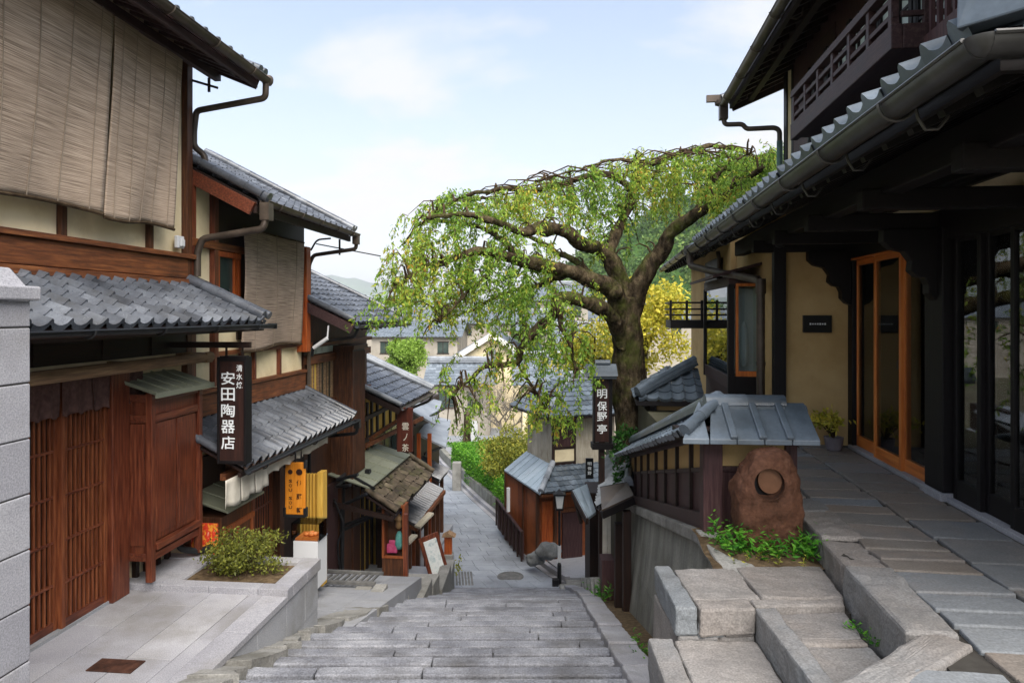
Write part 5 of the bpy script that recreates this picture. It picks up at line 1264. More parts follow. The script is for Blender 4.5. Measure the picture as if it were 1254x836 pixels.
mb = MB(FR); mb.box(-.056,-.051,e2+.035,e2+.06,5.45,5.53); mb.build('door_pull', MT['metal_dk'], M_)
# dark shop window near the camera
y = ya-.02
for k, (u, v) in enumerate(((FR.yx(1206,0),ya-.03),(FR.yx(1243,0),FR.yx(1206,0)),(3.6,FR.yx(1243,0)),(2.7,3.6))):
    glazed(u, v, -.01+.035*(k % 2), z0_, 6.62, 'wood_black', 'wood_black_h', st=.05, bt=.16, tp=.05, name='shop_window')
# interior seen through the glass
mb = MB(FR); mb.box(.3,3.6,2.4,7.9,TZ-.05,TZ); mb.build('room_floor', MT['room'], M_)
mb = MB(FR); mb.box(3.3,3.4,2.4,7.95,TZ,6.9); mb.box(.1,3.4,7.9,7.95,TZ,6.9); mb.box(.1,3.4,2.38,2.42,TZ,6.9); mb.box(.1,3.4,5.66,5.70,TZ,6.9); mb.build('room_wall', MT['room'], M_)
mb = MB(FR); mb.box(.1,3.4,2.4,7.9,6.86,6.92); mb.build('room_ceiling', MT['wood_black_h'], M_)
mb = MB(FR); mb.box(.14,.18,5.05,5.60,TZ,6.55); mb.box(.9,1.0,3.0,5.5,TZ,5.15); mb.build('room_partition', MT['room_lt'], M_)
mb = MB(FR); mb.box(.2,.26,5.0,5.1,TZ+.2,6.55); mb.box(.8,1.02,3.0,5.5,5.15,5.22); mb.each('counter', MT['wood_door_h'], M_)
mb = MB(FR); mb.box(.6,.75,3.3,4.9,6.15,6.5); mb.build('ceiling_box', MT['wood_brown_h'], M_)
p = FR.X(1187,565,.13); mb = MB(FR); mb.box(.12,.14,p[1]-.06,p[1]+.05,p[2]-.09,p[2]+.09); mb.box(.108,.12,p[1]-.03,p[1]+.02,p[2]-.05,p[2]+.05); mb.build('switch_plate', MT['white_paint'], M_, bevel=.004)
# lantern lamp, stump with plant inside
p = FR.X(1131,563,.30); LN = root('andon_lamp', FR, (p[0],p[1],TZ), 'white tapered paper lantern on a dark foot behind the glass doors', 'lantern')
mb = MB(FR); c = Vector((p[0],p[1],TZ+.10))
lo, hi = .15, .10
mb.hexa([c+Vector(v) for v in ((-lo,-lo,0),(lo,-lo,0),(lo,lo,0),(-lo,lo,0),(-hi,-hi,.36),(hi,-hi,.36),(hi,hi,.36),(-hi,hi,.36))]); mb.build('lamp_shade', MT['lamp_white'], LN)
mb = MB(FR)
for sx, sy in ((-1,-1),(1,-1),(1,1),(-1,1)): mb.beam(c+Vector((sx*(lo+.012),sy*(lo+.012),-.10)), c+Vector((sx*(hi+.008),sy*(hi+.008),.40)), .022,.022)
mb.each('leg', MT['wood_black'], LN); mb = MB(FR); mb.box(c.x-lo-.02,c.x+lo+.02,c.y-lo-.02,c.y+lo+.02,c.z-.04,c.z-.005); mb.box(c.x-hi-.01,c.x+hi+.01,c.y-hi-.01,c.y+hi+.01,c.z+.365,c.z+.385); mb.each('tray', MT['wood_black'], LN)
p = FR.X(1097,540,.5); PN = root('indoor_plant', FR, (p[0],p[1],TZ), 'small green plant in a grey stone pot behind the glass doors', 'plant')
mb = MB(FR); mb.lathe((p[0],p[1],TZ), [(.14,0),(.16,.1),(.16,.3),(.13,.31)], 16); mb.build('pot', MT['rock_grey'], PN, smooth='auto')
mb = MB(FR); mb.tube([(p[0],p[1],TZ+.3),(p[0]+.02,p[1],TZ+.6),(p[0],p[1]+.03,TZ+.9)], .015, 6); mb.build('stem', MT['twig'], PN)
P = np.array(FR.w((p[0],p[1],TZ+.95)))+rng.normal(size=(90,3))*np.array([.09,.09,.09]); leaf_mesh('foliage', P, rand_dirs(90,(0,0,.3)), .09, .035, MT['leaf_weed'], PN)
# name plate, camera, potted maple
p0_, p1_ = FR.Yp(983,407,7.98), FR.Yp(1018,386,7.98); mb = MB(FR); mb.box(p0_[0],p1_[0],7.955,7.995,p0_[2],p1_[2]); SP = mb.build('name_plate', MT['black'], bevel=.004)
tag(SP, 'small black name plate with faint pale lettering on the ochre wall', 'sign')
mb = MB(FR); zc = (p0_[2]+p1_[2])/2; w_ = p1_[0]-p0_[0]
for k in range(7):
    x = p0_[0]+w_*(.22+.085*k); hh = (.022,.016,.016,.018,.022,.016,.022)[k]; mb.box(x,x+w_*.055,7.950,7.954,zc-hh/2,zc+hh/2)
mb.each('lettering', MT['room_lt'], SP)
p = FR.Yp(955,297,7.9); SCm = root('security_camera', FR, p, 'small white security camera under the eave beside the ochre wall', 'camera')
mb = MB(FR); mb.lathe((p[0],p[1],p[2]-.06), [(.02,0),(.05,.015),(.055,.05),(.045,.06)], 14); mb.build('dome', MT['metal_dk'], SCm, smooth='auto'); mb = MB(FR); mb.box(p[0]-.07,p[0]+.07,p[1]-.07,p[1]+.07,p[2],p[2]+.03); mb.build('mount', MT['white_paint'], SCm, bevel=.006)
p = FR.l(Wz(1021,551,TZ)); PM = root('potted_maple', FR, (p[0],p[1],TZ), 'small yellow-leaved shrub in a purple-grey pot at the corner of the terrace', 'potted plant')
mb = MB(FR); mb.lathe((p[0],p[1],TZ), [(.07,0),(.085,.02),(.10,.13),(.105,.15),(.09,.15),(.085,.12)], 20); mb.build('pot', MT['pot'], PM, smooth='auto')
mb = MB(FR); P = []
for k in range(9):
    a = rng.uniform(0,6.28); r_ = rng.uniform(.12,.34); e_ = Vector((p[0]+r_*math.cos(a), p[1]+r_*math.sin(a)*.6, TZ+rng.uniform(.3,.42))); s_ = Vector((p[0],p[1],TZ+.13))
    m_ = s_.lerp(e_,.5)+Vector((0,0,.08)); mb.tube([s_,m_,e_], [.008,.006,.003], 4)
    for t in np.linspace(.5,1,26): q = s_.lerp(e_,t)+Vector((0,0,.08*(1-abs(2*t-1)))); P.append(FR.w(tuple(q+Vector(rng.normal(size=3)*.035))))
mb.build('stem', MT['twig'], PM)
P = np.array(P); leaf_mesh('foliage', P, rand_dirs(len(P),(0,0,.2)), rng.uniform(.05,.09,len(P)), rng.uniform(.022,.035,len(P)), MT['leaf_yellow'], PM)
# bay window on the street side
BX, by0, by1 = -1.215, 8.98, FR.yx(862,-1.215)
zt, zb = FR.X(895,352,BX)[2], FR.X(895,460,BX)[2]
mb = MB(FR); mb.box(BX,xl_+.06,by0+.03,by1,zb-.20,zb-.02); mb.box(BX+.03,xl_+.06,by0+.03,by1-.02,TZ-.2,zb-.2)
bay = mb.build('bay_window', MT['wood_plum'], M_, bevel=.006); mb = MB(FR); mb.box(BX,xl_+.06,by0,by1,zt+.02,zt+.16); mb.build('bay_lintel', MT['wood_plum'], bay, bevel=.006)
mb = MB(FR); mb.box(BX-.01,BX+.07,by0-.005,by0+.09,zb-.25,zt+.05); mb.box(BX-.01,BX+.06,by1-.08,by1,zb-.2,zt+.05); mb.box(BX+.0,xl_+.08,by0,by0+.03,zb-.5,zb-.02); mb.each('bay_post', MT['wood_black'], bay, bevel=.004)
mb = MB(FR); mb.box(BX+.015,BX+.022,by0+.09,by1-.08,zb-.02,zt+.02); mb.build('bay_glass', MT['glass'], bay)
mb = MB(FR); mb.box(xl_+.03,xl_+.05,by0+.1,by1-.1,zb-.1,zt); mb.build('bay_blind', MT['pane'], bay)
a, b = FR.xy(900,by0), FR.xy(931,by0); mb = MB(FR); mb.box(a+.03,b-.03,by0+.01,by0+.016,zb,zt+.04); bg_ = mb.build('side_window', MT['glass'], bay)
mb = MB(FR); mb.box(a+.01,a+.045,by0-.012,by0+.03,zb-.02,zt+.06); mb.box(b-.045,b-.01,by0-.012,by0+.03,zb-.02,zt+.06); mb.box(a+.046,b-.046,by0-.012,by0+.03,zb-.02,zb+.05); mb.box(a+.046,b-.046,by0-.012,by0+.03,zt+.02,zt+.06); mb.each('window_frame', MT['wood_door'], bg_, bevel=.004)
mb = MB(FR); mb.lathe(((a+b)/2,by0+.2,zb+.1), [(.03,0),(.06,.1),(.05,.5),(.02,.6)], 10); mb.box(a+.05,b,by0+.3,by0+.32,zb,zt); mb.build('inside_shelf', MT['room_lt'], bg_)
mb = MB(FR); slope_board(mb, [(BX-.22,by0-.1,zt+.17),(BX-.22,by1+.05,zt+.17),(xl_+.08,by1+.05,zt+.34),(xl_+.08,by0-.1,zt+.34)], .04); mb.build('bay_roof', MT['wood_plum'], bay)
# upper storey: balcony, windows, eave
XB = -.79; yb0, yb1 = FR.yx(1093,XB), FR.yx(970,XB)
zb0 = 7.91
bal = MB(FR); bal.box(XB,-.31,yb0+.03,yb1,zb0+.02,zb0+.06); bal.box(XB-.02,XB+.06,yb0-.03,yb1,zb0-.01,zb0+.17); bal.box(XB+.06,.3,yb0-.03,yb0+.05,zb0-.01,zb0+.17)
bb = bal.build('balcony', MT['wood_plum'], M_, bevel=.008)
mb = MB(FR)
for y in lins(yb0+.04,yb1-.05,7): mb.box(XB-.005,XB+.05,y-.03,y+.03,zb0+.17,zb0+.50)
for x in (-.55,-.35): mb.box(x-.03,x+.03,yb0-.02,yb0+.03,zb0+.17,zb0+.5)
mb.each('rail_post', MT['wood_plum'], bb, bevel=.004)
mb = MB(FR); mb.box(XB-.02,XB+.06,yb0-.04,yb1,zb0+.46,zb0+.53); mb.box(XB,XB+.04,yb0,yb1,zb0+.35,zb0+.39); mb.box(XB,XB+.04,yb0,yb1,zb0+.23,zb0+.27)
mb.box(XB+.06,-.28,yb0-.04,yb0+.04,zb0+.46,zb0+.53); mb.box(XB+.06,-.28,yb0-.01,yb0+.02,zb0+.35,zb0+.39); mb.box(XB+.06,-.28,yb0-.01,yb0+.02,zb0+.23,zb0+.27)
mb.each('hand_rail', MT['wood_plum'], bb, bevel=.004)
mb = MB(FR); mb.box(-.29,-.23,2.4,9.6,9.0,9.2); mb.box(-.36,-.29,2.4,9.6,7.72,7.9); mb.box(-.34,-.29,yb1,yb1+.9,7.7,9.2); mb.each('upper_beam', MT['wood_plum'], M_, bevel=.006)
for ya_, yb_ in ((5.0,5.5),(5.65,6.25),(6.4,7.0),(7.12,7.72),(7.84,8.4),(4.1,4.8)):
    mb = MB(FR); mb.box(-.34,-.325,ya_,yb_,7.95,8.95); w_ = mb.build('upper_window', MT['pane'], M_)
    mb = MB(FR)
    for y in lins(ya_,yb_,4): mb.box(-.365,-.342,y-.012,y+.012,7.92,8.98)
    for z in lins(7.95,8.95,6): mb.box(-.36,-.343,ya_,yb_,z-.012,z+.012)
    mb.box(-.37,-.33,ya_-.06,ya_-.012,7.9,9.0); mb.box(-.37,-.33,yb_+.012,yb_+.06,7.9,9.0); mb.build('window_frame', MT['wood_black'], w_)
mb = MB(FR); mb.box(-.325,-.27,2.4,9.35,7.5,9.4); mb.build('upper_panel', MT['wood_plum_v'], M_)
mb = MB(FR); bars(mb, -.60,-.57, lins(3.0,4.75,17), 7.95,8.5,.03); mb.box(-.62,-.55,2.9,4.8,7.83,7.95); mb.box(-.62,-.55,2.9,4.8,8.5,8.56); mb.build('baluster_screen', MT['wood_plum_v'], M_)
ZU, XU, yU = 9.15, -1.03, 10.15
up = MB(FR); gu = Vector((1,0,.42)).normalized(); tile_roof(up, (XU,2.0,ZU+.02), (0,1,0), gu, 4, (0,yU-2), (0,yU-2), pitch=.26, course=.25, A=.03, K=6)
roll(up, Vector((XU-.02,yU,ZU+.08)), Vector((XU-.02,yU,ZU+.08))+gu*3.8, .055, .25); up.tube([(XU-.08,yU+.02,ZU+.04),(XU+.06,yU+.02,ZU+.08)], .075, 12)
ur2 = up.build('upper_roof', MT['tile'], M_, smooth='auto')
mb = MB(FR); slope_board(mb, [(XU+.02,2.0,ZU),(XU+.02,yU,ZU),(2.5,yU,ZU+(2.48-XU)*.42),(2.5,2.0,ZU+(2.48-XU)*.42)], .05); mb.box(XU+.03,XU+.08,2.0,yU,ZU-.12,ZU-.04); mb.beam((XU+.05,yU-.04,ZU-.10),(2.0,yU-.04,ZU-.1+(1.95-XU)*.42),.06,.14)
mb.build('eave_board', MT['wood_dark'], ur2)
mb = MB(FR)
for y in lins(2.2,yU-.15,30): mb.beam((XU+.06,y,ZU-.07),(-.2,y,ZU-.07+(-.2-XU)*.42),.05,.07)
mb.box(-.75,-.67,2,yU+.05,ZU-.03,ZU+.06); mb.build('rafter', MT['wood_dark'], ur2)
mb = MB(FR); gutter(mb, (XU-.06,2.0,ZU-.03),(XU-.06,yU+.02,ZU-.05),.06,9,(1,0,0)); mb.box(XU-.12,XU+.0,yU-.08,yU+.05,ZU-.28,ZU-.05)
mb.box(XU-.3,XU-.02,yU+.0,yU+.06,ZU-.0,ZU+.1); mb.lathe((XU-.10,yU+.05,ZU-.02), [(.03,-.04),(.075,-.02),(.08,.04),(.04,.07)], 12)
pipe(mb, [(XU-.06,yU-.02,ZU-.27),(XU-.04,yU-.03,ZU-.36),(XU+.2,yU-.1,ZU-.38),(XU+.25,yU-.12,ZU-.46),(-.42,yU-.3,ZU-.50),(-.36,yU-.32,ZU-.55),(-.36,yU-.32,ZU-.75)], .036, 10, .05)
mb.build('gutter', MT['metal_br'], ur2, smooth='auto')
mb = MB(FR); mb.tube([(-.36,yU-.32,ZU-.70),(-.36,yU-.32,ZU-1.6)], .042, 12); mb.build('downpipe', MT['verdigris'], ur2, smooth='auto')

# ---- building behind the shop: lower eave, balcony, small hipped roof
N_ = root('town_house', FR, (0, 13.0, 3.2), 'dark wooden house behind the right-hand shop with a small black balcony', 'house')
y0_, y1_ = 10.62, FR.yx(813, -1.46); 
low = MB(FR); tile_roof(low, (-1.46,y0_,7.05), (0,1,0), g, 1.9, (0,y1_-y0_), (0,y1_-y0_), pitch=.23, course=.22, A=.03, K=6)
lo = low.build('lower_roof', MT['tile_blue'], N_, smooth='auto')
mb = MB(FR); slope_board(mb, [(-1.43,y0_,7.02),(-1.43,y1_,7.02),(.3,y1_,7.02+1.73*.45),(.3,y0_,7.02+1.73*.45)], .05); mb.beam((-1.45,y1_,6.96),(.3,y1_,6.96+1.75*.45),.05,.12)
for y in lins(y0_+.1,y1_-.1,14): mb.beam((-1.4,y,6.93),(-.5,y,6.93+.9*.45),.06,.08)
mb.build('eave_board', MT['wood_black_h'], lo)
mb = MB(FR); gutter(mb, (-1.52,y0_,7.01),(-1.52,y1_,6.99),.06,5); mb.build('gutter', MT['metal'], lo, smooth='auto')
mb = MB(FR); mb.box(-.9,1.5,y0_,y1_-.5,2.5,7.3); mb.build('wall', MT['ochre'], N_)
mb = MB(FR); mb.box(-1.0,-.9,11.3,12.6,5.6,6.9); mb.box(-.98,-.9,y0_,11.2,3.5,4.6); mb.each('wall_panel', MT['wood_black'], N_)
mb = MB(FR); mb.box(-1.72,-.95,11.6,12.5,5.72,5.86); bl = mb.build('balcony', MT['wood_black_h'], N_)
mb = MB(FR)
for z in (5.95,6.05,6.16): mb.box(-1.74,-.95,11.58,11.62,z-.015,z+.015); mb.box(-1.74,-1.70,11.62,12.5,z-.015,z+.015)
for x in (-1.72,-1.45,-1.2,-.98): mb.box(x-.02,x+.02,11.57,11.61,5.86,6.2)
mb.build('balcony_rail', MT['wood_black'], bl)
mb = MB(FR); pipe(mb, [(-1.0,11.2,7.0),(-.98,11.2,6.9),(-.98,11.2,4.6)], .035, 8); mb.build('downpipe', MT['metal_br'], N_, smooth=True)
# small lower roof beside the tree
K2 = root('low_roofed_annex', FR, FR.l(W(820,500,11.2)), 'low annex with a small grey tiled roof right of the tree trunk', 'annex')
P = [FR.l(W(778,489,10.9)), FR.l(W(862,490,10.9))]; zE = P[0][2]; x0_, x1_, yE_ = P[0][0], P[1][0], P[0][1]
low = MB(FR); tile_roof(low, (x0_,yE_,zE), (1,0,0), Vector((0,1,.55)).normalized(), .95, (0,x1_-x0_), (.55,x1_-x0_), pitch=.2, course=.2, A=.03, K=6); 
tile_roof(low, (x0_,yE_+1.5,zE), (0,-1,0), Vector((1,0,.62)).normalized(), .8, (0,1.5), (0,.9), pitch=.2, course=.2, A=.03, K=6); ar = low.build('roof', MT['tile_blue'], K2, smooth='auto')
mb = MB(FR); ridge(mb, (x0_+.05,yE_+.05,zE+.05), (x1_-.05,yE_+.8,zE+.50), .16, .1, .06, .22); mb.build('ridge', MT['tile_blue'], ar)
mb = MB(FR); mb.box(x0_+.02,x1_,yE_+.02,yE_+1.4,zE-.10,zE-.02); mb.build('eave_board', MT['wood_black_h'], ar)
mb = MB(FR); mb.box(x0_+.3,x1_,yE_+.3,yE_+1.5,3.0,zE-.1); mb.build('wall', MT['ochre'], K2); mb = MB(FR); mb.box(x0_+.25,x0_+.35,yE_+.2,yE_+.3,3.0,zE-.1); mb.box(x0_+.3,x1_,yE_+.22,yE_+.29,zE-.35,zE-.25); mb.each('post', MT['wood_black'], K2)
# ------------------------------------------------------------------ roofed fence on the retaining wall, carved rock, weeds
FN = Frame(1.56, 5.42, math.atan(.066)); SL = -.24; LN_ = 5.95
def fz(y): return SL*y
FNC = root('roofed_fence', FN, (0, 2.5, 3.3), 'plum-brown panelled fence with a blue-grey tiled roof on the retaining wall', 'fence')
mb = MB(FN)
def sbox(mb, x0, x1, y0, y1, z0, z1):
    mb.hexa([(x0,y0,z0+fz(y0)),(x1,y0,z0+fz(y0)),(x1,y1,z0+fz(y1)),(x0,y1,z0+fz(y1)),(x0,y0,z1+fz(y0)),(x1,y0,z1+fz(y0)),(x1,y1,z1+fz(y1)),(x0,y1,z1+fz(y1))])
NB = 8; ys_ = lins(.06, LN_, NB+1)
mb = MB(FN); sbox(mb, .03,.09,.06,LN_,4.38,4.76); mb.box(.06,.62,.03,.09,4.25,4.76); mb.build('board_panel', MT['wood_plum_v'], FNC)
mb = MB(FN); sbox(mb, .035,.085,.06,LN_,4.762,5.06); mb.box(.06,.62,.035,.085,4.762,5.06); mb.build('plaster_panel', MT['ochre'], FNC)
mb = MB(FN); mb.box(-.05,.10,-.05,.10,4.22,5.1); mb.box(.60,.69,.0,.1,4.3,5.1); mb.each('corner_post', MT['wood_plum_v'], FNC, bevel=.006)
mb = MB(FN)
for y in ys_[1:]: sbox(mb, .0,.11,y-.025,y+.025,4.38,5.06)
mb.each('post', MT['wood_dark'], FNC, bevel=.004)
mb = MB(FN); sbox(mb, -.03,.12,.10,LN_,4.26,4.40); mb.build('bottom_rail', MT['wood_plum'], FNC, bevel=.008)
mb = MB(FN); sbox(mb, .01,.11,.10,LN_,4.735,4.775); mb.box(.1,.6,.01,.11,4.735,4.775); sbox(mb, .0,.12,.1,LN_,5.0,5.07); mb.box(.1,.6,.0,.12,5.0,5.07); mb.each('rail', MT['wood_plum'], FNC, bevel=.004)
# roof: street slope following the fence down, near hipped slope
e = Vector((0,1,SL)).normalized(); gs = Vector((1,0,.62)).normalized()
low = MB(FN); tile_roof(low, (-.26,-.30,5.03-fz(.30)*0+.07), e, gs, .44, (0,LN_/e.y*1.03), (.34,LN_/e.y*1.03), pitch=.2, course=.16, A=.014, K=6, th=.02, lip=.05)
tile_roof(low, (.44,-.30,5.03+.07), e, Vector((-1,0,.62)).normalized(), .44, (.3,LN_/e.y*1.03), (.3,LN_/e.y*1.03), pitch=.2, course=.16, A=.014, K=5, th=.02)
fr_ = low.build('roof', MT['tile_blue'], FNC, smooth='auto')
mb = MB(FN)
for k in range(5):                                                    # flat tiles with raised joints on the near slope
    x0_, x1_ = -.26+.202*k, -.26+.202*(k+1); mb.r = random.random(); i0, i1 = max(x0_, -.26), x1_
    t0 = max(0, (.0)); zt, zb_ = 5.265, 5.03
    xa = max(x0_, .06) if k < 2 else x0_
    mb.hexa([(x0_,-.32,zb_-.02),(x1_-.004,-.32,zb_-.02),(x1_-.004,.02,zt-.02),(max(x0_, min(x1_-.02,.02)),.02,zt-.02),(x0_,-.32,zb_+.02),(x1_-.004,-.32,zb_+.02),(x1_-.004,.02,zt+.02),(max(x0_, min(x1_-.02,.02)),.02,zt+.02)])
mb.build('near_slope', MT['tile_blue'], fr_, bevel=.006)
mb = MB(FN)
for x in (.12,.33,.53): mb.beam((x,-.33,5.06),(x,.0,5.285),.055,.035)
mb.each('tile_batten', MT['tile_blue'], fr_, bevel=.01)
mb = MB(FN); ridge(mb, (-.02,.05,5.205), (.58,.05,5.205), .19, .06, .078, .24, 1); ridge(mb, (.58,.05,5.17), (.745,.05,5.17), .17, .03, .066, .2, 1)
ridge(mb, (.09,.10,5.23), (.09,LN_+.1,5.23+fz(LN_)), .18, .06, .072, .26, 1)
roll(mb, (-.24,-.28,5.11), (.06,.02,5.28), .045, .2); mb.lathe((.10,.12,5.25),[(.05,0),(.06,.08),(.02,.11)],10)
mb.build('ridge', MT['tile_blue'], fr_, smooth='auto')
mb = MB(FN); sbox(mb, -.22,.40,-.2,LN_,5.04,5.075); mb.box(-.22,.73,-.26,.38,5.0,5.04); mb.build('eave_board', MT['wood_dark_h'], fr_)
# retaining wall below it
RW = root('retaining_wall', FN, (0, 2.5, 2.0), 'tall streaked grey stone retaining wall under the roofed fence', 'wall')
def wtop(y): return 4.16+fz(y)
mb = MB(FN); r_ = random.Random(6); y = -.95
while y < LN_+.1:
    y2 = min(LN_+.1, y+r_.uniform(.5,.9)); t1, t2 = wtop(max(y,-.0)), wtop(max(y2,0)); mb.r = r_.random(); h = .28
    for k in range(3):
        f0, f1 = k/3, (k+1)/3; zb1, zb2 = -1.0, -1.0
        za1, za2 = t1-(t1-1.0)*f0, t2-(t2-1.0)*f0; zc1, zc2 = t1-(t1-1.0)*f1, t2-(t2-1.0)*f1
        if zc1 < -1: continue
        mb.r = r_.random(); xo = -.03-.26*f0; xo2 = -.03-.26*f1
        mb.hexa([(xo2,y+.0,zc1),(.3,y,zc1),(.3,y2,zc2),(xo2,y2-.0,zc2),(xo,y,za1),(.3,y,za1),(.3,y2,za2),(xo,y2,za2)])
    y = y2
mb.build('wall_stone', MT['wallstone'], RW, bevel=.006)
mb = MB(FN); y = -.98
for y, y2 in ((-.98,-.02),(-.01,.75),(.76,1.6),(1.61,2.5),(2.51,3.4),(3.41,4.3),(4.31,5.2),(5.21,LN_+.1)):
    t1, t2 = wtop(max(y,0)), wtop(max(y2,0)); mb.r = r_.random()
    mb.hexa([(-.09,y,t1),(.15,y,t1),(.15,y2,t2),(-.09,y2,t2),(-.09,y,t1+.11),(.15,y,t1+.11),(.15,y2,t2+.11),(-.09,y2,t2+.11)])
mb.build('coping', MT['kerb'], RW, bevel=.015)
# carved rock
RK = root('carved_rock', FW, (1.87,5.05,4.25), 'rusty red standing rock with a round polished hollow carved into its face', 'rock')
mb = MB(FW); NU, NV = 150, 110; rows = []
hc = (1.85, 4.765); hr = .112; Q = []
sg = lambda a, p: math.copysign(abs(a)**p, a)
for j in range(NV+1):
    v = -math.pi/2+math.pi*j/NV; row = []
    for i in range(NU):
        u = 2*math.pi*i/NU
        cz = sg(math.sin(v), .62); cr_ = abs(math.cos(v))**.55
        x = .240*cr_*sg(math.cos(u), .55); y = .17*cr_*sg(math.sin(u), .6); z = .385*cz
        if z > .05: x *= 1-.85*(z-.05)**1.1*(1.15 if x < 0 else .55); y *= 1-.6*(z-.05)
        x += .03*z
        n = mnoise.noise(Vector((x*5+3,y*5,z*5)))*.03+mnoise.noise(Vector((x*14,y*14,z*14+9)))*.018+mnoise.noise(Vector((x*40,y*40,z*40+9)))*.006
        q = Vector((x,y,z)); q += q.normalized()*n; q += Vector((1.875,5.05,4.60)); row.append(q)
    Q.append(row); rows.append(mb.verts(row))
front = [q for r_ in Q for q in r_ if q.y < 5.0 and math.hypot(q.x-hc[0], q.z-hc[1]) < hr+.05]
inside = lambda q: q.y < 5.02 and math.hypot(q.x-hc[0], q.z-hc[1]) < hr
for j in range(NV):
    for i in range(NU):
        k = (i+1) % NU
        if any(inside(q) for q in (Q[j][i],Q[j][k],Q[j+1][k],Q[j+1][i])): continue
        mb.face([rows[j]+i,rows[j]+k,rows[j+1]+k,rows[j+1]+i])
def fy(x, z): return sum(sorted(q.y+3*((q.x-x)**2+(q.z-z)**2) for q in front)[:3])/3
ring = [[], [], []]
for k in range(64):
    a = 2*math.pi*k/64; c, s_ = math.cos(a), math.sin(a); f = fy(hc[0]+(hr+.012)*c, hc[1]+(hr+.012)*s_)
    ring[0].append((hc[0]+(hr+.02)*c, f+.006, hc[1]+(hr+.02)*s_)); ring[1].append((hc[0]+(hr-.002)*c, f-.002, hc[1]+(hr-.002)*s_)); ring[2].append((hc[0]+(hr-.006)*c, 5.06, hc[1]+(hr-.006)*s_))
n0 = [mb.verts(r_) for r_ in ring]
for a, b in zip(n0, n0[1:]):
    for k in range(64): mb.face([a+k,a+(k+1)%64,b+(k+1)%64,b+k])
mb.build('rock_body', MT['rock'], RK, smooth='auto')
mb = MB(FW); mb.prism([(hc[0]+(hr-.004)*math.cos(2*math.pi*k/48), 5.02, hc[1]+(hr-.004)*math.sin(2*math.pi*k/48)) for k in range(48)], (0,.02,0))
n0 = [mb.verts([(hc[0]+(hr-.003)*math.cos(2*math.pi*k/48), y, hc[1]+(hr-.003)*math.sin(2*math.pi*k/48)) for k in range(48)]) for y in (4.915,5.03)]
for k in range(48): mb.face([n0[0]+k,n0[0]+(k+1)%48,n0[1]+(k+1)%48,n0[1]+k])
mb.build('hollow', MT['wood_black'], RK, recalc=False)  # near-black lining puts the shade of the recess into its colour
mb = MB(FW); mb.prism([(hc[0]+.03+.079*math.cos(2*math.pi*k/48), 4.975-.02*math.cos(2*math.pi*k/48), hc[1]+.008+.096*math.sin(2*math.pi*k/48)) for k in range(48)], (0,.06,0)); mb.build('polished_disc', MT['rock_in'], RK)  # set off-centre so the dark lining shows as a painted crescent of shade
# weeds round it
def weeds(name, pts, n, hh, label, spread, mat_='leaf_weed', size=.07, cat='weeds'):
    P, D, S = [], [], []
    for _ in range(n):
        c = pts[rng.integers(len(pts))]; b = np.array(c)+rng.normal(size=3)*np.array([spread,spread,0]); lean = rng.normal(size=2)*.35; h = hh*rng.uniform(.35,1.1)
        for t in np.linspace(.12,1,int(5+h*22)):
            P.append(b+np.array([lean[0]*h*t, lean[1]*h*t, h*t])); a = rng.uniform(0,6.28); D.append((math.cos(a),math.sin(a),rng.uniform(.0,.9))); S.append(size*rng.uniform(.6,1.25)*(1-.35*t))
    o = leaf_mesh(name, np.array(P), np.array(D), np.array(S), np.array(S)*.30, MT[mat_])
    return tag(o, label, cat)
weeds('weed_clump', [(1.55,4.95,4.27),(1.62,4.88,4.27),(1.68,4.85,4.27),(1.53,5.1,4.27)], 46, .22, 'bushy green weeds at the left foot of the carved rock', .045)
weeds('weed_clump', [(1.86,4.80,4.28),(1.93,4.78,4.28),(1.78,4.82,4.28)], 26, .15, 'green weeds right in front of the carved rock', .035)
weeds('weed_clump', [(2.06,4.82,4.28),(2.10,4.74,4.28),(2.12,4.9,4.28)], 36, .17, 'green weeds between the carved rock and the terrace kerb', .03)
weeds('weed_clump', [(1.72,4.72,4.27),(2.0,4.66,4.27),(1.62,4.74,4.27)], 16, .06, 'sparse yellowish low weeds on the soil before the rock', .06, 'leaf_olive', .04)['kind'] = 'stuff'
weeds('weed_clump', [(1.93,3.72,4.23),(1.92,3.62,4.23),(1.90,3.80,4.23)], 14, .05, 'little green weed in the joint beside the terrace kerb', .015, size=.045)
weeds('weed_clump', [(1.28,y_,zst(y_)+.0) for y_ in (6.2,6.5,6.9,7.2)], 22, .13, 'weeds along the foot of the tall retaining wall', .03, size=.06)
weeds('weed_clump', [(1.42,10.4,zst(10.4)+.05),(1.38,11,zst(11)+.05)], 22, .25, 'tuft of grass beside the stone steps near the lamp post', .05, size=.09)
weeds('weed_clump', [(1.26,5.2,zst(5.2)),(1.24,5.6,zst(5.6))], 12, .12, 'small weed tuft at the near foot of the retaining wall', .03, size=.06)
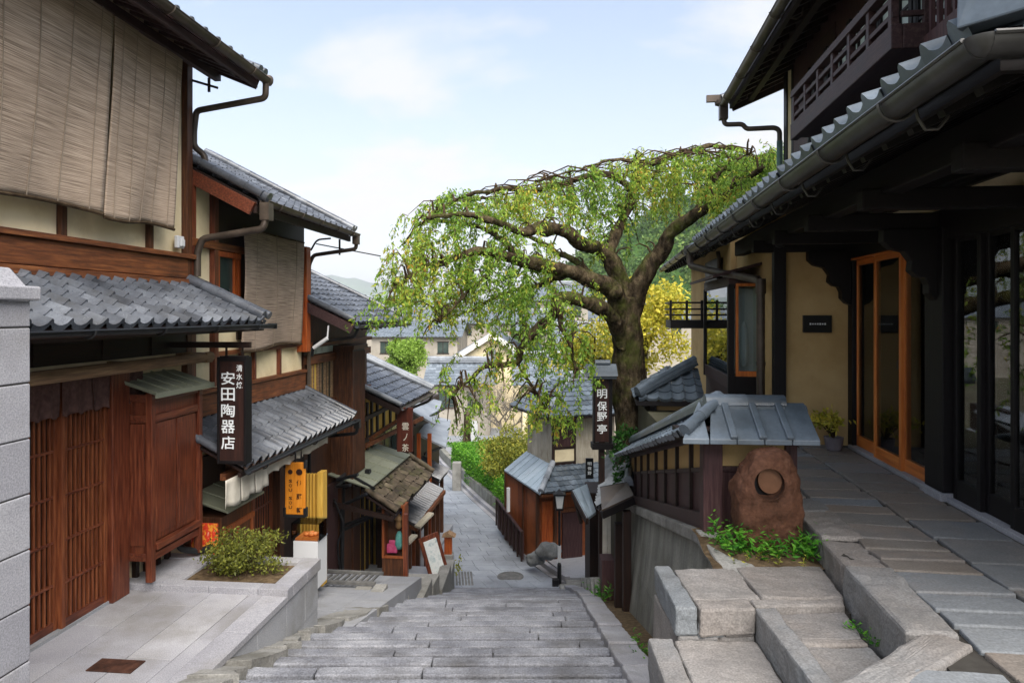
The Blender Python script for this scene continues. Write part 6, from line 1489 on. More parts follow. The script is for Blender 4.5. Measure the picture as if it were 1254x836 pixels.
# ------------------------------------------------------------------ the weeping cherry
TR = root('weeping_cherry_tree', FW, (2.2, 12.5, 3.0), 'broad weeping cherry tree with a mossy forked trunk leaning over the stairs', 'tree')
def br(mb, pts, r0, r1, n=10, seed=0, wob=.03):
    """limb through photo points given with their own depth; smoothed, tapering and knotty"""
    rr = random.Random(seed); P = [Vector(W(*p)) for p in pts]; o = []
    for i in range(len(P)-1):
        p0, p1, p2, p3 = P[max(i-1,0)], P[i], P[i+1], P[min(i+2,len(P)-1)]
        for k in range(9):
            t = k/9; o.append(.5*((2*p1)+(p2-p0)*t+(2*p0-5*p1+4*p2-p3)*t*t+(3*p1-p0-3*p2+p3)*t**3))
    o.append(P[-1]); m = len(o)
    o = [q+mnoise.noise_vector(q*2.2)*wob*1.6*(0 if i in (0,m-1) else 1) for i, q in enumerate(o)]
    rad = [r0+(r1-r0)*(i/(m-1))**.8 for i in range(m)]; rad = [r*(1+.16*mnoise.noise(Vector((i*.13+seed*3.1,0,0)))) for i, r in enumerate(rad)]; wob_ = 0
    mb.tube(o, rad, n); return list(zip(o, rad))
tk = MB(); LIMBS = []
LIMBS += br(tk, [(784,580,12.6),(776,520,12.5),(771,470,12.5),(768,425,12.5),(767,392,12.5),(769,360,12.5)], .40, .235, 16, 1, .02)
LIMBS += br(tk, [(768,400,12.5),(781,350,12.45),(797,324,12.4),(812,302,12.3),(822,284,12.2),(850,266,12.0),(876,248,11.8),(902,226,11.5),(938,206,11.2)], .22, .05, 12, 2)
LIMBS += br(tk, [(768,395,12.5),(762,350,12.5),(751,322,12.5),(733,306,12.4),(709,297,12.2),(693,283,12.0),(668,278,11.8),(640,283,11.5),(606,272,11.3),(570,262,11.1),(528,268,11.0)], .20, .035, 12, 3)
LIMBS += br(tk, [(748,318,12.5),(746,306,12.6),(757,282,12.8),(768,257,13.0),(775,231,13.2),(789,205,13.3),(824,191,13.4),(868,179,13.4),(905,183,13.4),(935,196,13.3)], .14, .03, 10, 4)
LIMBS += br(tk, [(775,231,13.2),(745,213,13.1),(700,221,12.9),(660,233,12.6),(618,231,12.3),(585,236,12.1),(552,246,12.0),(530,262,11.9)], .075, .02, 8, 5)
LIMBS += br(tk, [(762,410,12.45),(758,375,12.3),(752,356,12.2),(731,346,12.0),(701,333,11.8),(666,326,11.6),(638,318,11.4),(612,313,11.3),(585,308,11.2),(550,318,11.1),(514,331,11.0),(484,352,10.9)], .21, .03, 12, 6)
LIMBS += br(tk, [(760,425,12.4),(752,395,12.1),(739,381,11.9),(718,371,11.7),(700,365,11.5),(683,366,11.4),(677,387,11.3),(649,408,11.2),(637,428,11.1),(634,442,11.1),(600,448,11.0),(574,464,10.9),(553,486,10.8)], .16, .022, 12, 7)
LIMBS += br(tk, [(640,318,11.4),(618,298,11.6),(600,286,11.8),(560,272,12.1),(512,277,12.4),(492,300,12.6)], .07, .02, 8, 8)
LIMBS += br(tk, [(700,333,11.8),(672,345,12.3),(640,352,12.8),(600,368,13.2),(560,388,13.4)], .07, .02, 8, 9)
LIMBS += br(tk, [(731,346,12.0),(700,318,12.8),(660,296,13.5),(610,268,13.9),(560,250,14.2)], .08, .02, 8, 10)
LIMBS += br(tk, [(775,231,13.2),(800,214,13.9),(840,200,14.3),(880,195,14.5)], .06, .02, 8, 11)
LIMBS += br(tk, [(683,366,11.4),(690,400,11.0),(700,430,10.8),(706,462,10.7)], .05, .015, 6, 12)
LIMBS += br(tk, [(634,442,11.1),(650,470,11.0),(668,500,11.0)], .03, .012, 6, 13)
LIMBS += br(tk, [(850,266,12.0),(870,225,12.2),(890,200,12.3),(925,185,12.2)], .06, .02, 8, 14)
LIMBS += br(tk, [(789,205,13.3),(760,196,13.2),(720,205,12.6),(690,212,12.2),(655,222,11.9)], .04, .012, 6, 15)
LIMBS += br(tk, [(612,313,11.3),(590,345,11.0),(560,370,10.8),(540,395,10.7)], .045, .012, 6, 16)
tk.lathe(W(668,280,11.76), [(.02,-.14),(.13,-.1),(.15,.0),(.12,.1),(.02,.13)], 10)
for (px,py,Y,r) in ((752,357,12.1,.16),(700,366,11.5,.10),(640,319,11.35,.10)):
    c = W(px,py,Y); tk.lathe((c[0],c[1],c[2]), [(.02,-r),(r*.8,-r*.6),(r,.0),(r*.8,r*.6),(.02,r)], 10)
tk.V = [tuple(Vector(v)+mnoise.noise_vector(Vector(v)*5)*.028+mnoise.noise_vector(Vector(v)*16)*.012) for v in tk.V]
tk.build('trunk', MT['bark'], TR, smooth=True)
# hanging sprays: every ellipse of the crown (photo centre, radii in px, depth, how many twigs)
CL = [(505,300,24,22,11.2,22),(492,345,20,36,10.9,30),(530,275,32,24,11.6,34),(560,255,36,20,12.2,32),(545,315,42,34,11.2,46),(520,350,34,34,10.9,34),(490,372,14,16,10.8,10),
      (590,285,44,36,11.8,54),(625,255,44,26,12.4,46),(670,245,44,24,12.6,44),(715,228,42,22,12.9,42),(600,335,44,34,11.2,50),(648,345,40,34,11.6,44),(640,300,40,24,11.6,30),
      (560,355,40,34,11.4,36),(540,385,24,30,10.8,14),(582,385,34,34,11.5,16),(622,370,38,32,11.4,24),(660,390,34,40,11.1,36),(690,400,30,40,10.9,34),(700,435,30,40,10.7,24),
      (640,420,34,30,11.2,22),(605,432,30,22,11.0,14),(560,465,20,26,10.8,12),(575,492,16,24,10.8,14),(610,470,24,20,11.0,8),(660,470,26,34,11.0,26),(690,490,22,34,10.8,20),(722,410,16,40,11.4,8),
      (760,215,40,20,13.2,40),(800,203,40,20,13.4,44),(845,205,42,24,13.2,50),(885,203,40,26,12.8,46),(925,200,26,24,11.8,40),(905,235,26,24,11.7,26),(870,232,26,20,12.1,24),
      (800,230,30,18,13.3,26),(760,250,26,26,13.0,22),(720,255,34,22,12.7,26),(692,262,26,20,12.4,16),(775,300,14,10,12.6,4),(820,238,22,22,13.0,18),(735,300,20,16,12.6,8),(672,318,26,16,12.2,12),(650,505,14,14,10.9,6),(565,520,14,12,10.8,6),(705,350,26,24,12.2,14)]
tw = MB(); P, D, S = [], [], []
LP = np.array([tuple(q[0]) for q in LIMBS])
for (px,py,rx,ry,Yd,n) in CL:
    for _ in range(int(n*(1.05 if py < 262 else .68 if py < 375 else .5))):
        a = rng.uniform(0,6.283); q = math.sqrt(rng.random()); x = px+rx*q*math.cos(a); y = py+ry*q*math.sin(a)-ry*.15; Y = Yd+rng.normal()*.55
        s_ = np.array(W(x,y,Y)); L_ = rng.uniform(.22,.62)*(.6+ry/60)
        dirx = rng.normal()*.7-.15; diry = rng.normal()*.7; pts = []
        m = 7
        for k in range(m+1):
            t = k/m; pts.append(s_+np.array([dirx*L_*(t**.6)*.55, diry*L_*(t**.6)*.55, L_*(.16*math.sin(math.pi*min(1,t*1.6))*(1-t)-.8*t**1.5)]))
        if rng.random() < .75: tw.tube(pts, [.007,.006,.006,.005,.004,.004,.003,.002], 3, False)
        nl = int(16+L_*74*rng.uniform(.7,1.2))
        for t in rng.random(nl)**.85:
            i = min(m-1, int(t*m)); f = t*m-i; c = pts[i]*(1-f)+pts[i+1]*f
            P.append(c+rng.normal(size=3)*.03); D.append(np.array([rng.normal()*.7, rng.normal()*.7, -.9+rng.normal()*.4])); S.append(rng.uniform(.055,.10))
    # some twigs join the ellipse to the nearest limb
    for _ in range(5):
        c = np.array(W(px+rng.normal()*rx*.6, py+rng.normal()*ry*.5, Yd+rng.normal()*.4)); j = np.argmin(((LP-c)**2).sum(1)); a = Vector(LP[j]); b = Vector(c)
        if (b-a).length < 2.2: tw.tube([a, a.lerp(b,.35)+Vector((0,0,.14)), a.lerp(b,.75)+Vector((0,0,.10)), b], [.024,.017,.011,.006], 5, False)
# bare tangled twigs along the flat top
for _ in range(50):
    x = rng.uniform(560,930); top = np.interp(x,[480,560,640,700,760,840,890,940],[292,244,224,208,200,181,178,182])
    a = Vector(W(x,top+rng.uniform(2,14),rng.uniform(12.2,13.5))); l_ = rng.uniform(.5,1.3)*(-1 if rng.random() < .75 else 1); dz = -abs(l_)*rng.uniform(.0,.25)
    tw.tube([a, a+Vector((l_*.35,rng.normal()*.15,.06)), a+Vector((l_*.7,rng.normal()*.2,.03+dz*.5)), a+Vector((l_,rng.normal()*.2,dz-.08))], [.016,.013,.009,.004], 4, False)
tw.build('twig', MT['twig'], TR, recalc=False)
P = np.array(P); S = np.array(S); zc = P[:,2]
leaf_mesh('crown', P, np.array(D), S, S*rng.uniform(.30,.42,len(P)), MT['leaf'], TR, rv=np.clip(rng.normal(.42,.19,len(P))+.12*np.sin(P[:,0]*2.3+P[:,2]*1.7), 0.02, .98))
print('cherry leaves', len(P))
# ------------------------------------------------------------------ right side of the road below: two-storey wooden house R1
F1 = Frame(.64, 17.9, -.345)
R1 = root('wooden_house', F1, (1.0, 1.2, -.6), 'two-storey bleached wooden house with blue-grey roofs at the foot of the stairs', 'house')
zg = -.75
x0, x1, y0, y1 = .62, 2.5, .35, 2.25; zb, zt = 1.75, 3.2
mb = MB(F1); mb.box(x0+.02,x1,y0+.02,y1,zb-.4,zt); mb.build('upper_wall', MT['cloth_white'] if False else MT['wood_pale'], R1)
mb = MB(F1); n = 5
for k in range(n): mb.r = random.random(); a = y0+(y1-y0)*k/n; mb.box(x0-.01,x0+.02,a+.012,a+(y1-y0)/n-.012,zb+.03,zt-.05)
mb.build('wall_board', MT['wood_pale'], R1, bevel=.004)
xa = F1.xy(703,y0); mb = MB(F1); mb.box(x0+.05,xa,y0-.005,y0+.02,2.35,3.05); mb.build('reed_panel', MT['wood_plum_v'], R1)
mb = MB(F1); mb.box(x0+.05,xa,y0-.004,y0+.02,1.95,2.28); mb.build('plaster_panel', MT['cream'], R1)
mb = MB(F1); mb.box(x0-.02,x0+.05,y0-.02,y0+.03,zb,zt); mb.box(x0+.051,xa,y0-.015,y0+.02,2.28,2.35); mb.box(xa,xa+.05,y0-.015,y0+.03,zb,zt); mb.box(x0+.05,xa,y0-.012,y0+.02,zb+.05,zb+.17); mb.each('frame', MT['wood_dark'], R1)
# hipped upper roof
ze = 3.24; ov = .42; ax, ay = x0-ov, y0-ov; Lx, Ly = (x1+.3)-ax, (y1+ov)-ay; rise = .62; ln = math.hypot(1.35,1.35*rise)
up = MB(F1); tile_roof(up, (ax,ay,ze), (0,1,0), Vector((1,0,rise)), ln, (0,Ly), (1.3,Ly-.55), pitch=.19, course=.2, A=.016, K=5)
tile_roof(up, (ax,ay,ze), (1,0,0), Vector((0,1,rise)), ln, (0,Lx), (1.3,Lx), pitch=.19, course=.2, A=.016, K=5)
u1 = up.build('upper_roof', MT['tile_blue'], R1, smooth='auto')
mb = MB(F1); roll(mb, (ax+.02,ay+.02,ze+.06), (ax+1.3,ay+1.3,ze+.06+1.3*rise), .05, .2); ridge(mb, (ax+1.3,ay+1.3,ze+1.3*rise), (x1+.3,ay+1.3,ze+1.3*rise), .2,.2,.07,.3); mb.build('ridge', MT['tile_pale'], u1, smooth='auto')
mb = MB(F1); mb.box(ax+.03,x1+.3,ay+.03,ay+Ly,ze-.09,ze-.02); mb.build('eave_board', MT['wood_dark_h'], u1)
# lower skirt roof of metal sheets with a tiled corner
P0 = F1.l(W(672,604,17.5)); P1 = F1.l(W(608,575,20.0)); zl = (P0[2]+P1[2])/2
lx, ly0, ly1 = (P0[0]+P1[0])/2, P0[1], P1[1]
mb = MB(F1); n = 8
for k in range(n):
    a, b = ly0+(ly1-ly0)*k/n, ly0+(ly1-ly0)*(k+1)/n; mb.r = random.random()
    ta, tb = max(a, min(a, y1)), b; top = lambda y: min(max(y, y0-.0), y1+.3)
    q = [(lx,a+.004,zl),(lx,b-.004,zl),(x0-.0,top(b)-.002,zb+.12),(x0-.0,top(a)+.002,zb+.12)]
    mb.prism(q, (0,0,-.04)); mb.beam(Vector(q[0])+Vector((0,0,.01)), Vector(q[3])+Vector((0,0,.01)), .025,.02)
l1 = mb.build('lower_roof', MT['sheet'], R1)
low = MB(F1); tile_roof(low, (lx+.05,ly0,zl+.01), (1,0,0), Vector((0,y0-ly0,zb+.1-zl)), math.hypot(y0-ly0,zb+.1-zl), (0,2.2), (x0-lx,2.2), pitch=.18, course=.18, A=.016, K=5); low.build('tiled_corner', MT['tile_blue'], l1, smooth='auto')
mb = MB(F1); roll(mb, (lx+.02,ly0+.02,zl+.06), (x0,y0,zb+.2), .075, .22); mb.build('hip_roll', MT['tile_pale'], l1, smooth='auto')
mb = MB(F1); mb.prism([(lx+.05,ly0+.05,zl-.05),(x1,ly0+.05,zl-.05),(x1,y1,zl-.05),(lx+.05,ly1,zl-.05)], (0,0,-.06)); mb.build('eave_board', MT['wood_brown_h'], l1)
# ground floor
mb = MB(F1); r_ = random.Random(2)
for k in range(7): mb.r = r_.random(); a = .02+2.6*k/7; mb.box(.03,.08,a,a+2.6/7-.01,zg,zl-.1)
mb.box(.08,2.4,.04,2.6,zg,zl-.1); mb.build('boarded_wall', MT['wood_front'], R1)
mb = MB(F1); mb.box(.0,.08,-.02,.06,zg,zl-.08); mb.box(.50,.58,-.02,.05,zg,zl-.08); mb.box(.0,.08,1.0,1.08,zg,zl-.08); mb.box(.0,.08,2.5,2.58,zg,zl-.08); mb.each('post', MT['wood_brown'], R1)
mb = MB(F1); mb.box(.16,.46,-.0,.03,zg+.05,zl-.35); mb.build('door', MT['wood_orange'], R1); mb = MB(F1); a, b = F1.xy(689,-.05), F1.xy(713,-.05); mb.box(a,b,-.06,.0,zg,F1.Yp(700,627,-.05)[2]); mb.build('gate', MT['wood_plum_v'], R1, label='plum-brown plank gate')
mb = MB(F1); mb.box(a-.05,b+.6,-.07,.02,F1.Yp(700,626,-.05)[2],F1.Yp(700,621,-.05)[2]); mb.build('gate_head', MT['wood_brown_h'], R1); mb = MB(F1); mb.box(a-.3,b+.3,.05,.1,F1.Yp(700,620,-.05)[2],zl-.1); mb.build('gable_panel', MT['yellow'], R1)
mb = MB(F1); q = F1.X(622,640,-.35); mb.box(-.38,-.30,q[1]-.04,q[1]+.04,zg,F1.X(622,597,-.35)[2]); mb.V = [(a,b,max(c,F1.X(622,626,-.35)[2])) for a,b,c in mb.V]; mb.build('white_post', MT['white_paint'], R1, label='white painted post')
# dark railing, boulders, planter stand at the house corner
mb = MB(FW); a, b = Vector(W(609,648,21)), Vector(W(637,685,17.95))
rl = root('yard_railing', FW, a, 'dark brown slatted railing at the corner of the wooden house', 'fence')
zt_ = .03; bb_ = MB(FW)
for q0, q1 in ((W(609,612,21.0), W(640,653,18.2)),):
    h = W(609,612,21)[2]-W(609,646,21)[2]; A_, B_ = Vector(q0), Vector(q1)
    bb_.prism([A_, B_, B_-Vector((0,0,h*.8)), A_-Vector((0,0,h))], (.03,.0,0)); 
bb_.build('panel', MT['wood_plum_v'], rl)
mb = MB(FW)
for t in lins(0,1,8): c = A_.lerp(B_,t); mb.beam(c-Vector((.03,0,h*.9)), c+Vector((-.03,0,.04)), .05,.05, up=(0,1,0))
mb.each('post', MT['wood_dark'], rl); mb = MB(FW); mb.beam(A_+Vector((-.02,0,.04)), B_+Vector((-.02,0,.04)), .07,.05); mb.build('top_rail', MT['wood_plum'], rl)
def boulder(c, r, label, seed):
    mb = MB(FW); NU, NV = 28, 18; rows = []
    for j in range(NV+1):
        v = -math.pi/2+math.pi*j/NV
        rows.append(mb.verts([tuple(Vector(c)+Vector((r[0]*math.cos(v)*math.cos(2*math.pi*i/NU), r[1]*math.cos(v)*math.sin(2*math.pi*i/NU), r[2]*math.sin(v)))*(1+.32*mnoise.noise(Vector((math.cos(v)*math.cos(2*math.pi*i/NU)*1.6+seed, math.cos(v)*math.sin(2*math.pi*i/NU)*1.6, math.sin(v)*1.6))))) for i in range(NU)]))
    for a, b in zip(rows, rows[1:]):
        for i in range(NU): k = (i+1) % NU; mb.face([a+i,a+k,b+k,b+i])
    tag(mb.build('boulder', MT['rock_grey'], smooth=True), label, 'boulder')
boulder(Vector(W(655,684,17.3)), (.24,.2,.16), 'dark rounded boulder beside the road kerb', 1); boulder(Vector(W(672,674,17.0)), (.30,.24,.20), 'paler larger boulder before the brown door of the wooden house', 5)
# street lamp
zl_ = zroad(16.6); LP_ = root('street_lamp', FW, Wz(685,716,zl_), 'slim black street lamp with a square lantern at the foot of the stairs', 'street lamp')
b = Vector(Wz(685,716,zl_)); ht = Vector(W(685,600,b.y)).z
mb = MB(FW); mb.tube([b, b+Vector((0,0,.5)), b+Vector((0,0,.52)), Vector((b.x,b.y,ht-.45))], [.055,.05,.032,.028], 10); mb.build('pole', MT['metal_dk'], LP_, smooth='auto')
mb = MB(FW); mb.tube([b+Vector((0,0,.55)), b+Vector((0,0,.95))], .042, 10); mb.build('notice_band', MT['white_paint'], LP_)
mb = MB(FW); c = Vector((b.x,b.y,ht-.45)); mb.hexa([c+Vector(v) for v in ((-.07,-.07,.03),(.07,-.07,.03),(.07,.07,.03),(-.07,.07,.03),(-.11,-.11,.34),(.11,-.11,.34),(.11,.11,.34),(-.11,.11,.34))]); mb.build('lantern_pane', MT['lamp_white'], LP_)
mb = MB(FW)
for sx, sy in ((-1,-1),(1,-1),(1,1),(-1,1)): mb.beam(c+Vector((sx*.075,sy*.075,.02)), c+Vector((sx*.115,sy*.115,.35)), .018,.018)
mb.box(c.x-.09,c.x+.09,c.y-.09,c.y+.09,c.z-.02,c.z+.03); mb.prism([(c.x-.15,c.y-.15,c.z+.35),(c.x+.15,c.y-.15,c.z+.35),(c.x+.15,c.y+.15,c.z+.35),(c.x-.15,c.y+.15,c.z+.35)], (0,0,.03)); mb.lathe((c.x,c.y,c.z+.38), [(.12,0),(.05,.06),(.015,.1)], 8)
mb.build('lantern_frame', MT['metal_dk'], LP_)
mb = MB(FW); q = Wz(681,718,zroad(16.4)); mb.box(q[0]-.09,q[0]+.06,q[1]-.02,q[1]+.12,q[2],q[2]+.17); tag(mb.build('utility_box', MT['metal_dk'], bevel=.01), 'small black box on the ground at the foot of the street lamp', 'box')
# ---- R2: small tiled gate building beside the fence
R2 = root('gate_building', FW, (1.7, 12, 1.2), 'small gate house with a striped tile roof and pale sheet pent roof below the fence', 'gate house')
low = MB(FW); P0 = Vector(W(730,622,10.7)); P1 = Vector(W(744,562,14.4)); P1.z = P0.z
e = (P1-P0).normalized(); gg = Vector((e.y,-e.x,.75)).normalized(); Lr = (P1-P0).length
tile_roof(low, P0, e, gg, .62, (0,Lr), (0,Lr), pitch=.175, course=.2, A=.045, K=7); rf = low.build('roof', MT['tile_pale'], R2, smooth='auto')
mb = MB(FW); ridge(mb, P0+gg*.62, P1+gg*.62, .16,.10,.06,.3); mb.build('ridge', MT['tile_pale'], rf, smooth='auto')
mb = MB(FW); mb.prism([P0+Vector((.03,0,-.04)), P1+Vector((.03,0,-.04)), P1+gg*.62+Vector((0,0,-.04)), P0+gg*.62+Vector((0,0,-.04))], (0,0,-.06)); mb.build('eave_board', MT['wood_dark'], rf)
mb = MB(FW)
for q in (((701,600,12.6),(719,592,13.4),(730,626,12.4),(719,634,11.6)),): 
    A1, B1, C1, D1 = [Vector(W(*t)) for t in q]
    for k in range(2):
        a_, b_ = A1.lerp(B1,k/2), A1.lerp(B1,(k+.97)/2); c_, d_ = D1.lerp(C1,(k+.97)/2), D1.lerp(C1,k/2); mb.r = k*.6; mb.prism([a_,b_,c_,d_], (0,0,-.05))
mb.build('pent_roof', MT['sheet'], R2); mb = MB(FW); mb.beam(A1+Vector((0,0,-.06)), D1+Vector((0,0,-.06)), .05,.10); mb.beam(A1+Vector((.03,0,-.12)), Vector(W(712,640,12.2)), .05,.06); mb.each('brace', MT['wood_dark'], R2)
mb = MB(FW)
for (px,Y,t) in ((757,10.0,640),(767,9.6,625),(741,12.6,640)): p = W(px,382,Y); mb.box(p[0]-.05,p[0]+.06,Y-.06,Y+.06,zst(Y)-.4,W(px,t,Y)[2])
mb.each('post', MT['wood_dark'], R2)
mb = MB(FW); q = [Vector(W(*t)) for t in ((735,596,10.6),(768,590,10.6),(776,606,9.6),(737,624,9.4))]; mb.prism(q, (0,0,-.03)); mb.build('sheet_roof', MT['metal_br'], R2, label='brown metal sheet roof'); mb = MB(FW); mb.beam(q[3]+Vector((0,0,-.07)), q[2]+Vector((0,0,-.07)), .06,.10); mb.beam(q[1]+Vector((0,0,-.03)), q[0]+Vector((0,0,-.03)), .05,.06); mb.each('roof_edge', MT['wood_black'], R2)
mb = MB(FW); p, q = W(735,690,11.0), W(754,690,10.7); mb.box(p[0],q[0],10.8,11.1,zst(11)-.3,W(745,683,10.9)[2]); mb.build('low_wall', MT['wood_plum_v'], R2)
mb = MB(FW); p = W(742,628,11.6); cloth(mb, W(738,626,11.5), W(748,626,11.4), W(742,626,11.5)[2]-W(742,682,11.5)[2], 1.5, .02, (0,-1,0), 5); cc = mb.build('door_curtain', MT['cloth_white'], smooth=True, recalc=False, solid=.006); tag(cc, 'pale greenish door curtain beside the dark posts of the gate house', 'curtain')
mb = MB(FW); a = W(728,700,13.6); mb.box(1.55,2.3,13.6,14.5,-.6,2.4); mb.build('wall', MT['wood_dark'], R2)
p = W(722,590,12.4); S4 = root('small_sign', FW, p, 'small dark hanging sign with white marks above the pale pent roof', 'sign'); mb = MB(FW); mb.box(p[0]-.07,p[0]+.07,12.4,12.44,W(722,586,12.4)[2],W(722,561,12.4)[2]); mb.build('sign_board', MT['black'], S4)
mb = MB(FW); zq = W(722,564,12.4)[2]; letters(mb, [(c,(p[0],12.396,zq-.05-.085*k),.07,.06) for k,c in enumerate('明保野')], (1,0,0),(0,0,1),.002,.01); mb.build('lettering', MT['letter'], S4, recalc=False)
# stone steps to the gate
mb = MB(FW); r_ = random.Random(14)
for k in range(5):
    Y = 11.2+.75*k; z = zst(Y)+.10-.02*k; mb.r = r_.random(); mb.prism([(1.38+.02*k,Y,z-.5),(1.75,Y,z-.5),(1.8,Y+.7,z-.5),(1.42+.02*k,Y+.7,z-.5)], (0,0,.5)); mb.r = r_.random(); mb.prism([(1.76,Y-.1,z-.4),(2.2,Y-.1,z-.4),(2.2,Y+.55,z-.4),(1.78,Y+.55,z-.4)], (0,0,.52))
for (x,y,w_,d_,h_) in ((1.1,15.4,.5,.5,.1),(1.62,15.3,.6,.5,.22),(1.3,16.0,.8,.6,.06),(1.7,14.9,.4,.35,.3)): mb.r = r_.random(); mb.box(x,x+w_,y,y+d_,-.9,zst(y+d_)+h_)
tag(mb.build('garden_steps', MT['kerb'], bevel=.025), kind='structure')
# tall sign 明保野亭
S5 = root('standing_sign', FW, (1.68, 12.1, 3.0), 'tall black vertical sign with white characters and a small tiled cap beside the cherry trunk', 'sign')
Y_ = 12.0; a, b = W(727,462,Y_), W(749,541,Y_)
mb = MB(FW); mb.box(a[0],b[0],Y_,Y_+.14,b[2],a[2]); mb.build('sign_board', MT['signwood'], S5, bevel=.006)
mb = MB(FW); mb.box(b[0]-.05,b[0]+.01,Y_-.01,Y_+.15,b[2]-.02,a[2]+.02); mb.box(a[0]-.005,a[0]+.03,Y_-.01,Y_+.15,b[2]-.02,a[2]+.02); mb.each('sign_frame', MT['wood_black'], S5)
mb = MB(FW); cx_ = (a[0]+b[0])/2-.01; letters(mb, [(c,(cx_,Y_-.004,W(738,t,Y_)[2]),.175,.165) for c, t in zip('明保野亭',(482,497,510,525))], (1,0,0),(0,0,1),.003,.012); mb.build('lettering', MT['letter'], S5, recalc=False)
mb = MB(FW); p, q = W(719,463,Y_), W(754,447,Y_); mb.box(p[0],q[0],Y_-.12,Y_+.26,p[2]-.0,p[2]+.05); mb.prism([(p[0]-.02,Y_-.16,p[2]+.05),(p[0]-.02,Y_+.30,p[2]+.05),(p[0]-.02,Y_+.07,q[2]+.02)], (q[0]-p[0]+.04,0,0)); mb.build('cap_roof', MT['tile_blue'], S5, bevel=.006)
mb = MB(FW); p = W(738,441,Y_); mb.tube([(p[0]-.12,Y_+.07,q[2]+.04),(p[0]+.14,Y_+.07,q[2]+.04)], .05, 10); mb.build('cap_ridge', MT['tile_blue'], S5); mb = MB(FW); mb.box(cx_-.05,cx_+.05,Y_+.02,Y_+.12,1.2,b[2]); mb.build('post', MT['wood_dark'], S5); mb = MB(FW); mb.box(cx_-.18,cx_+.2,Y_-.08,Y_+.2,b[2]-.12,b[2]-.02); mb.build('foot', MT['wood_black'], S5)
bush('ivy', W(765,545,11.6), (.26,.3,.36), MT['leaf_ivy'], 'dark green ivy growing between the tall sign and the fence roof', 'plant', n=10, per=2600, size=.09, stem=False, base=2.9)
bush('ivy', W(757,580,11.2), (.18,.2,.34), MT['leaf_ivy'], 'ivy hanging lower down beside the end of the fence', 'plant', n=8, per=2600, size=.09, stem=False, base=2.4)

# ------------------------------------------------------------------ garden along the road: low wall, hedge, bushes
GW = root('garden_wall', FW, (-1.0, 25, -.9), 'low stone garden wall with a square pillar along the road kerb', 'wall')
mb = MB(FW); y = 21.0
while y < 37:
    y2 = y+.9; a, a2 = interp(KR,y)+.36, interp(KR,y2)+.36; mb.r = random.random(); z1, z2 = zroad(y)+.5, zroad(y2)+.5
    mb.hexa([(a,y,-2),(a+.28,y,-2),(a2+.28,y2-.02,-2),(a2,y2-.02,-2),(a,y,z1),(a+.28,y,z1),(a2+.28,y2-.02,z2),(a2,y2-.02,z2)]); y = y2
mb.build('wall_stone', MT['wallstone'], GW, bevel=.02)
mb = MB(FW); p = W(560,582,27.5); mb.box(p[0]-.19,p[0]+.16,27.3,27.6,-2,W(564,565,27.5)[2]); mb.build('pillar', MT['kerb'], GW, bevel=.03)
def hedge(name, pts, w_, z0, z1, label):
    P = []; 
    for (x,y),(x2,y2) in zip(pts, pts[1:]):
        L = math.hypot(x2-x,y2-y); n = int(L*5200*(w_+1))
        t = rng.random(n); s_ = rng.random(n); face = rng.integers(0,3,n); zz = z0+(z1-z0)*rng.random(n); off = w_*s_
        zz = np.where(face == 0, z1+.05*np.sin(7*t*L)*.3, zz); off = np.where(face == 1, 0, np.where(face == 2, w_, off)); 
        nx, ny = (y2-y)/L, -(x2-x)/L; P.append(np.stack([x+(x2-x)*t+nx*off, y+(y2-y)*t+ny*off, zz],1)+rng.normal(size=(n,3))*.045)
    P = np.concatenate(P); t_ = root(name, FW, (pts[0][0],pts[0][1],z0), label, 'hedge')
    leaf_mesh('foliage', P, rand_dirs(len(P),(0,0,.6)), rng.uniform(.08,.14,len(P)), rng.uniform(.04,.06,len(P)), MT['leaf_hedge'], t_)
    mb = MB(FW)
    for (x,y),(x2,y2) in zip(pts, pts[1:]):
        L = math.hypot(x2-x,y2-y); nx, ny = (y2-y)/L, -(x2-x)/L; a = w_*.12
        mb.prism([(x+nx*a,y+ny*a,z0),(x2+nx*a,y2+ny*a,z0),(x2+nx*w_*.88,y2+ny*w_*.88,z0),(x+nx*w_*.88,y+ny*w_*.88,z0)], (0,0,(z1-z0)*.9))
    mb.build('inner_mass', MT['leaf_hedge'], t_)
hedge('clipped_hedge', [(-.1,22.4),(-.9,25.6),(-1.9,28.6)], 1.0, -1.2, .05, 'bright green clipped hedge along the low garden wall')
hedge('clipped_hedge', [(-1.9,29.4),(-2.7,31.6)], 2.0, -1.3, -.15, 'lower clipped hedge at the far end of the garden wall')
bush('garden_bush', W(628,560,25), (1.3,1.2,1.15), MT['leaf_olive'], 'large yellow-green rounded bush behind the clipped hedge', n=26, per=1500, size=.11, base=-1.2)
bush('garden_bush', W(655,535,27), (.9,.9,.9), MT['leaf_olive'], 'smaller olive bush next to the bleached wooden house', n=16, per=1300, size=.11, base=-1.0)
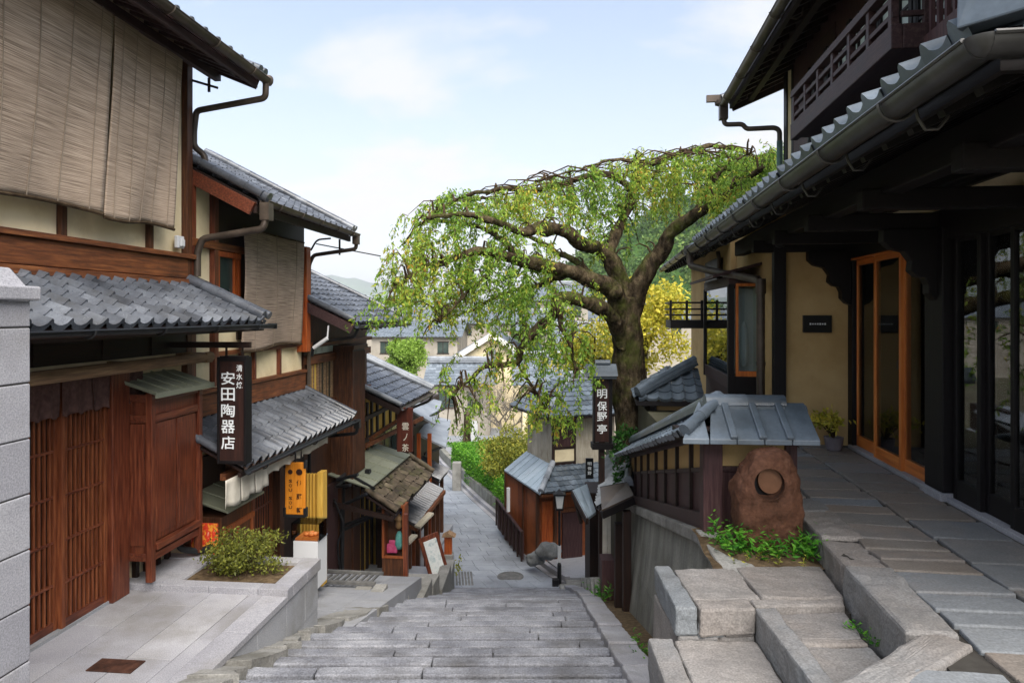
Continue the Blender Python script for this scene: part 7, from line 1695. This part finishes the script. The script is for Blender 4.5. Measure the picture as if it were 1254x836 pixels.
# bollard, small sign, low fence across the cross street
p = Wz(571,545,-1.74); mb = MB(FW); mb.lathe((p[0],40.2,-1.74), [(.3,0),(.3,.15),(.22,.3),(.17,1.6),(.2,1.8),(.05,2.0)], 14); tag(mb.build('tree_stump_post', MT['bark'], smooth='auto'), 'dark upright stump-like post on the grassy island at the road end', 'post')
p = W(583,540,40); SS = root('street_notice', FW, (p[0],39.8,-1.74), 'small white notice stand beside the dark post on the island', 'sign'); mb = MB(FW); mb.box(p[0]-.28,p[0]+.1,39.8,39.86,-1.55,-.35); mb.build('panel', MT['white_paint'], SS); mb = MB(FW); mb.box(p[0]-.05,p[0]+.0,39.86,39.92,-1.74,-.6); mb.build('post', MT['metal_dk'], SS)
BF = root('board_fence', FW, (-3,48.8,-2), 'long reddish-brown board fence beyond the cross street', 'fence')
mb = MB(FW); mb.box(-9,3,48.8,48.95,-2,-.3); mb.build('board_panel', MT['wood_plum_v'], BF); mb = MB(FW); mb.box(-9,3,48.7,49.0,-.3,-.15); mb.build('cap_rail', MT['wood_plum'], BF)
# bare grey tree beyond the garden
BT = root('bare_tree', FW, W(612,540,34), 'bare grey-twigged tree standing beyond the garden bushes', 'tree')
mb = MB(FW); b = Vector(W(612,545,34)); b.z = -1.6; mb.tube([b, b+Vector((.1,0,1.2)), b+Vector((0,0,2.2))], [.13,.1,.07], 8)
def fork(p, d, L, r, k):
    q = p+d*L; mb.tube([p, p.lerp(q,.5)+Vector(rng.normal(size=3)*.05*L), q], [r,r*.8,r*.6], 4, False)
    if k > 0:
        for _ in range(4 if k > 1 else 3): fork(p.lerp(q, rng.uniform(.45,1)), (d+Vector(rng.normal(size=3)*.62)+Vector((0,0,.12))).normalized(), L*rng.uniform(.6,.85), r*.55, k-1)
for a in range(6): fork(b+Vector((0,0,1.4+.15*a)), Vector((math.cos(a*1.05),math.sin(a*1.05),.75)).normalized(), 1.35, .05, 4)
mb.build('branches', MT['twig_grey'], BT, recalc=False)

# ------------------------------------------------------------------ houses and trees farther off
def house(name, px0, px1, pyE, pyR, Y, depth, label, wall='white', roofm='tile_far', gable=True, ang=0.0, rise=None, zbase=-2.0, win=2, over=.5):
    """gable house: the eave wall px0..px1 at depth Y, eave row pyE, ridge row pyR"""
    a, b = W(px0,pyE,Y), W(px1,pyE,Y); fr = Frame(a[0], Y, ang); Wd = b[0]-a[0]; ze = a[2]; zr = W(px0,pyR,Y+depth/2)[2]
    t = root(name, fr, (Wd/2, depth/2, zbase), label, 'house')
    if gable:                                                           # ridge runs across the view: eave towards the camera
        g1 = Vector((0, depth/2+over, zr-ze)); up = MB(fr); tile_roof(up, (-over,-over,ze), (1,0,0), g1, g1.length, (0,Wd+2*over), (0,Wd+2*over), pitch=.34, course=.36, A=.04, K=4)
        g2_ = Vector((0,-depth/2-over,zr-ze)); up.prism([(-over,depth+over,ze),(Wd+over,depth+over,ze),(Wd+over,depth/2,zr),(-over,depth/2,zr)], (0,0,-.1))
        rt = up.build('roof', MT[roofm], t, smooth='auto'); mb = MB(fr); ridge(mb, (-over,depth/2,zr), (Wd+over,depth/2,zr), .4,.3,.14,.6); mb.build('ridge', MT['tile_pale'], rt)
        mb = MB(fr); mb.prism([(0,0,zbase),(0,depth,zbase),(0,depth,ze),(0,depth/2,zr-.15),(0,0,ze)], (Wd,0,0)); mb.build('wall', MT[wall], t)
    else:                                                               # gable end towards the camera
        g1 = Vector((Wd/2+over,0,zr-ze)); up = MB(fr); tile_roof(up, (-over,-over,ze-.1), (0,1,0), g1, g1.length, (0,depth), (0,depth), pitch=.34, course=.36, A=.04, K=4)
        tile_roof(up, (Wd+over,-over,ze-.1), (0,1,0), Vector((-Wd/2-over,0,zr-ze)), g1.length, (0,depth), (0,depth), pitch=.34, course=.36, A=.04, K=4)
        rt = up.build('roof', MT[roofm], t, smooth='auto'); mb = MB(fr); ridge(mb, (Wd/2,-over,zr-.05), (Wd/2,depth,zr-.05), .4,.3,.14,.6); mb.build('ridge', MT['tile_pale'], rt)
        mb = MB(fr); mb.beam((-over,-over-.02,ze-.2),(Wd/2,-over-.02,zr-.12),.12,.35); mb.beam((Wd/2,-over-.02,zr-.12),(Wd+over,-over-.02,ze-.2),.12,.35); mb.build('barge_board', MT['white'], rt)
        mb = MB(fr); mb.prism([(0,0,zbase),(Wd,0,zbase),(Wd,0,ze),(Wd/2,0,zr-.2),(0,0,ze)], (0,depth,0)); mb.build('wall', MT[wall], t)
        mb = MB(fr); mb.prism([(Wd/2+.28*math.cos(k*math.pi/6),-.03,ze+(zr-ze)*.42+.28*math.sin(k*math.pi/6)) for k in range(12)], (0,-.03,0)); mb.build('gable_vent', MT['tile_pale'], t)
    for k in range(win):
        x = Wd*(k+.5)/win; mb = MB(fr); mb.box(x-.5,x+.5,-.03,-.01,ze-1.5,ze-.5); w_ = mb.build('window', MT['glass_dark'], t); mb = MB(fr); mb.box(x-.56,x+.56,-.06,-.031,ze-1.58,ze-1.5); mb.box(x-.56,x+.56,-.06,-.031,ze-.5,ze-.44); mb.box(x-.03,x+.03,-.05,-.031,ze-1.5,ze-.5); mb.build('window_frame', MT['wood_dark'], w_)
    return t
house('gabled_storehouse', 545, 660, 448, 404, 47, 16, 'pale storehouse whose white-edged gable faces the road end', 'cream', gable=False, win=0)
house('town_house', 528, 600, 470, 444, 44, 4, 'low grey-roofed house with a dark wall before the white gable', 'far_wall', win=2)
house('long_roofed_house', 455, 560, 412, 393, 62, 14, 'long pale metal-roofed house behind the willow', 'far_wall', 'tile_far', win=3)
house('town_house', 430, 540, 394, 378, 80, 14, 'distant house with a long grey tiled roof under the wooded skyline', 'far_wall', win=3)
house('town_house', 660, 720, 368, 349, 66, 10, 'distant tiled house seen through the gap right of the cherry limbs', 'far_wall', win=2)
house('town_house', 640, 700, 404, 384, 50, 10, 'tiled house behind the middle of the cherry crown', 'far_wall', win=2)
house('town_house', 690, 760, 432, 402, 38, 9, 'tiled house half hidden behind the cherry trunk and yellow tree', 'far_wall', win=2)
house('town_house', 640, 735, 470, 440, 32, 6, 'nearer grey-roofed house left of the tall black sign', 'cream', win=2)
house('town_house', 555, 625, 396, 381, 90, 12, 'far low roof behind the lowest cherry branches', 'far_wall', win=2)
house('town_house', 720, 850, 392, 372, 70, 12, 'far house under the wooded hill on the right', 'far_wall', win=3)
house('town_house', 300, 440, 388, 366, 95, 14, 'far house mostly hidden by the left row of roofs', 'far_wall', win=3)
tree('willow_tree', tuple(W(496,470,36)[:2])+(-2.0,), 3, W(496,437,36), (1.35,1.2,1.15), MT['leaf_willow'], 'light green rounded willow between the far roofs', n=26, per=1500, size=.16, tr=.15)
tree('yellow_tree', tuple(W(775,480,21)[:2])+(1.0,), 4, W(792,402,21), (1.6,1.3,1.55), MT['leaf_yellow'], 'golden-yellow leafed tree right behind the cherry trunk', n=30, per=900, size=.14)
tree('yellow_tree', tuple(W(728,480,23)[:2])+(-1.0,), 4, W(728,428,23), (1.5,1.1,1.3), MT['leaf_yellow'], 'yellow-green tree left of the cherry trunk', n=22, per=900, size=.13, rbias=-.15)
# wooded skyline, hill on the right, mountains
def wood(name, pts, n, rad, mat_, label, size=.6, per=60):
    P, rv = [], []
    for _ in range(n):
        c, r = pts(); d = rand_dirs(per, (0,0,.35)); q = (.75+.35*rng.random(per))[:,None]; P.append(np.array(c)+d*q*np.array([r,r,r*.8])); rv.append(np.clip(rng.normal(.5,.2)+rng.normal(size=per)*.15,0,1))
    P = np.concatenate(P); o = leaf_mesh(name, P, rand_dirs(len(P),(0,0,.3)), rng.uniform(.7,1.3,len(P))*size, rng.uniform(.5,.8,len(P))*size, mat_, rv=np.concatenate(rv)); return tag(o, label, None, None, 'stuff')
def hill(name, cx, cy, rx, ry, h, mat_, nz=.12, fq=.01, z0=-2.1):
    mb = MB(); N = 60
    def f(u, v):
        x, y = (u*2-1), (v*2-1); d = math.hypot(x, y); k = max(0, 1-d*d)**1.5; X, Y = cx+x*rx, cy+y*ry
        return (X, Y, z0-.5+h*k*(1+nz*3*mnoise.noise(Vector((X*fq,Y*fq,3))))+h*nz*k*mnoise.noise(Vector((X*fq*4,Y*fq*4,7))))
    mb.grid(f, N, N); return tag(mb.build(name, mat_, smooth=True, recalc=False), kind='structure'), f
MT['forest'] = mat('wooded_slope', ['#2d4420','#41602c','#5b7a3a'], scale=.12, rough=.95, bump=.8, bscale=.25, spec=.05, dist=2.0)
_, hf = hill('wooded_hill', 110, 300, 130, 160, 62, MT['forest'])
def hp():
    u, v = rng.uniform(.03,.97), rng.uniform(.05,.6); c = hf(u,v); return (c[0],c[1],c[2]+1.5), rng.uniform(2.6,5.0)
wood('hill_wood', hp, 1500, 4, MT['leaf_dark'], 'dense broadleaf wood covering the hill on the right', 1.5, 70)
def sk():
    x = rng.uniform(-60,25); return (x, rng.uniform(118,135), rng.uniform(1.0,4.5)+2.2*math.sin(x*.22)), rng.uniform(1.6,3.4)
wood('skyline_wood', sk, 330, 3, MT['leaf_dark'], 'wooded strip of trees along the skyline beyond the far roofs', .7, 150)
def sk2():
    x = rng.uniform(0,90); return (x, rng.uniform(100,125), rng.uniform(-1,3.0)), rng.uniform(1.6,3.2)
wood('hillfoot_wood', sk2, 240, 3, MT['leaf_dark'], 'mixed trees at the foot of the right-hand hill', .7, 120)
MT['mount'] = mat('distant_mountain_forest', ['#36492c','#465b38','#586d48'], scale=.004, rough=.95, bump=0, spec=.02)
hill('mountain_range', -2600, 6200, 3600, 900, 330, MT['mount'], .16, .0011); hill('mountain_range', 1500, 6600, 2600, 900, 260, MT['mount'], .16, .0013)
# the air: thin haze over the whole valley
mb = MB(); mb.box(-7500, 7500, -300, 9500, -3.5, 480); hz_o = mb.build('haze', MT['white'])
mh = bpy.data.materials.new('thin_haze'); mh.use_nodes = True; t = mh.node_tree
for n in list(t.nodes): t.nodes.remove(n)
o_ = t.nodes.new('ShaderNodeOutputMaterial'); v_ = t.nodes.new('ShaderNodeVolumePrincipled'); v_.inputs['Color'].default_value = (.86,.92,1,1); v_.inputs['Density'].default_value = .00018
t.links.new(v_.outputs[0], o_.inputs['Volume']); hz_o.data.materials.clear(); hz_o.data.materials.append(mh); tag(hz_o, kind='stuff')
